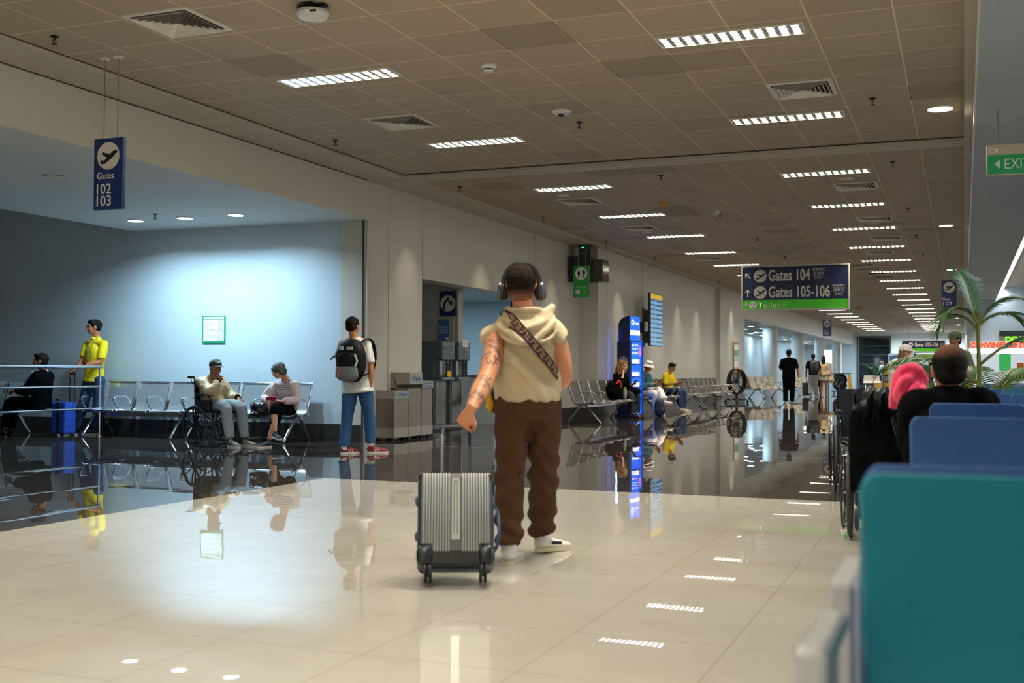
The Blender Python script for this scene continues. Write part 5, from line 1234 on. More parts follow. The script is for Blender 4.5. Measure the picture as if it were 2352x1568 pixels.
for a in 'lr': P.limb(mb, ['hip_'+a, 'kn_'+a, 'an_'+a], [.108, .098, .09, .084, .082, .076, .072], .004, .975 if a == 'l' else .965, 18)
tr = fbuild('trousers', mb, M_brown, P.root, .009, it=5, amp=.007, freq=8, stretch=(1, 1, .7), fn=trf)
b = MB()
for s_, dx in ((-1, -.0), (1, 0)):
    c = P.hip+CR*(s_*.085)+V((0, 0, -.035)); b.tube([c-CR*.06+V((0, -.142, 0)), c+CR*.06+V((0, -.142, -.004*s_))], .0025, 5)
build('pocket_seam', b, mat('brown_seam', '#2c170c', .8), P.root)
M_wsh = mat('white_trainer', '#d8d4c4', .55, var=.05, vscale=20); M_sole = mat('cream_sole', '#cfc3a0', .6)
sl = P.shoe('l', Wp(1166, 1270, .12)*V((1, 1, 0)) if False else V((J['an_l'].x-.03, J['an_l'].y+.26, .0)), M_wsh, M_sole, 1.02, lift=0.)
rt_ = V((J['an_r'].x+.12, J['an_r'].y+.24, .0))
sr_ = P.shoe('r', V((rt_.x, rt_.y, .0)), M_wsh, M_sole, 1.0, lift=.01)
for a, so in (('l', sl), ('r', sr_)):
    b = MB(); an_ = J['an_'+a]; b.tube([an_+V((0, 0, -.05)), an_+V((0, 0, .02))], .045, 12); so2 = build('sock', b, mat('white_sock', '#d9d6cd', .9), P.root)
b = MB(); a0 = J['an_r']; b.box(a0+V((.1, .0, -.03)), (.06, .012, .018), Matrix.Rotation(.4, 3, 'Z')); st_ = build('dark_badge', b, M_blk, P.root, 0); st_.parent = sr_
# headphones
c = J['head']; M_ = P.HM.copy(); M_ = M_ @ Matrix.Scale(1.06, 3)
t = thing('headphones', c, 'black over-ear headphones worn by the person in the cream hoodie', 'headphones', world=True)
mh = mat('black_satin_plastic', '#14171b', .28, coat=.3)
b = MB(); pts = [c+M_ @ V((.098*sin(a), -.01, .022+.104*cos(a))) for a in [radians(x) for x in range(-96, 97, 8)]]
b.tube(pts, [(.005, .013)]*len(pts), 10, up=M_ @ V((0, 1, 0))); build('headband', b, mh, t)
for sx in (-1, 1):
    cc = c+M_ @ V((sx*.108, -.002, -.028)); R2 = M_ @ Matrix.Rotation(-sx*.12, 3, 'Y')
    b = MB(); b.ell(cc, (.026, .036, .05), R2, 20, 14, fn=lambda p: V([math.copysign(abs(q)**.7, q) for q in p])); e = build('ear_cup', b, mh, t)
    b = MB(); b.ell(cc-R2 @ V((sx*.022, 0, 0)), (.018, .034, .047), R2, 20, 12); build('cushion', b, mat('black_leather', '#0c0d0e', .5), e)
    b = MB(); b.ring(cc+R2 @ V((sx*.006, 0, 0)), R2 @ V((1, 0, 0)), .0, .001, 6, 4) if False else b.tube([cc+R2 @ V((sx*.012, .037*cos(a), .051*sin(a))) for a in [2*pi*k/28 for k in range(28)]], .0022, 6, closed=True); build('metal_ring', b, M_alu, e)
    b = MB(); b.tube([cc+R2 @ V((sx*.004, 0, .045)), cc+M_ @ V((-sx*.006, 0, .075))], [.008, .008], 8); build('yoke', b, mh, t)
# crossbody bag: strap across the back, dark pouch in front of the left hip, yellow charm
t = thing('crossbody_bag', Wp(1215, 800, -.2), 'brown patterned crossbody strap with a dark pouch and yellow charm, worn over the cream hoodie', 'bag', world=True)
sp_ = [Wp(1150, 726, .12), Wp(1160, 722, -.02), Wp(1176, 731, -.14), Wp(1196, 755, -.192), Wp(1222, 785, -.2), Wp(1244, 812, -.178), Wp(1264, 836, -.12), Wp(1279, 858, -.02), Wp(1283, 868, .1)]
sp_ = subdiv(sp_, 4); b = MB(); rg = []
nrm0 = [P.spine(.6)]
for i, p in enumerate(sp_):
    tg = (sp_[min(i+1, len(sp_)-1)] if True else p); a_ = V(sp_[max(i-1, 0)]); c2 = V(sp_[min(i+1, len(sp_)-1)]); T_ = (c2-a_).normalized(); p = V(p)
    ax_ = V((P.shc.x, P.shc.y+.02, p.z)); N_ = (p-ax_); N_ = (N_-T_*N_.dot(T_)).normalized(); B_ = T_.cross(N_)
    rg.append([p+B_*.027+N_*.004, p-B_*.027+N_*.004, p-B_*.027-N_*.002, p+B_*.027-N_*.002])
b.rings(rg); st = build('strap', b, mat('dark_brown_strap', '#3a211a', .6, bump=.1, bscale=300), t, 30)
b = MB(); rnd = random.Random(5)
for i in range(3, len(sp_)-3):
    p = V(sp_[i]); T_ = (V(sp_[i+1])-V(sp_[i-1])).normalized(); ax_ = V((P.shc.x, P.shc.y+.02, p.z)); N_ = (p-ax_); N_ = (N_-T_*N_.dot(T_)).normalized(); B_ = T_.cross(N_)
    o = p+N_*.0052
    def q(a_, c3): return o+T_*a_+B_*c3
    zz = [(-.012, -.014), (-.004, -.003), (-.013, .004), (.0, .016)] if i % 3 == 0 else [(-.011, .012), (.002, .002), (-.006, -.012), (.01, -.016)] if i % 3 == 1 else [(-.01, -.015), (.008, -.004), (-.004, .006), (.008, .015)]
    b.tube([q(*w2) for w2 in zz], .0022, 5)
build('strap_pattern', b, mat('cream_print', '#c9a27c', .7), st)
b = MB(); b.ell(Wp(1136, 915, .12), (.03, .07, .09)); fb = build('pouch', b, mat('black_nylon', '#101215', .5), t)
b = MB()
for u, v, r in ((1123, 912, .018), (1125, 924, .022), (1121, 932, .016), (1127, 938, .015), (1126, 945, .01), (1130, 930, .014)): b.ell(Wp(u, v, .0), (r, r, r*1.2))
b.tube([Wp(1126, 935, 0), Wp(1127, 951, 0)], [.009, .006], 8); fbuild('yellow_charm', b, mat('yellow_plush', '#dca318', .8), t, .006, it=1)
b = MB(); b.tube([Wp(1128, 898, .05), Wp(1124, 912, .0)], .004, 6); build('charm_cord', b, mat('teal_cord', '#2f6f6c', .6), t)

# ------------------------------------------------------------------ suitcase
SX, SW, SH, SD = -1, .385, .475, .22
c0 = flo(1046, 1337); tilt = radians(22)
t = thing('suitcase', c0, 'silver ribbed hard-shell suitcase with black corners, pulled by the person in the cream hoodie', 'suitcase', rz=radians(25))
# local: x right, y away from the camera; leans away from the camera about the wheels
Rt = Matrix.Rotation(-tilt, 3, 'X')
def W2(x, y, z): return Rt @ V((x, y, z))
def bxt(b, a, c, m_=None):
    b.box(Rt @ V([(a[i]+c[i])/2 for i in range(3)]), [abs(c[i]-a[i]) for i in range(3)], Rt)
M_sil = mat('silver_polycarbonate', '#a9aba4', .3, .6, var=.04, vscale=6); M_nav = mat('navy_side_shell', '#28394f', .35, .3); M_bk = mat('black_guard', '#141618', .35)
zb = .055
# pivot wheels on the far side: y from -SD .. 0
def rrect(w_, d_, r, n=5):
    o = []
    for cx_, cy_, a0 in ((w_/2-r, d_/2-r, 0), (-w_/2+r, d_/2-r, pi/2), (-w_/2+r, -d_/2+r, pi), (w_/2-r, -d_/2+r, 3*pi/2)):
        for k in range(n+1): a = a0+pi/2*k/n; o.append((cx_+r*cos(a), cy_+r*sin(a)))
    return o
b = MB(); rg = []
for z, k in ((zb, .86), (zb+.01, .94), (zb+.035, 1), (zb+SH-.035, 1), (zb+SH-.01, .95), (zb+SH, .88)):
    rg.append([W2(x*(1-(1-k)*.35), y*(1-(1-k)*.5)-SD/2+.02, z) for x, y in rrect(SW, SD, .04)])
b.rings(rg); build('shell', b, M_nav, t, 40)
yf = -SD+.02      # the face towards the camera
b = MB()
pl = [(-SW/2+.015, zb+.1), (-SW/2+.015, zb+SH-.02), (-SW/2+.03, zb+SH-.005), (SW/2-.03, zb+SH-.005), (SW/2-.015, zb+SH-.02), (SW/2-.015, zb+.1), (SW/2-.07, zb+.1), (SW/2-.075, zb+.05), (-SW/2+.075, zb+.05), (-SW/2+.07, zb+.1)]
b.prism(pl, Rt @ V((0, yf-.004, 0)), Rt @ V((1, 0, 0)), Rt @ V((0, 0, 1)), Rt @ V((0, .012, 0))); build('front_panel', b, mat('shadow_grey_shell', '#5d605f', .35, .5), t, 0)
for i in range(24):
    x = -SW/2+.028+(SW-.056)*i/23
    if abs(x) < .022: continue
    z0 = zb+.102 if abs(x) > SW/2-.078 else zb+.062; b = MB()
    b.tube([W2(x, yf-.004, z0), W2(x, yf-.007, z0+.012), W2(x, yf-.007, zb+SH-.03), W2(x, yf-.003, zb+SH-.008), W2(x, yf+.03, zb+SH+.004)], .0048, 6)
    build('rib', b, M_sil, t, 60)
b = MB(); b.bb((0, 0, 0), (0, 0, 0)) if False else None
b = MB(); bxt(b, (-.022, yf-.008, zb+.12), (.022, yf-.003, zb+SH-.03)); build('centre_panel', b, mat('light_silver', '#b6b8b0', .3, .5), t, 0, .002)
b = MB(); b.tube(subdiv([W2(-.008, yf-.01, zb+.15), W2(-.008, yf-.011, zb+SH-.07), W2(0, yf-.011, zb+SH-.055), W2(.008, yf-.011, zb+SH-.07), W2(.008, yf-.01, zb+.15)], 3), .0025, 6); build('centre_groove', b, M_wire, t)
b = MB(); bxt(b, (-.03, yf-.012, zb+SH-.03), (.03, yf+.002, zb+SH-.008)); build('name_plate', b, mat('badge_metal', '#c4c6c8', .2, .9), t, 0, .003)
b = MB(); bxt(b, (-SW/2+.075, yf-.006, zb+.0), (SW/2-.075, yf+.004, zb+.065)); build('lower_dark_panel', b, M_bk, t, 0)
for i in range(18):
    x = -SW/2+.085+(SW-.17)*i/17; b = MB(); b.tube([W2(x, yf-.007, zb+.0), W2(x, yf-.008, zb+.06)], .004, 6); build('dark_rib', b, mat('dark_rib', '#43423c', .35, .3), t)
# frame seams
b = MB(); b.tube([W2(x*1.004, -SD/2+.02-.02, z) for x, z in ((-SW/2, zb+.03), (-SW/2, zb+SH-.03), (-SW/2+.03, zb+SH), (SW/2-.03, zb+SH), (SW/2, zb+SH-.03), (SW/2, zb+.03), (SW/2-.03, zb), (-SW/2+.03, zb))], .005, 6, closed=True); build('zip_seam', b, M_bk, t)
for sx in (-1, 1):
    for yy, nm in ((yf, 'near'), (.02, 'far')):
        sy_ = -1 if nm == 'near' else 1
        b = MB(); b.ell(W2(sx*(SW/2-.036), yy-sy_*.022, zb+.045), (.044, .036, .056), Rt, 16, 10, fn=lambda p: V([math.copysign(abs(q)**.75, q) for q in p])); build('corner_guard', b, M_bk, t)
        b = MB(); b.ell(W2(sx*(SW/2-.02), yy-sy_*.02, zb+SH-.018), (.026, .026, .026), Rt, 12, 8); build('top_corner', b, M_bk, t)
        # wheel
        wc = W2(sx*(SW/2-.05), yy-sy_*.03, .0)
        b = MB(); b.tube([W2(sx*(SW/2-.05), yy-sy_*.03, zb+.01), W2(sx*(SW/2-.05), yy-sy_*.03, .03)], [.022, .018], 10); w_ = build('caster_fork', b, M_bk, t)
        b = MB(); wz = W2(sx*(SW/2-.05), yy-sy_*.02-(.015), .025) if nm == 'near' else V((sx*(SW/2-.05), .0, .026))
        for dx in (-.012, .012): b.ring(wz+V((dx, 0, 0)), (1, 0, 0), .019, .008, 20, 8); b.cyl(wz+V((dx-.003, 0, 0)), wz+V((dx+.003, 0, 0)), .02, n=14)
        build('wheel', b, mat('grey_wheel', '#26272a', .5), w_)
# side fittings
for sx, z, nm in ((-1, zb+SH-.13, 'side_foot'), (-1, zb+.16, 'side_foot')):
    b = MB(); b.ell(W2(sx*(SW/2+.006), -SD/2, z), (.014, .02, .026), Rt, 12, 8); build(nm, b, mat('grey_rubber', '#4a4c4c', .6), t)
b = MB(); b.tube(subdiv([W2(SW/2, -SD/2+.03, zb+.34), W2(SW/2+.03, -SD/2+.02, zb+.28), W2(SW/2+.03, -SD/2+.02, zb+.14), W2(SW/2, -SD/2+.02, zb+.08)], 3), [(.006, .012)]*10, 8); build('side_handle', b, M_nav, t)
b = MB(); bxt(b, (SW/2, -SD/2-.01, zb+.38), (SW/2+.012, -SD/2+.03, zb+.47)); bxt(b, (SW/2, -SD/2-.01, zb+.52), (SW/2+.014, -SD/2+.02, zb+.545)); build('lock', b, M_bk, t, 0, .003)
# telescopic handle up to the hand
hx = .074; zt_ = zb+SH
hL = V((-hx, -.02, zt_)); top = .30
M_rod = mat('rod_aluminium', '#8d939b', .2, .9)
for sx in (-1, 1):
    b = MB(); bxt(b, (sx*hx-.008, -.035, zt_-.01), (sx*hx+.008, -.015, zt_+top)); r_ = build('handle_rod', b, M_bk if sx > 0 else M_rod, t, 0, .003)
    b = MB(); bxt(b, (sx*hx-.013, -.04, zt_), (sx*hx+.013, -.01, zt_+.03)); build('rod_collar', b, M_bk, t, 0, .003)
b = MB(); b.tube(subdiv([W2(-hx, -.025, zt_+top-.03), W2(-hx, -.025, zt_+top-.004), W2(-hx+.012, -.025, zt_+top+.008), W2(hx-.012, -.025, zt_+top+.008), W2(hx, -.025, zt_+top-.004), W2(hx, -.025, zt_+top-.03)], 3), .0125, 10); build('grip', b, M_bk, t)
# ------------------------------------------------------------------ the other people
M_denim = mat('blue_denim', '#1d4a73', .8, bump=.2, bscale=200, var=.14, vscale=10); M_navyd = mat('navy_denim', '#17335a', .8, bump=.15, bscale=160, var=.1, vscale=12)
M_whitec = mat('white_jersey', '#d5d4cd', .85, bump=.1, bscale=120); M_yel = mat('yellow_polo', '#f0d414', .8, bump=.08, bscale=120); M_black = mat('black_cloth', '#08090b', .95, bump=.1, bscale=90, spec=.05)
M_hairb = mat('black_hair', '#0c0a09', .6, spec=.2, bump=.5, bscale=150, stretch=(1, 1, .3)); M_hairg = mat('grey_hair', '#4c5050', .5, bump=.6, bscale=140, var=.5, vscale=60, stretch=(1, 1, .3))
S_tan = skin('tan_skin', '#b3744c'); S_brown = skin('brown_skin', '#8f5a3c'); S_fair = skin('fair_skin', '#cf9c7c'); S_pale = skin('pale_skin', '#d8a98a')
M_redsh = mat('dark_red_suede', '#7e1424', .7); M_wsole = mat('white_sole', '#cfc9bb', .6); M_blksh = mat('black_shoe', '#111214', .35); M_gum = mat('gum_sole', '#b09a5c', .6)

# -- walker with the backpack and jeans
Y1 = 12.95
P = Person('person walking away in jeans and white polo shirt with a black and grey backpack', Y1,
  dict(head=(811, 749, 0), neck=(813, 775, 0), sh_l=(787, 790, -.03), sh_r=(842, 789, .03), el_l=(776, 830, .12), wr_l=(790, 852, .3), el_r=(852, 842, .0), wr_r=(850, 890, .02),
       hip_l=(805, 890, -.03), hip_r=(838, 890, .03), kn_l=(797, 962, -.05), an_l=(790, 1030, -.12), kn_r=(848, 955, .08), an_r=(851, 1020, .1)), S_tan, 1.0, .011, faceF=(.1, .98, .05))
P.body(hands={'r': ((-.12, .1, -1), (-1, .1, 0), .5)})
P.hair('short', mat('brown_black_hair', '#1c120d', .75, spec=.15, bump=.6, bscale=160), amp=.006)
P.shirt(M_whitec, hem=-.12, sleeve=.46, infl=.012, amp=.007, wk=1.13, dk=1.12)
P.trousers(M_denim, [.098, .092, .08, .072, .072, .068, .07], frac=.97, amp=.008, infl=.004)
for a, tx, ty in (('l', .12, .2), ('r', .2, .16)):
    an_ = P.J['an_'+a]; so = P.shoe(a, V((an_.x+tx, an_.y+ty, 0)), M_redsh, M_wsole, 1.03, lift=.0)
    b = MB(); d = V((tx, ty, 0)).normalized(); sd = V((d.y, -d.x, 0))
    for k in range(3):
        c = an_+d*(.06+.025*k); c.z = .0; b.tube([c+sd*.043+V((0, 0, .025)), c+sd*.036+V((0, 0, .05))-d*.012, c+sd*.02+V((0, 0, .075))-d*.02], .005, 6)
    s2 = build('shoe_stripe', b, M_lettw, P.root); s2.parent = so
    b = MB(); b.tube([an_+V((0, 0, -.02)), an_+V((0, 0, .03))], .042, 10); build('sock', b, mat('white_sock', '#d9d6cd'), P.root)
t = thing('backpack', at(808, 826, Y1-.22), 'black and grey backpack with an orange tag worn by the walker in jeans', 'backpack', world=True)
C_ = at(806, 830, Y1-.2); b = MB()
sq_ = lambda e: (lambda p: V([math.copysign(abs(q)**e, q) for q in p]))
RB = Matrix.Rotation(radians(4), 3, 'Z')
b.ell(C_, (.2, .12, .27), RB, 24, 18, fn=sq_(.72)); b.ell(C_+V((0, .02, .2)), (.14, .1, .1)); fbuild('main_bag', b, mat('black_ripstop', '#0c0e10', .6, bump=.2, bscale=60, spec=.2), t, .012, it=3, amp=.008, freq=10)
b = MB(); b.ell(C_+V((-.01, -.06, -.14)), (.165, .1, .12), RB, 20, 14, fn=sq_(.75)); fbuild('front_pocket', b, mat('grey_pocket', '#6d7072', .7), t, .012, it=2, amp=.004)
b = MB(); b.ell(C_+V((-.01, -.1, .0)), (.13, .05, .12), RB, 18, 12, fn=sq_(.7)); fbuild('upper_pocket', b, MAT['black_ripstop'], t, .012, it=2, amp=.004)
b = MB(); b.box(C_+V((-.07, -.13, .17)), (.05, .02, .05)); b.box(C_+V((.05, -.125, .17)), (.08, .02, .035)); b.tube([C_+V((.12, -.12, .1)), C_+V((.15, -.1, .0)), C_+V((.13, -.12, -.06))], .014, 8); build('reflective_patch', b, mat('reflective_grey', '#b5b8ba', .4), t)
b = MB(); b.tube([C_+V((-.07, -.165, -.07)), C_+V((-.085, -.175, -.2))], .008, 6); build('zip_tag', b, mat('orange_tag', '#e2501e', .6), t)
b = MB()
for sgn in (-1, 1):
    b.tube(subdiv([C_+V((sgn*.08, .08, .23)), C_+V((sgn*.13, .16, .3)), C_+V((sgn*.16, .26, .27)), C_+V((sgn*.17, .33, .12)), C_+V((sgn*.17, .28, -.1)), C_+V((sgn*.15, .08, -.18))], 3), [(.008, .028)]*20, 8)
b.tube(subdiv([C_+V((-.17, .02, .1)), C_+V((-.24, -.04, .06)), C_+V((-.27, -.06, .02))], 3), .01, 6); b.tube([C_+V((-.19, 0, -.16)), C_+V((-.22, -.02, -.2))], .01, 6)
build('shoulder_strap', b, MAT['black_ripstop'], t)

# -- standing man in the yellow polo
Y2 = 14.72
P = Person('person in a bright yellow polo shirt and jeans leaning on the wall behind the railing', Y2,
  dict(head=(216, 751, -.05), neck=(222, 775, 0), sh_l=(239, 790, -.06), sh_r=(202, 790, .02), el_l=(232, 832, -.12), wr_l=(196, 838, -.28), el_r=(189, 828, -.05), wr_r=(170, 851, -.15),
       hip_l=(227, 868, -.04), hip_r=(206, 868, .02), kn_l=(226, 925, -.05), an_l=(222, 983, -.02), kn_r=(193, 925, -.1), an_r=(172, 985, -.16)), S_tan, 1.08, .011, faceF=(-.62, -.78, .03))
P.body(hands={'l': ((-1, -.1, .0), (0, 0, -1), .5), 'r': ((-.7, -.1, -.6), (0, -.3, -1), .9)}); P.face()
P.hair('side', M_hairb, amp=.003)
P.shirt(M_yel, hem=-.1, sleeve=.45, infl=.012, amp=.006, wk=.98)
mbc = MB(); n_ = P.neck; mbc.tube([n_+V((-.01, -.01, -.045)), n_+V((0, 0, -.005))], [(.09, .1), (.066, .072)], 16); fbuild('collar', mbc, M_yel, P.root, .009, it=1)
P.trousers(M_navyd, [.095, .09, .084, .08, .08, .076, .076], frac=.99, amp=.007, wk=.92, infl=.0)
for a, tx, ty, q in (('l', -.22, -.1, 1.1), ('r', -.28, -.12, 1.1)): P.shoe(a, V((P.J['an_'+a].x+tx, P.J['an_'+a].y+ty, 0)), mat('dark_blue_shoe', '#232b36', .7), M_wsole, q, lift=0)
ch = at(203, 815, Y2-.2); ch = at(203, 812, Y2-.24); b = MB(); b.box(ch, (.055, .012, .1), Matrix.Rotation(-.6, 3, 'Z')); build('id_badge', b, mat('badge_teal', '#3d7f95', .4), P.root, 0)
b = MB(); b.tube([P.neck+V((-.05, -.07, 0)), ch+V((0, 0, .05)), P.neck+V((.06, -.06, 0))], .005, 6); build('lanyard', b, mat('grey_lanyard', '#6b7a5c', .6), P.root)
b = MB(); w_ = P.J['wr_l']; b.box(w_+V((.02, -.03, .02)), (.04, .03, .04)); b.ring(w_+V((.015, 0, 0)), (1, 0, 0), .033, .007, 18, 6); build('wrist_watch', b, M_blk, P.root)
c = P.J['head']; b = MB()
for sx in (-1, 1): b.tube([c+P.HM @ V((sx*.034+.024*cos(a), .1, .004+.018*sin(a)))*1.08 for a in [2*pi*k/16 for k in range(16)]], .0022, 5, closed=True); b.tube([c+P.HM @ V((sx*.06, .095, .006))*1.08, c+P.HM @ V((sx*.085, .0, .006))*1.08], .002, 5)
build('glasses', b, mat('thin_spectacles', '#3b3530', .3, .6), P.root)
# his trolley case
t = thing('trolley_case', at(145, 965, 14.1)*V((1, 1, 0)), 'blue soft trolley case standing beside the person in the yellow polo', 'suitcase', rz=radians(-10))
b = MB(); b.bb((-.17, -.1, .05), (.17, .12, .56)); build('case', b, mat('bright_blue_fabric', '#0f3fa0', .7), t, 0, .03)
b = MB(); b.bb((-.03, -.108, .06), (.03, -.1, .56)); build('front_strap', b, M_blk, t, 0)
for sx in (-.04, .08):
    b = MB(); b.cyl((sx+.12, .06, .55), (sx+.12, .06, 1.02), .009); build('handle_rod', b, M_dk, t)
b = MB(); b.tube([(.07, .06, 1.02), (.21, .06, 1.02)], .015, 8); build('grip', b, M_blk, t)
b = MB(); b.box((0, -.11, .6), (.1, .03, .03)); build('top_handle', b, M_blk, t, 0, .01)
for sx in (-.13, .13):
    b = MB(); b.cyl((sx-.015, .08, .035), (sx+.015, .08, .035), .035); build('wheel', b, M_blk, t)

# -- man in black on the sideways bench
Y3 = 14.0
P = Person('person in a black jacket with a blue tie sitting sideways behind the railing', Y3,
  dict(head=(93, 829, -.05), neck=(100, 853, 0), sh_l=(84, 866, -.22), sh_r=(110, 866, .12), el_l=(62, 900, -.28), wr_l=(38, 895, -.2), el_r=(80, 895, .1), wr_r=(45, 893, .0),
       hip_l=(92, 928, -.1), hip_r=(100, 928, .1), kn_l=(22, 922, -.15), an_l=(12, 985, -.2), kn_r=(30, 922, .1), an_r=(25, 985, .1)), S_brown, 1.08, .011, faceF=(-.85, -.55, 0), ground=at(85, 1000, 14)*V((1, 1, 0)))
P.body(hands={'l': ((-1, 0, -.1), (0, 0, -1), .6)}); P.face(); P.hair('side', M_hairb, amp=.004)
P.shirt(M_black, hem=-.1, sleeve=.95, infl=.03, amp=.01, name='jacket', sr=[.085, .08, .07, .065, .06, .055, .05]); P.trousers(M_black, frac=.98)
for a in 'lr': P.shoe(a, V((P.J['an_'+a].x-.2, P.J['an_'+a].y-.02, 0)), M_blksh, M_blksh, 1.05, lift=0)
b = MB(); n_ = P.neck; b.tube([n_+V((0, 0, -.03)), n_+V((-.005, 0, .035))], [(.072, .085), (.064, .066)], 14); b.ell(n_+V((-.1, -.1, -.08)), (.05, .06, .1)); build('white_collar', b, M_whitec, P.root)
b = MB(); b.tube([n_+V((-.1, -.12, -.02)), n_+V((-.2, -.15, -.16)), n_+V((-.25, -.16, -.24))], [.018, .03, .012], 6); build('tie', b, mat('sky_blue_tie', '#2a83b8', .5), P.root)

# -- old man in the wheelchair
hd = V((.955, -.284, 0)); ang = math.atan2(hd.y, hd.x)-pi/2
wc = at(447, 990, 13.25); wcx = wc + V((-hd.y, hd.x, 0))*.28   # centre of the axle
wheelchair((wcx.x, wcx.y, 0), ang, 'black wheelchair carrying the old person in the beige jacket and cap', wsep=.5, big_r=.29, back_h=.98)
Wc = lambda x, y, z: V((wcx.x, wcx.y, 0))+Matrix.Rotation(ang, 3, 'Z') @ V((x, y, z))
def wj(**k): return {a: tuple(Wc(*q))+(None,) for a, q in k.items()}
def WPerson(label, jj, *a, **k):
    J_ = {q: tuple(v) for q, v in jj.items()}
    return Person(label, 0, {}, *a, **k)
class LP(Person):
    def __init__(s, label, JJ, skin_m, sc=1., vox=.012, faceF=None, headU=(0, 0, 1), ground=None, bend=None, prof=None):
        s.J = {k: V(v) for k, v in JJ.items()}; j = s.J; s.sc = sc; s.vox = vox
        g = ground or (j['an_l']+j['an_r'])/2
        s.root = thing('person', (g[0], g[1], 0), label, 'person', None, world=True)
        s.hip = (j['hip_l']+j['hip_r'])/2; s.shc = (j['sh_l']+j['sh_r'])/2; s.neck = j['neck']; s.up = (s.shc-s.hip).normalized(); s.bend = V(bend) if bend else V((0, 0, 0))
        s.headF = V(faceF or (0, 1, 0)); s.HM = frame_of(s.headF, headU); s.skin = skin_m
        s.prof = prof or [(-.14, .12, .09), (-.02, .165, .112), (.14, .16, .108), (.35, .14, .098), (.58, .152, .105), (.8, .16, .112), (.93, .148, .095), (1.03, .1, .075), (1.12, .062, .06)]
j = dict(hip_l=(-.1, .1, .56), hip_r=(.1, .1, .56), sh_l=(-.17, -.02, .91), sh_r=(.17, .0, .91), neck=(0, .03, 1.0), head=(0, .1, 1.12), el_l=(-.24, .14, .7), wr_l=(-.18, .4, .68), el_r=(.2, .27, .76), wr_r=(.06, .25, .94),
         kn_l=(-.13, .52, .58), an_l=(-.14, .6, .1), kn_r=(.12, .5, .58), an_r=(.1, .58, .1))
P = LP('old person in a beige jacket and dark cap sitting in the wheelchair, hand on chin', {k: Wc(*v) for k, v in j.items()}, S_brown, .98, .011, faceF=Matrix.Rotation(ang, 3, 'Z') @ V((.12, 1, -.02)), ground=Wc(0, .1, 0), bend=(-hd*.03)[:])
P.body(hands={'l': (Matrix.Rotation(ang, 3, 'Z') @ V((.1, .8, -.6)), (0, 0, -1), .5), 'r': (Matrix.Rotation(ang, 3, 'Z') @ V((-.5, -.35, .8)), Matrix.Rotation(ang, 3, 'Z') @ V((-.3, -.9, -.3)), 1.1)}); P.face(brow='#4a4440')
P.hair('buzz', M_hairg, amp=.002)
M_beige = mat('beige_nylon', '#b59c74', .5, bump=.15, bscale=25, var=.05)
P.shirt(M_beige, hem=-.12, sleeve=.93, infl=.02, amp=.02, sr=[.075, .08, .078, .075, .07, .062, .05], name='jacket', freq=9)
P.trousers(mat('light_grey_denim', '#8f979b', .8, bump=.15, bscale=60, var=.12, vscale=10), [.098, .09, .082, .078, .072, .066, .06], frac=.97, amp=.01)
for a, tx in (('l', .04), ('r', -.02)):
    tp = Wc(P.J['an_'+a].x*0+(-.16 if a == 'l' else .12), .9, 0); P.shoe(a, V((tp.x, tp.y, 0)), mat('taupe_trainer', '#8a8071', .7), M_wsole, 1.05, lift=0)
b = MB()
for a in 'lr': w_ = P.J['wr_'+a]; e_ = P.J['el_'+a]; b.tube([lerp(e_, w_, .86), lerp(e_, w_, .97)], [.05, .042], 12)
build('black_cuff', b, M_black, P.root)
def cap(P, m_, name='cap', brim=.1, up=.0, dz=.0, label=None, cat='cap', world=None):
    c = P.J['head']; M_ = P.HM; q = P.sc; t = thing('cap', c, label, cat, world=True)
    b = MB(); rg = []
    for zz, k in ((.02, 1.0), (.05, 1.0), (.08, .93), (.105, .72), (.118, .4), (.12, .05)): rg.append([c+M_ @ (V((.088*k*cos(a), -.012+.106*k*sin(a)-.0, zz+dz+up*max(0, sin(a))*.02)))*q for a in [2*pi*i/24 for i in range(24)]])
    b.rings(rg); cr = build('crown', b, m_, t, 60)
    b = MB(); p0, p1 = [], []
    for a in [radians(x) for x in range(20, 161, 10)]:
        p0.append((.083*cos(a), -.012+.098*sin(a), .03+dz)); k = sin(a); p1.append((.082*cos(a), -.012+.1*sin(a)+brim*k**1.3, .028+dz-.018*k+.0))
    top = [p0[i] for i in range(len(p0))]+[p1[i] for i in range(len(p1)-1, -1, -1)]; n = len(p0); vs = []; fs = []
    for dz2 in (0, -.005):
        vs += [tuple(c+M_ @ (V((x, y, z+dz2))*q)) for x, y, z in p0]+[tuple(c+M_ @ (V((x, y, z+dz2))*q)) for x, y, z in p1]
    for i in range(n-1): fs.append((i, i+1, n+i+1, n+i)); fs.append((2*n+i, 3*n+i, 3*n+i+1, 2*n+i+1)); fs.append((n+i, n+i+1, 3*n+i+1, 3*n+i))
    b.add(vs, fs); br = build('brim', b, m_, t, 60); return t
t = cap(P, mat('dark_grey_cap', '#2c3336', .7), label='dark grey cap with a red stripe on the old person in the wheelchair', up=.6)
b = MB(); c = P.J['head']; b.tube([c+P.HM @ V(p)*.98 for p in ((-.03, .085, .085), (.0, .09, .078), (.04, .08, .08))], .006, 6); build('stripe', b, mat('white_red_stripe', '#c9c0bd', .6), t)
b = MB(); b.tube([c+P.HM @ V(p)*.98 for p in ((.03, .086, .08), (.055, .07, .078))], .007, 6); build('red_stripe', b, MAT['red_button'], t)

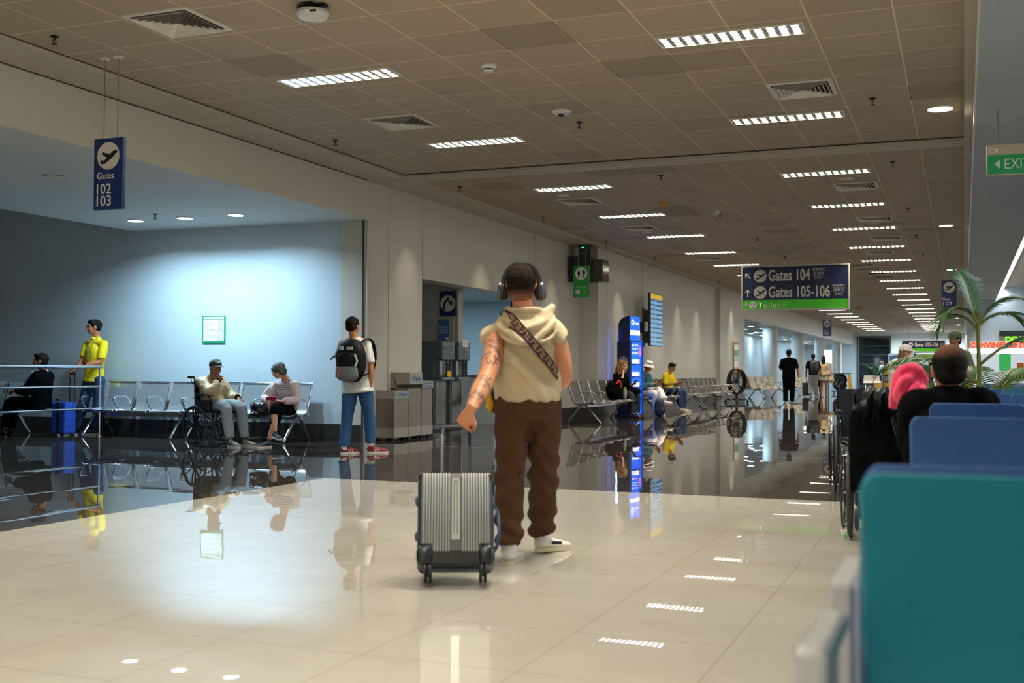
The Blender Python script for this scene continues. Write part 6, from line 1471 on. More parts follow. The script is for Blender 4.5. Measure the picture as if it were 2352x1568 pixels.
# -- woman with the red phone on the steel bench
Y4 = 13.85
P = Person('person with grey hair and pale cardigan on the steel bench, looking at a red phone', Y4,
  dict(head=(640, 851, -.3), neck=(657, 872, -.12), sh_l=(678, 886, -.1), sh_r=(630, 887, -.08), el_l=(682, 918, -.12), wr_l=(648, 922, -.33), el_r=(606, 915, -.14), wr_r=(622, 922, -.36),
       hip_l=(671, 938, .02), hip_r=(644, 938, .0), kn_l=(630, 938, -.45), an_l=(631, 992, -.5), kn_r=(640, 942, -.38), an_r=(618, 1009, -.42)), S_fair, .96, .011, faceF=(-.55, -.75, -.5), headU=(-.3, -.3, .9), ground=at(655, 1000, 13.8)*V((1, 1, 0)), bend=(.03, .05, 0))
P.LEG = [.085, .08, .068, .05, .05, .042, .034]
P.body(hands={'l': ((-.9, -.2, .1), (.2, .3, 1), .6), 'r': ((-.1, -.2, -1), (1, 0, 0), .6)}); P.face(brow='#3a3a38'); P.hair('bob', M_hairg, amp=.005)
strp = mat('striped_top', '#d9c9d0', .85); nt = strp.node_tree; bs = nt.nodes['Principled BSDF']; tc = nt.nodes.new('ShaderNodeTexCoord'); sp2 = nt.nodes.new('ShaderNodeSeparateXYZ'); nt.links.new(tc.outputs['Object'], sp2.inputs[0])
nt.links.new(mixc(nt, mathn(nt, 'GREATER_THAN', mathn(nt, 'FRACT', mathn(nt, 'MULTIPLY', sp2.outputs[2], 34)), .5), srgb('#dcd4d8'), srgb('#a08896')), bs.inputs['Base Color'])
P.shirt(strp, hem=-.05, sleeve=0, infl=.012, amp=.005, name='striped_top')
M_card = mat('pale_pink_cardigan', '#cfc0c0', .85, bump=.1, bscale=90)
mb = MB()
for a in 'lr': P.limb(mb, ['sh_'+a, 'el_'+a, 'wr_'+a], [.07, .068, .062, .058, .054, .048, .04], .006, .93, 14)
for a, sx in (('l', 1), ('r', -1)):
    ax_, fx = P.axes(.6); q = ax_*(-sx if a == 'l' else -sx); o_ = P.J['sh_'+a]
    h_ = P.J['hip_'+a]; mb.tube([lerp(o_, P.neck, .55), lerp(o_, h_, .35)+(o_-P.shc)*.15, lerp(o_, h_, .95)+(o_-P.shc)*.25], [(.06, .1), (.055, .12), (.05, .12)], 14)
fbuild('cardigan', mb, M_card, P.root, .011, it=4, amp=.007, freq=12)
P.trousers(M_black, [.1, .092, .085, .075, .068, .06, .055], frac={'l': .68, 'r': .72}, amp=.006, infl=.006)
P.shoe('l', at(643, 1002, Y4-.6)*V((1, 1, 0))+V((0, 0, .12)), mat('charcoal_slip_on', '#2a3036', .8), M_wsole, .95)
P.shoe('r', at(600, 1028, Y4-.55)*V((1, 1, 0)), MAT['charcoal_slip_on'], M_wsole, .95, lift=0)
w_ = P.J['wr_l']; t = thing('phone', w_, 'red phone in the hands of the grey-haired seated person', 'phone', world=True)
b = MB(); Rp = Matrix.Rotation(.5, 3, 'Z') @ Matrix.Rotation(.7, 3, 'X'); b.box(at(622, 915, Y4-.42), (.14, .01, .07), Rp); build('case', b, mat('red_phone_case', '#c02436', .4), t, 0, .004)
t = thing('handbag', at(597, 938, Y4-.05), 'soft black leather handbag on the bench beside the grey-haired person', 'bag', world=True)
b = MB(); b.ell(at(599, 940, Y4-.02), (.15, .1, .12), None, 18, 12, fn=sq_(.8)); b.ell(at(588, 952, Y4-.08), (.1, .08, .05)); fbuild('body', b, mat('black_leather_bag', '#101214', .35), t, .012, it=3, amp=.014, freq=13)
b = MB(); b.tube(subdiv([at(585, 925, Y4-.1), at(577, 925, Y4-.12), at(577, 940, Y4-.14), at(590, 950, Y4-.16)], 3), .008, 6); build('strap', b, MAT['black_leather_bag'], t)

# -- seated along the left wall, farther away
def seated(label, Y, hd_, x0, skin_m, sc, ang_=0., reach=True, vox=.014, faceF=None, cross=False, z0=.46, bendf=.05, headtilt=0., hand_up=False):
    """sits at (x0, Y) looking towards +x turned by ang_"""
    R = Matrix.Rotation(ang_-pi/2, 3, 'Z'); o = V((x0, Y, 0))
    L_ = lambda x, y, z: o+R @ V((x, y, z))
    j = dict(hip_l=L_(-.1, 0, z0+.1), hip_r=L_(.1, 0, z0+.1), sh_l=L_(-.18, -.02+bendf, z0+.52), sh_r=L_(.18, -.02+bendf, z0+.52), neck=L_(0, .02+bendf, z0+.6), head=L_(0, .07+bendf+headtilt*.06, z0+.74),
             el_l=L_(-.24, .1, z0+.26), wr_l=L_(-.08, .34, z0+.32), el_r=L_(.24, .1, z0+.26), wr_r=L_(.08, .34, z0+.32), kn_l=L_(-.12, .44, z0+.08), an_l=L_(-.12, .42, .09), kn_r=L_(.12, .44, z0+.08), an_r=L_(.12, .48, .09))
    if hand_up: j['el_r'] = L_(.2, .22, z0+.3); j['wr_r'] = L_(.06, .17, z0+.56)
    if cross: j['kn_l'] = L_(.0, .46, z0+.17); j['an_l'] = L_(.16, .72, .36)
    P = LP(label, j, skin_m, sc, vox, faceF=R @ V((0, 1, -headtilt)), headU=R @ V((0, headtilt*.8, 1)), ground=L_(0, .1, 0)); P.R = R; P.L_ = L_
    hr = ((R @ V((-.2, -.1, 1)), R @ V((0, -1, 0)), 1.) if hand_up else (R @ V((-.2, 1, .1)), (0, 0, 1), .7))
    P.body(hands={'l': (R @ V((.2, 1, .1)), (0, 0, 1), .7), 'r': hr}); return P
def phone_at(P, label, x, y, z):
    c = P.L_(x, y, z); t = thing('phone', c, label, 'phone', world=True); b = MB(); b.box(c, (.075, .15, .01), P.R @ Matrix.Rotation(.7, 3, 'X')); build('case', b, M_blk, t, 0, .003)
# curly hair
pc = at(1424, 846, 26.7)
P = seated('seated person with long curly blonde hair, black top, a phone and hand on chin', 25.35, 0, -7.5, S_pale, 1.02, ang_=-.35, hand_up=True, headtilt=.15); P.face()
P.hair('curly', mat('curly_blonde_hair', '#96662f', .6, bump=1., bscale=90, var=.6, vscale=40), amp=.014, vox=.012)
P.shirt(M_black, hem=-.1, sleeve=.8, infl=.014, amp=.006); P.trousers(mat('dark_navy_trousers', '#121924', .8), [.1, .095, .09, .085, .085, .08, .078], frac=.96)
for a in 'lr': tp = P.J['an_'+a]+P.R @ V((0, .22, 0)); P.shoe(a, V((tp.x, tp.y, 0)), M_blksh, M_blksh, 1.02, lift=0)
phone_at(P, 'phone held by the curly haired person', -.03, .44, .84)
# white bucket hat behind the kiosk
P = seated('seated person in a white bucket hat and white trousers, half hidden by the kiosk', 27.05, 0, -7.36, S_tan, 1.0, ang_=-.35, cross=True, headtilt=.35)
P.hair('short', M_hairb); P.shirt(mat('teal_jersey', '#2b5f72', .8), hem=-.08, sleeve=.9, infl=.014); P.trousers(mat('white_linen', '#d9d3c6', .8, bump=.1), [.105, .1, .095, .09, .09, .088, .085], frac=.96, amp=.01)
for a in 'lr': tp = P.J['an_'+a]+P.R @ V((0, .2, 0)); P.shoe(a, V((tp.x, tp.y, .3 if a == 'l' else 0)), M_wsh, M_wsole, 1.02)
c = P.J['head']; b = MB(); b.lathe([(.16, .0), (.155, .006), (.1, .055), (.092, .11), (.06, .135), (.001, .14)], c+V((0, 0, .015)), P.HM, 24); tag(build('bucket_hat', b, mat('white_hat_cotton', '#ddd3cc', .8), None), 'white bucket hat on the person behind the blue kiosk', 'hat')
phone_at(P, 'phone held by the person in the white bucket hat', 0, .42, .82)
# boy in yellow
P = seated('seated person in a yellow polo shirt looking at a phone on the dark bench row', 29.8, 0, -7.45, S_tan, 1.02, ang_=-.3, headtilt=.45); P.face(); P.hair('side', M_hairb, amp=.003)
P.shirt(M_yel, hem=-.06, sleeve=.45, infl=.012); P.trousers(M_navyd, [.1, .092, .084, .078, .076, .072, .07], frac=.96)
for a in 'lr': tp = P.J['an_'+a]+P.R @ V((0, .22, 0)); P.shoe(a, V((tp.x, tp.y, 0)), mat('cream_trainer', '#bfb49c', .7), M_wsole, 1.02, lift=0)
phone_at(P, 'phone held by the seated person in yellow', 0, .42, .84)
# bags along that bench
t = thing('backpack', (-7.42, 24.7, .45), 'bulging black backpack with a red loop on the nearest dark bench', 'backpack')
b = MB(); b.ell((0, 0, .16), (.2, .28, .2), None, 18, 12, fn=sq_(.8)); b.ell((.02, -.1, .26), (.16, .16, .16)); link('body', fuse(b, .015, 3, .015, 10), M_black, t, 180)
b = MB(); b.tube(subdiv([(.12, -.2, .36), (.17, -.16, .42), (.2, -.08, .34), (.19, -.1, .28)], 3), .02, 8); link('red_loop', b.mesh('l'), mat('red_strap', '#cf2a20', .6), t)
b = MB(); b.tube([(.05, -.1, .05), (.1, -.12, -.2)], .01, 6); b.tube([(.05, 0, .05), (.12, 0, -.18)], .01, 6); link('hanging_strap', b.mesh('l'), M_black, t)
t = thing('water_bottle', (-7.25, 25.0, .46), 'grey bottle with a green lid beside the black backpack', 'bottle')
b = MB(); b.lathe([(.04, 0), (.045, .02), (.045, .18), (.03, .21)], (0, 0, 0)); link('bottle', b.mesh('l'), mat('grey_bottle', '#8e9594', .4), t)
b = MB(); b.lathe([(.032, .2), (.036, .22), (.03, .26), (.001, .262)], (0, 0, 0)); link('lid', b.mesh('l'), mat('lime_lid', '#9aa33c', .5), t)
t = thing('handbag', (-7.12, 25.35, .62), 'black handbag on the lap of the curly haired person', 'bag'); b = MB(); b.ell((0, 0, 0), (.16, .24, .09)); link('body', fuse(b, .015, 2, .02, 9), M_black, t, 180)
t = thing('backpack', (-6.85, 26.6, 0), 'dark navy backpack standing on the floor by the white trousers', 'backpack'); b = MB(); b.ell((0, 0, .22), (.11, .14, .22), None, 18, 12, fn=sq_(.7)); b.ell((.09, 0, .14), (.06, .11, .11)); link('body', fuse(b, .015, 2, .01, 9), mat('navy_backpack', '#1c2b40', .7), t, 180)
b = MB(); b.box((.17, .08, .25), (.02, .03, .08)); link('orange_tag', b.mesh('l'), mat('orange_tag'), t)
# woman in green at the far benches
P = seated('small distant seated person in green with a dark ponytail, left of the first column', 46.95, 0, -10.3, S_tan, 1.05, ang_=-.2, headtilt=.3, vox=.02); P.hair('pony', M_hairb); P.shirt(mat('dark_green_jersey', '#1d5a50', .8), sleeve=.9); P.trousers(M_black)

# ------------------------------------------------------------------ round fan on wheels
t = thing('drum_fan', (-7.3, 39.0, 0), 'large black round drum fan on a wheeled base at the end of the bench row', 'fan', rz=radians(62))
fx = mat('fan_black', '#15130f', .5, .2); cz = .74; R_ = .43
b = MB(); b.ring((0, -.07, cz), (0, 1, 0), R_, .022, 48, 6); b.ring((0, .07, cz), (0, 1, 0), R_, .022, 48, 6); b.tube([(R_*cos(a), -.1, cz+R_*sin(a)) for a in [2*pi*k/48 for k in range(48)]], .01, 4, closed=True); link('rim', b.mesh('l'), fx, t)
b = MB(); n = 48; b.rings([[((R_+d)*cos(2*pi*k/n), y, cz+(R_+d)*sin(2*pi*k/n)) for y, d in ((-.07, 0), (.07, 0), (.07, .012), (-.07, .012))] for k in range(n)], closed=True); link('drum', b.mesh('l'), fx, t, 60)
for y, nm in ((-.08, 'front_guard'), (.08, 'rear_guard')):
    b = MB()
    for k in range(-9, 10):
        z = k*.046; w_ = sqrt(max(0, R_*R_-z*z)); b.cyl((-w_, y, cz+z), (w_, y, cz+z), .009, n=5)
    for k in range(6): a = pi*k/6; b.cyl((-R_*cos(a), y, cz-R_*sin(a)), (R_*cos(a), y, cz+R_*sin(a)), .006, n=5)
    link(nm, b.mesh('l'), fx, t)
for k in range(3):
    a = 2*pi*k/3-.9; b = MB(); rg = []
    for r, w_ in ((.07, .06), (.2, .12), (.36, .16), (.44, .1)):
        c = V((r*cos(a), 0, cz+r*sin(a))); s_ = V((-sin(a), 0, cos(a))); rg.append([c-s_*w_/2+V((0, -.04, 0)), c+s_*w_/2+V((0, .04, 0)), c+s_*w_/2+V((0, .046, 0)), c-s_*w_/2+V((0, -.034, 0))])
    b.rings(rg); link('blade', b.mesh('l'), mat('teal_fan_blade', '#2a7f95', .4) if k != 1 else mat('grey_fan_blade', '#9ba5a0', .4), t)
b = MB(); b.ell((0, 0, cz), (.07, .1, .07)); link('motor', b.mesh('l'), fx, t)
b = MB(); b.bb((-.26, -.2, .1), (.26, .2, .15)); b.cyl((0, 0, .12), (0, 0, .34), .04); b.tube([(-.3, 0, cz), (-.34, 0, .5), (-.2, 0, .14)], .02, 6) if False else None; link('base', b.mesh('l'), fx, t, 0)
for x in (-.3, .3):
    for y in (-.24, .24):
        b = MB(); b.cyl((x-.015, y, .05), (x+.015, y, .05), .05, n=14); b.tube([(x, y, .08), (x*.8, y*.8, .14)], .02, 6); link('caster', b.mesh('l'), mat('teal_caster', '#245d60', .5), t)
b = MB(); b.box((.03, -.125, cz+R_), (.08, .02, .04)); link('yellow_label', b.mesh('l'), mat('yellow_note', '#e8c81c'), t, 0)

# ------------------------------------------------------------------ walkers in the distance
def walker(label, Y, u, vtop, vfoot, skin_m, face=(-.1, 1, 0), arms='down', stride=.12, vox=.018, wid=1., autoshoe=False):
    f = flo(u, vfoot); f = at(u, vfoot, Y); base = V((f.x, f.y, 0)); top = at(u, vtop, Y); H = top.z-0.; q = H/1.75
    F = V(face).normalized(); R = Matrix(((F.y, F.x, 0), (-F.x, F.y, 0), (0, 0, 1)))
    L_ = lambda x, y, z: base+R @ (V((x*wid, y, z))*q)
    j = dict(head=L_(0, .02, 1.63), neck=L_(0, 0, 1.47), sh_l=L_(-.19, 0, 1.4), sh_r=L_(.19, 0, 1.4), el_l=L_(-.26, -.03, 1.13), wr_l=L_(-.28, .06, .88), el_r=L_(.26, .02, 1.13), wr_r=L_(.3, .0, .88),
             hip_l=L_(-.095, 0, .93), hip_r=L_(.095, 0, .93), kn_l=L_(-.1, stride*.4, .5), an_l=L_(-.1, -stride, .1), kn_r=L_(.1, stride*.6, .5), an_r=L_(.09, stride, .09))
    if arms == 'bentl': j['el_l'] = L_(-.27, .02, 1.12); j['wr_l'] = L_(-.16, .26, 1.16)
    P = LP(label, j, skin_m, q, vox, faceF=F); P.L_ = L_; P.R = R; P.q = q
    P.body(hands={'l': (R @ V((-.1, .1, -1)), R @ V((1, 0, 0)), .5), 'r': (R @ V((.05, .1, -1)), R @ V((-1, 0, 0)), .5)})
    if autoshoe:
        for a in 'lr': tp = P.J['an_'+a]+R @ V((0, .2, 0)); P.shoe(a, V((tp.x, tp.y, 0)), M_blksh, M_blksh, 1., lift=0)
    return P
P = walker('person all in black walking away down the middle of the hall', 37.4, 1812, 802, 928, S_tan, arms='bentl'); P.hair('short', M_hairb)
P.shirt(M_black, hem=-.1, sleeve=.46, infl=.02, wk=1.08); P.trousers(M_black, [.1, .095, .085, .078, .074, .07, .066], frac=.97)
for a in 'lr': tp = P.J['an_'+a]+P.R @ V((0, .2, 0)); P.shoe(a, V((tp.x, tp.y, 0)), mat('tan_canvas', '#8f7f64', .7), M_wsole, 1., lift=0)
P = walker('person with a black backpack, black T-shirt and light grey trousers walking away', 49.4, 1868, 812, 912, S_brown, face=(-.1, 1, 0)); P.hair('short', mat('brown_black_hair', '#231712'))
P.shirt(M_black, hem=-.06, sleeve=.46); P.trousers(mat('light_grey_cotton', '#aaa79c', .8), [.1, .095, .088, .082, .08, .078, .074], frac=.97)
for a in 'lr': tp = P.J['an_'+a]+P.R @ V((0, .2, 0)); P.shoe(a, V((tp.x, tp.y, 0)), M_wsh, M_blksh, 1., lift=0)
c = P.L_(.05, -.2, 1.2); t = thing('backpack', c, 'black backpack on the walker in light grey trousers', 'backpack', world=True); b = MB(); b.ell(c, (.2, .13, .3), P.R, 18, 12, fn=sq_(.7)); fbuild('body', b, mat('charcoal_backpack', '#2a2c2e', .7), t, .02, it=2, amp=.01)
b = MB(); b.tube([c+P.R @ V(p) for p in ((-.08, -.12, .26), (-.02, -.15, .1), (.05, -.14, .0))], .008, 5); b.tube([c+P.R @ V(p) for p in ((.0, -.12, .28), (.1, -.14, .1), (.08, -.15, -.05))], .008, 5); build('cord', b, M_wire, t)
c = at(1853, 872, 49.8); t = thing('trolley_case', (c.x, c.y, 0), 'dark small case pulled by the backpacker in grey trousers', 'suitcase'); b = MB(); b.bb((-.18, -.12, .05), (.18, .12, .62)); link('body', b.mesh('l'), MAT['charcoal_backpack'], t, 0, .03)
b = MB(); b.cyl((0, 0, .6), (0, 0, .95), .012); link('handle', b.mesh('l'), M_dk, t)
P = walker('person with long black hair, cream top and white shorts walking away', 49.8, 1892, 817, 913, S_tan, face=(.05, 1, 0), stride=.08, wid=.88); P.hair('long', M_hairb)
P.shirt(mat('cream_knit', '#cbb48c', .9, bump=.3, bscale=60), hem=.02, sleeve=.9, infl=.03, sr=[.08, .08, .078, .08, .085, .085, .08], amp=.012)
P.trousers(mat('white_shorts', '#cdc6b8', .8), [.115, .12, .12, .1, .1, .1, .1], frac=.22)
for a in 'lr': tp = P.J['an_'+a]+P.R @ V((0, .18, 0)); P.shoe(a, V((tp.x, tp.y, 0)), S_tan, mat('tan_canvas', '#8f7f64'), .95, lift=0)
c = P.L_(.36, .0, .74); t = thing('handbag', c, 'cream drawstring handbag carried by the walker in white shorts', 'bag', world=True); b = MB(); b.ell(c, (.13, .09, .15), None, 16, 10, fn=sq_(.8)); fbuild('body', b, mat('cream_leather', '#cdb48a', .6), t, .02, it=1, amp=.01); b = MB(); b.tube([c+V((-.06, 0, .12)), c+V((0, 0, .26)), c+V((.06, 0, .12))], .012, 6); build('strap', b, MAT['cream_leather'], t)
P = walker('small distant person in dark clothes just behind the walker with the handbag', 56, 1880, 832, 900, S_tan, vox=.025, autoshoe=True); P.hair('short', M_hairb); P.shirt(M_black, sleeve=.9); P.trousers(M_black)
P = walker('balding person in a pale T-shirt and navy shorts before the dark window', 73.2, 2026, 828, 888, S_pale, face=(.9, .5, 0), vox=.022); P.hair('balding', mat('white_hair', '#b9b0a6', .7)); P.shirt(mat('pale_blue_tee', '#a9c0cc', .8), sleeve=.45, infl=.03, wk=1.1); P.trousers(M_navyd, [.12, .12, .12, .1, .1, .1, .1], frac=.45)
for a in 'lr': tp = P.J['an_'+a]+P.R @ V((0, .2, 0)); P.shoe(a, V((tp.x, tp.y, 0)), M_wsh, M_wsole, 1., lift=0)
# cleaning cart
c = at(1931, 895, 57); t = thing('cleaning_cart', (c.x, 57, 0), 'cleaning cart with a black rubbish bag and a yellow side, far down the hall', 'cart')
b = MB(); b.ell((-.05, 0, .62), (.34, .3, .42), None, 16, 10, fn=sq_(.7)); link('rubbish_bag', fuse(b, .03, 1, .05, 6), mat('black_plastic_bag', '#181b1e', .25), t, 180)
b = MB(); b.bb((-.42, -.3, .1), (.4, .3, .16)); b.bb((-.4, -.3, .98), (.48, .3, 1.03)); link('frame', b.mesh('l'), mat('grey_cart', '#4b5055', .5), t, 0)
b = MB(); b.prism([(.34, .95), (.44, .95), (.56, .12), (.42, .12)], (0, -.3, 0), (1, 0, 0), (0, 0, 1), (0, .6, 0)); link('yellow_side', b.mesh('l'), mat('yellow_panel', '#d9a21b'), t, 0)
for x in (-.3, .3): b = MB(); b.cyl((x-.02, -.2, .06), (x+.02, -.2, .06), .06, n=12); link('wheel', b.mesh('l'), M_blk, t)
for x, h in ((-.3, 2.0), (-.08, 2.4)): b = MB(); b.cyl((x, 0, .9), (x, 0, h), .02, n=6); b.cyl((x, 0, h-.5), (x, 0, h-.2), .03, n=6); link('mop_handle', b.mesh('l'), mat('wooden_pole', '#c6a06a', .6) if x < -.2 else M_dk, t)

# ------------------------------------------------------------------ foreground right: wheelchairs, bag, pink sweater, people
wl = at(1953, 1120, 7.95); wr_ = at(2062, 1075, 8.25)
axl = (wr_-wl); axl.z = 0; wsep = axl.length-.02; ra = math.atan2(axl.y, axl.x)
mid = (wl+wr_)/2
wheelchair((-.5, 7.85, 0), radians(3), 'black wheelchair nearest the blue seats with a black tote bag on its handles', wsep=.36, big_r=.315, back_h=.97, rests=False)
cB = at(1908, 1130, 10.35); wheelchair((cB.x+.27, 10.85, 0), radians(180+8), 'empty black wheelchair turned towards the camera, standing behind the other wheelchair', wsep=.5, big_r=.305, fab='#0b1420', back_h=.99, rests=False, cr=.105)
t = thing('tote_bag', at(2010, 1000, 7.6), 'large black tote bag hanging from the wheelchair handles', 'bag', world=True)
b = MB(); C_ = at(2008, 1018, 7.62); b.rings([[C_+V((x*sx, y, z)) for x, y in rrect(.31, .17, .05)] for z, sx in ((-.3, .85), (-.28, 1.), (0, 1.05), (.2, .98), (.22, .9))]); fbuild('body', b, mat('black_canvas', '#060809', .9, spec=.06), t, .012, it=5, amp=.012, freq=8)
b = MB()
for p in ([(1985, 960, 7.5), (1996, 930, 7.55), (2000, 898, 7.7), (2008, 930, 7.5), (2014, 965, 7.45)], [(2004, 968, 7.45), (2014, 935, 7.5), (2024, 900, 7.7), (2036, 935, 7.5), (2040, 960, 7.5)]):
    b.tube(subdiv([at(*q) for q in p], 4), [(.006, .024)]*17, 8)
build('handles', b, MAT['black_canvas'], t)
b = MB(); b.ell(at(1990, 930, 7.75), (.1, .08, .035), Matrix.Rotation(-.4, 3, 'Y')); b.ell(at(2022, 925, 7.8), (.13, .07, .05)); fbuild('folded_cloth', b, mat('grey_folded_cloth', '#2c3234', .8), t, .012, it=3, amp=.01)
# push grips seen in front
for u, v, u2, v2, lb in ((1992, 903, 1998, 895, 0), (2016, 904, 2022, 896, 0)):
    pass
t = thing('folded_walker', at(2030, 945, 7.5), 'folded walker with three shiny black grips sticking out around the black tote bag', 'walking frame', world=True)
for a_, c3 in (((1989, 908, 7.45), (2001, 892, 7.75)), ((2015, 908, 7.45), (2026, 892, 7.75)), ((2045, 950, 7.5), (2071, 927, 7.3))):
    b = MB(); b.tube([at(*a_), lerp(at(*a_), at(*c3), .8), at(*c3)], [.026, .026, .018], 12); build('grip', b, MAT['black_frame'], t)
b = MB(); b.tube([at(2001, 895, 7.75), V((-.42, 7.95, .1))], .012, 8); b.tube([at(2026, 895, 7.75), V((-.3, 7.95, .1))], .012, 8); b.tube([at(2046, 950, 7.5), V((-.25, 7.8, .1))], .012, 8); b.tube([V((-.42, 7.95, .1)), V((-.25, 7.8, .1))], .012, 8); b.tube([V((-.42, 7.95, .1)), V((-.42, 7.95, .0))], .016, 8); build('frame', b, MAT['black_frame'], t)
# pink sweater
t = thing('sweater', at(2085, 900, 7.1), 'bright pink sweater hanging in folds left of the person in the black jacket', 'sweater', world=True)
b = MB(); A = lambda u, v, y=7.1: at(u, v, y)
for pts, r in (([(2054, 936), (2057, 893), (2068, 858), (2088, 846), (2108, 851), (2121, 876)], .034), ([(2063, 918), (2067, 882), (2080, 862), (2100, 860), (2115, 878)], .034), ([(2087, 950), (2085, 925), (2083, 897), (2093, 876), (2108, 875), (2116, 886)], .034),
    ([(2101, 945), (2099, 920), (2097, 895), (2106, 880)], .028), ([(2073, 928), (2072, 902), (2080, 880)], .028), ([(2096, 868), (2078, 872), (2066, 892), (2062, 920)], .026), ([(2118, 888), (2121, 897), (2112, 902)], .022)):
    m_ = len(pts); yy = 7.1-.05*(r < .034); b.tube(subdiv([A(u, v, yy-(.04 if 0 < k < m_-1 else 0)) for k, (u, v) in enumerate(pts)], 4), [(r, r*1.15)]*(4*(m_-1)+1), 12)
b.ell(A(2094, 942, 7.06), (.045, .05, .05)); b.ell(A(2090, 866, 7.13), (.075, .05, .05))
fbuild('knit', b, mat('hot_pink_fleece', '#e8345f', .9, bump=.3, bscale=120, sheen=.4), t, .008, it=2, amp=.006, freq=14, stretch=(1.3, 1.3, .6))
# person in the black jacket, seen from behind
YB = 6.75
P = Person('person with thinning dark hair and a black jacket seen from behind in the blue seats', YB,
  dict(head=(2180, 850, .02), neck=(2180, 903, 0), sh_l=(2112, 938, 0), sh_r=(2250, 936, .05), el_l=(2098, 1010, .05), wr_l=(2120, 1050, .3), el_r=(2268, 1010, .1), wr_r=(2250, 1050, .35),
       hip_l=(2155, 1065, .02), hip_r=(2210, 1065, .04), kn_l=(2150, 1060, .48), an_l=(2150, 1170, .5), kn_r=(2215, 1060, .5), an_r=(2215, 1170, .52)), S_tan, 1.05, .012, faceF=(-.15, 1, 0), ground=at(2180, 1060, YB)*V((1, 1, 0)))
P.body(big=1.08); hb = mat('thinning_hair', '#120d0b', .7, spec=.12, bump=.5, bscale=120, stretch=(1, 1, .2)).copy(); nt = hb.node_tree; bs = nt.nodes['Principled BSDF']; tc = nt.nodes.new('ShaderNodeTexCoord')
sb = nt.nodes.new('ShaderNodeVectorMath'); sb.operation = 'DISTANCE'; nt.links.new(tc.outputs['Object'], sb.inputs[0]); sb.inputs[1].default_value = P.J['head']-V(ORG[P.root.name])+V((.0, -.05, .12))
nz = nt.nodes.new('ShaderNodeTexNoise'); nz.inputs['Scale'].default_value = 120; mpn = nt.nodes.new('ShaderNodeMapping'); mpn.inputs['Scale'].default_value = (1, 1, .15); nt.links.new(tc.outputs['Object'], mpn.inputs[0]); nt.links.new(mpn.outputs[0], nz.inputs[0])
ff = mathn(nt, 'MULTIPLY', mathn(nt, 'SUBTRACT', 1., mathn(nt, 'MULTIPLY', sb.outputs['Value'], 10.), True), mathn(nt, 'MULTIPLY', nz.outputs['Fac'], 1.7), True); nt.links.new(mixc(nt, ff, srgb('#120d0b'), srgb('#9a6a4c')), bs.inputs['Base Color'])
P.hair('short', hb, amp=.002, vox=.007)
P.shirt(M_black, hem=-.1, sleeve=.95, infl=.05, amp=.014, sr=[.1, .095, .085, .08, .075, .07, .06], name='jacket', wk=1.15, dk=1.1, freq=6); P.trousers(M_black)
b = MB(); n_ = P.neck; b.tube([n_+V((0, -.01, -.06)), n_+V((0, 0, .0)), n_+V((0, .01, .02))], [(.13, .1), (.1, .085), (.095, .08)], 18); fbuild('jacket_collar', b, M_black, P.root, .01, it=2)
for a in 'lr': tp = P.J['an_'+a]+V((0, .22, 0)); P.shoe(a, V((tp.x, tp.y, 0)), M_blksh, M_blksh, 1.02, lift=0)
# walker with white cap and mask
YC_ = 19.
P = Person('person in a white cap, face mask and loose pale jacket walking to the right', YC_,
  dict(head=(2082, 810, 0), neck=(2074, 832, 0), sh_l=(2060, 842, .12), sh_r=(2083, 843, -.14), el_l=(2060, 872, .2), wr_l=(2075, 890, .3), el_r=(2076, 874, -.2), wr_r=(2090, 890, -.1),
       hip_l=(2064, 905, .1), hip_r=(2074, 905, -.08), kn_l=(2062, 955, .12), an_l=(2048, 1003, .14), kn_r=(2078, 955, -.05), an_r=(2082, 1008, -.06)), S_fair, 1.0, .014, faceF=(1, .1, 0))
P.body(hands={'r': ((.3, 0, -1), (0, 1, 0), .5)}); P.hair('long', mat('dark_blonde_hair', '#6b4a2a', .6, bump=.4), amp=.01)
P.shirt(mat('pale_cotton_jacket', '#d3cbb8', .8, bump=.1, bscale=50), hem=-.22, sleeve=.9, infl=.07, amp=.03, sr=[.11, .11, .1, .1, .09, .08, .075], name='jacket', freq=6); P.trousers(mat('beige_trousers', '#a79c84', .8))
for a in 'lr': tp = P.J['an_'+a]+V((.22, 0, 0)); P.shoe(a, V((tp.x, tp.y, 0)), M_wsh, M_wsole, 1., lift=0)
b = MB(); c = P.J['head']; b.ell(c+P.HM @ V((0, .062, -.055)), (.058, .055, .06), P.HM); build('face_mask', b, mat('white_mask', '#cfd2d8', .8), P.root)
cap(P, mat('white_cap_cotton', '#d9cdbf', .8), label='white baseball cap on the person with the face mask', brim=.13, dz=.012)
# small head beyond, person by the rack
P = walker('person in a grey top partly hidden behind the walker in the white cap', 30, 2101, 813, 940, S_brown, face=(1, .3, 0), vox=.02, autoshoe=True); P.hair('short', M_hairb); P.shirt(mat('grey_green_top', '#5d625a', .8), sleeve=.45); P.trousers(M_black)
P = walker('person in a green cap and olive top standing behind the palm', 17.5, 2196, 762, 1010, S_brown, face=(-.6, -.8, 0), vox=.016, autoshoe=True); P.hair('short', M_hairb); P.shirt(mat('olive_top', '#565b3c', .8), sleeve=.8, infl=.03, wk=1.1); P.trousers(M_black)
cap(P, mat('green_cap_cotton', '#3a4a26', .8), label='green cap on the person standing behind the palm', brim=.05, dz=.01)
P = walker('small distant person in a pink and blue top by the shop shelves', 55, 2138, 832, 905, S_tan, face=(1, 0, 0), vox=.03, autoshoe=True); P.hair('short', M_hairb); P.shirt(mat('pink_blue_top', '#b2406a', .8), sleeve=.45); P.trousers(M_navyd)
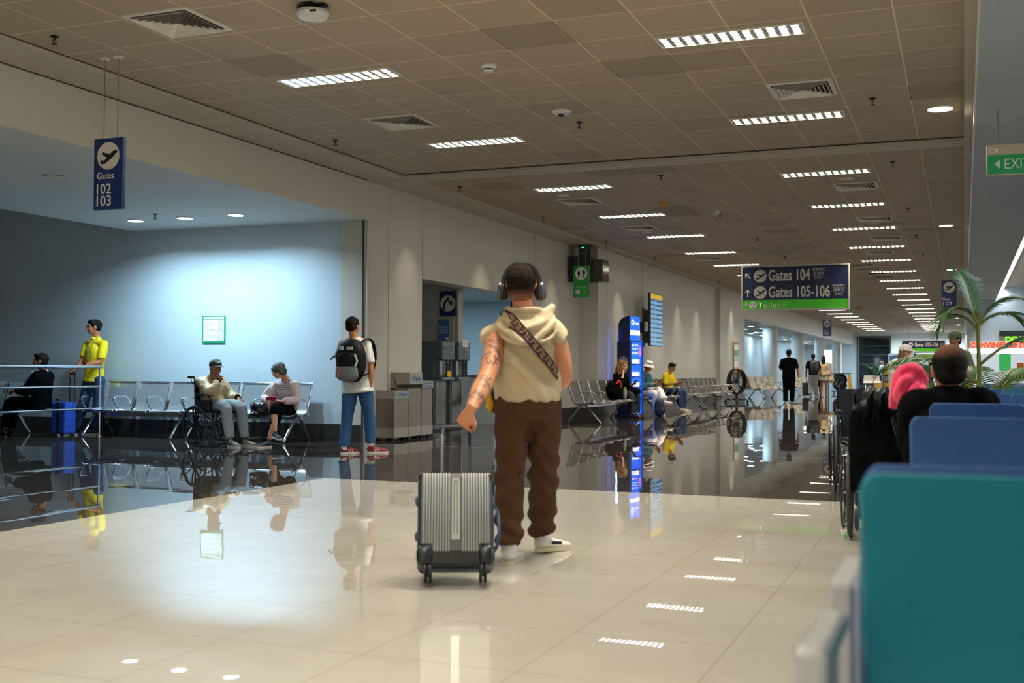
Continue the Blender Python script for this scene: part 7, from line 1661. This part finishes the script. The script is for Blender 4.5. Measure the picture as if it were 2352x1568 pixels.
# ------------------------------------------------------------------ palm
def palm(base, label):
    t = thing('potted_palm', base, label, 'palm', world=False)
    mg = mat('palm_leaf', '#2c5c26', .45, var=.35, vscale=9, spec=.5); mg2 = mat('young_palm_leaf', '#5c7f2c', .5, var=.3, vscale=6); ms = mat('palm_stem', '#6f7a35', .6, var=.2, vscale=10)
    b = MB(); b.lathe([(.16, 0), (.2, .02), (.25, .38), (.27, .4), (.24, .4), (.22, .34), (.001, .34)], (0, 0, 0), n=28); link('pot', b.mesh('l'), mat('dark_pot', '#2c2a27', .4), t)
    b = MB(); b.lathe([(.23, .345), (.001, .36)], (0, 0, 0)); link('soil', b.mesh('l'), mat('soil', '#2a2018', .9), t)
    rnd = random.Random(11)
    def frond(p0, dirh, rise, L, droop, leaf, n=30, mm=mg, lw=.017):
        d = V((cos(dirh), sin(dirh), rise)).normalized(); pts = [V(p0)]; N = 26
        for i in range(N):
            d = (d+V((0, 0, -droop/N*(.3+1.6*i/N)))).normalized(); pts.append(pts[-1]+d*L/N)
        b = MB(); b.tube(pts, [.012*(1-.8*i/N)+.002 for i in range(N+1)], 6); st = link('frond_stem', b.mesh('l'), ms, t)
        b = MB()
        for i in range(n):
            x = .2+.8*i/n; k = x*N; i0 = min(int(k), N-1); p = lerp(pts[i0], pts[i0+1], k-i0); T = (pts[i0+1]-pts[i0]).normalized(); S_ = T.cross(V((0, 0, 1))).normalized(); U_ = S_.cross(T)
            ll = leaf*(sin(pi*min(1, (x-.12)/.95))**.6)*rnd.uniform(.85, 1.1)
            for sg in (-1, 1):
                dd = (T*.75+S_*sg*.75+U_*.22).normalized(); q = p.copy(); a = []; wdt = lw
                for j in range(5):
                    ww = wdt*(.55, 1., .9, .55, .03)[j]; a.append([q+T*ww*.5, q-T*ww*.5, q-T*ww*.5-U_*.0015, q+T*ww*.5-U_*.0015]); dd = (dd+V((0, 0, -.2))).normalized(); q = q+dd*ll/4
                b.rings(a)
        o = link('leaflets', b.mesh('l'), mm, t, 0); return o
    H1 = 1.62
    b = MB(); b.tube([(0, 0, .34), (.01, 0, .9), (.0, 0, H1)], [.028, .02, .014], 10); link('stem', b.mesh('l'), ms, t)
    for a, r, L, dr, z in ((2.6, 4.5, .5, 1.0, H1), (-.2, 1.6, .5, 1.8, H1), (3.4, 2.0, .42, 3.6, H1), (.3, 1.0, .45, 1.9, H1-.02), (2.9, 1.6, .45, 3.0, H1-.06)): frond((0, 0, z-.1), a, r, L, dr, .27, lw=.014)
    frond((0, 0, 1.15), -.15, 1.0, .95, 1.7, .36, 44, lw=.02); frond((0, 0, 1.0), 3.0, .8, .95, 1.5, .24, 34)
    frond((0, 0, .85), .2, 1.0, .9, 1.8, .3); frond((-.05, .0, .9), 2.7, 1.8, .6, 1.3, .25, mm=mg2)
    for k in range(12):
        a = rnd.uniform(0, 2*pi); b0 = V((.1*cos(a), .1*sin(a), .36)); h = rnd.uniform(.25, .55)
        b = MB(); b.tube([b0, b0+V((.03*cos(a), .03*sin(a), h))], [.014, .008], 6); link('shoot', b.mesh('l'), ms, t)
        frond(b0+V((.03*cos(a), .03*sin(a), h*.8)), a+rnd.uniform(-.4, .4), rnd.uniform(.8, 2.2), rnd.uniform(.55, .95), rnd.uniform(1.2, 2.2), .22, 22, mm=mg2 if k % 2 else mg)
    return t
pb = at(2247, 900, 10.6); palm((pb.x, 10.6, .0), 'tall areca palm in a pot rising behind the person in the black jacket')
# plant beyond the dark window (grows by the glass)
t = thing('plant', (-6.2, 86.5, 0), 'small leafy plant in front of the dark window at the end of the hall', 'plant'); b = MB(); rnd = random.Random(2)
for k in range(60):
    a = rnd.uniform(0, 2*pi); r = rnd.uniform(.3, 1.0); z = rnd.uniform(1.0, 1.7); p = V((0, 0, .9)); q = V((r*cos(a), r*sin(a)*.4, z)); m_ = lerp(p, q, .5)+V((0, 0, .2)); b.tube([p, m_, q], [(.004, .03), (.004, .07), (.002, .01)], 4)
link('leaves', b.mesh('l'), mat('palm_leaf'), t); b = MB(); b.lathe([(.2, 0), (.25, .8), (.001, .8)], (0, 0, 0)); b.cyl((0, 0, .8), (0, 0, 1.), .05); link('pot', b.mesh('l'), mat('dark_pot'), t)

# ------------------------------------------------------------------ shops at the far right
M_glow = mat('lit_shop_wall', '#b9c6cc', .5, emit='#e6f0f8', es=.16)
YS = 46.
def zt(v): return at(2300, v, YS).z
xs0 = at(2228, 850, YS).x
b = MB(); b.bb((xs0-.1, YS+.2, 0), (9, YS+.4, 4.6)); o = struct('wall_shop', b, mat('shop_wall', '#b4c3cc', .5))
t = thing('shop_front', (xs0, YS, 0), 'lit shop front with a red band and green letters at the far right', 'shop')
b = MB(); b.bb((0, -.3, zt(800)), (6, .2, zt(784))); link('red_sign_band', b.mesh('l'), mat('white_sign_band', '#e8d8cc', .5, emit='#f0d9cc', es=.1), t, 0)
lettering('CONVENIENCE STORE', zt(785.5)-zt(798.5), mat('red_letters', '#e8401c', .5, emit='#ee4218', es=.5), t, 1.2, (zt(785)+zt(800))/2, -.31, w_=2.35, bold=.05)
lettering('OG KIM', zt(773)-zt(785), mat('lime_letters', '#7be01a', .5, emit='#78e010', es=.6), t, at(2336, 780, YS).x-xs0+.05, zt(779), -.31, w_=.95, bold=.04)
b = MB(); b.bb((at(2295, 800, YS).x-xs0, -.2, zt(772.5)), (6, .2, zt(760))); link('dark_fascia', b.mesh('l'), M_dark, t, 0)
b = MB(); b.bb((.0, .1, zt(812)), (6, .16, zt(801))); link('light_box', b.mesh('l'), mat('light_box', '#ffffff', .5, emit='#f4f8ff', es=1.2), t, 0)
b = MB(); b.bb((0, .1, 0), (6, .18, zt(812))); link('lit_back_wall', b.mesh('l'), M_glow, t, 0)
flat([[(at(u0, 850, YS).x-xs0, zt(v1)), (at(u1, 850, YS).x-xs0, zt(v1)), (at(u1, 850, YS).x-xs0, zt(v0)), (at(u0, 850, YS).x-xs0, zt(v0))] for u0, u1, v0, v1 in ((2295, 2322, 812, 851), (2229, 2238, 822, 845))][:1], mat('green_shop_panel', '#35b45a', .5, emit='#38b85c', es=.15), t, 'green_panel', .08)
flat([[(at(u0, 850, YS).x-xs0, zt(v1)), (at(u1, 850, YS).x-xs0, zt(v1)), (at(u1, 850, YS).x-xs0, zt(v0)), (at(u0, 850, YS).x-xs0, zt(v0))] for u0, u1, v0, v1 in ((2336, 2352, 833, 850), (2255, 2268, 842, 850))], mat('orange_goods', '#d07634', .5), t, 'goods', .06)
# kiosk stand with a pale arched canopy
xk = at(2148, 850, 60).x; t = thing('arched_stand', (xk, 60, 0), 'pale arched canopy over a bright stand behind the balding head', 'stand')
z1 = at(2148, 811, 60).z; z2 = at(2148, 791, 60).z; b = MB(); n = 16
b.rings([[(1.*cos(a), -.6, z1+(z2-z1)*sin(a)), (1.*cos(a), .6, z1+(z2-z1)*sin(a)), (.94*cos(a), .6, z1+(z2-z1)*.9*sin(a)), (.94*cos(a), -.6, z1+(z2-z1)*.9*sin(a))] for a in [pi*k/n for k in range(n+1)]]); link('canopy', b.mesh('l'), mat('pale_canopy', '#b5babd', .5), t, 60)
b = MB(); b.prism([(.97*cos(a), z1+(z2-z1)*.93*sin(a)) for a in [pi*k/n for k in range(n+1)]], (0, -.55, 0), (1, 0, 0), (0, 0, 1), (0, .03, 0)); link('canopy_front', b.mesh('l'), mat('pale_canopy'), t, 0)
for x in (-.95, .95): b = MB(); b.bb((x-.03, -.5, 0), (x+.03, -.44, z1)); link('post', b.mesh('l'), M_wire, t, 0)
b = MB(); b.bb((-.95, .4, .3), (.95, .5, z1)); link('lit_back', b.mesh('l'), M_glow, t, 0)
def shelf(x, y, w_, h, label, cols, n=4):
    t = thing('display_shelf', (x, y, 0), label, 'shelf'); b = MB(); b.bb((-w_/2, 0, 0), (w_/2, .04, h)); 
    for s in (-1, 1): b.bb((s*w_/2-.03, -.35, 0), (s*w_/2+.03, .04, h))
    for i in range(n+1): b.bb((-w_/2, -.35, h*i/n*.96), (w_/2, 0, h*i/n*.96+.03))
    link('rack', b.mesh('l'), mat('rack_grey', '#a5a39b', .5), t, 0); rnd = random.Random(int(y*10+x*7))
    for i in range(n):
        b = MB(); x0 = -w_/2+.06
        while x0 < w_/2-.1: ww = rnd.uniform(.08, .16); b.bb((x0, -.28, h*i/n*.96+.03), (x0+ww, -.05, h*i/n*.96+.03+h/n*rnd.uniform(.45, .72))); x0 += ww+.02
        link('goods', b.mesh('l'), mat('goods'+cols[i % len(cols)], cols[i % len(cols)], .5), t, 0)
    return t
shelf(at(2052, 850, 62).x, 62, 1.05, 1.3, 'low display rack with yellow goods left of the walker in the white cap', ['#8f8a84', '#c59b1d', '#8c8c92', '#d6ab22'])
shelf(at(2122, 850, 60).x, 60, .75, 1.3, 'low display rack with yellow goods right of the walker in the white cap', ['#8f8a84', '#c59b1d', '#b9a23a', '#e0b021'])
shelf(at(2130, 850, 80).x, 80, 1.3, 2.1, 'tall shelf with blue goods in the bright shop at the end', ['#7e8a96', '#4c7ea8', '#9fb4c4', '#2f8fc0', '#c7d0d6'], 6)
t = thing('magazine_board', (at(2056, 815, 84).x, 84, 0), 'white board with blue and green notices beside the dark window', 'board'); b = MB(); b.bb((-.45, 0, 0), (.45, .06, 2.4)); link('board', b.mesh('l'), mat('white_board', '#d8e4ea', .5), t, 0)
for z0, z1_, c in ((1.9, 2.25, '#3f78b8'), (1.3, 1.75, '#a8cfd0'), (.95, 1.2, '#57a88a')): b = MB(); b.bb((-.38, -.02, z0), (.38, 0, z1_)); link('notice', b.mesh('l'), mat('nt'+c, c, .5), t, 0)
t = thing('information_screen', (at(1902, 812, 70).x, 70, 0), 'small bright screen by the last column of the lounge', 'screen'); b = MB(); b.bb((-.2, 0, 1.6), (.2, .05, 2.4)); link('panel', b.mesh('l'), mat('bright_screen', '#f2f6fa', .5, emit='#eef4ff', es=1.5), t, 0); b = MB(); b.cyl((0, .04, 0), (0, .04, 1.6), .03); link('post', b.mesh('l'), M_dk, t)
bpy.data.scenes.remove(TS)
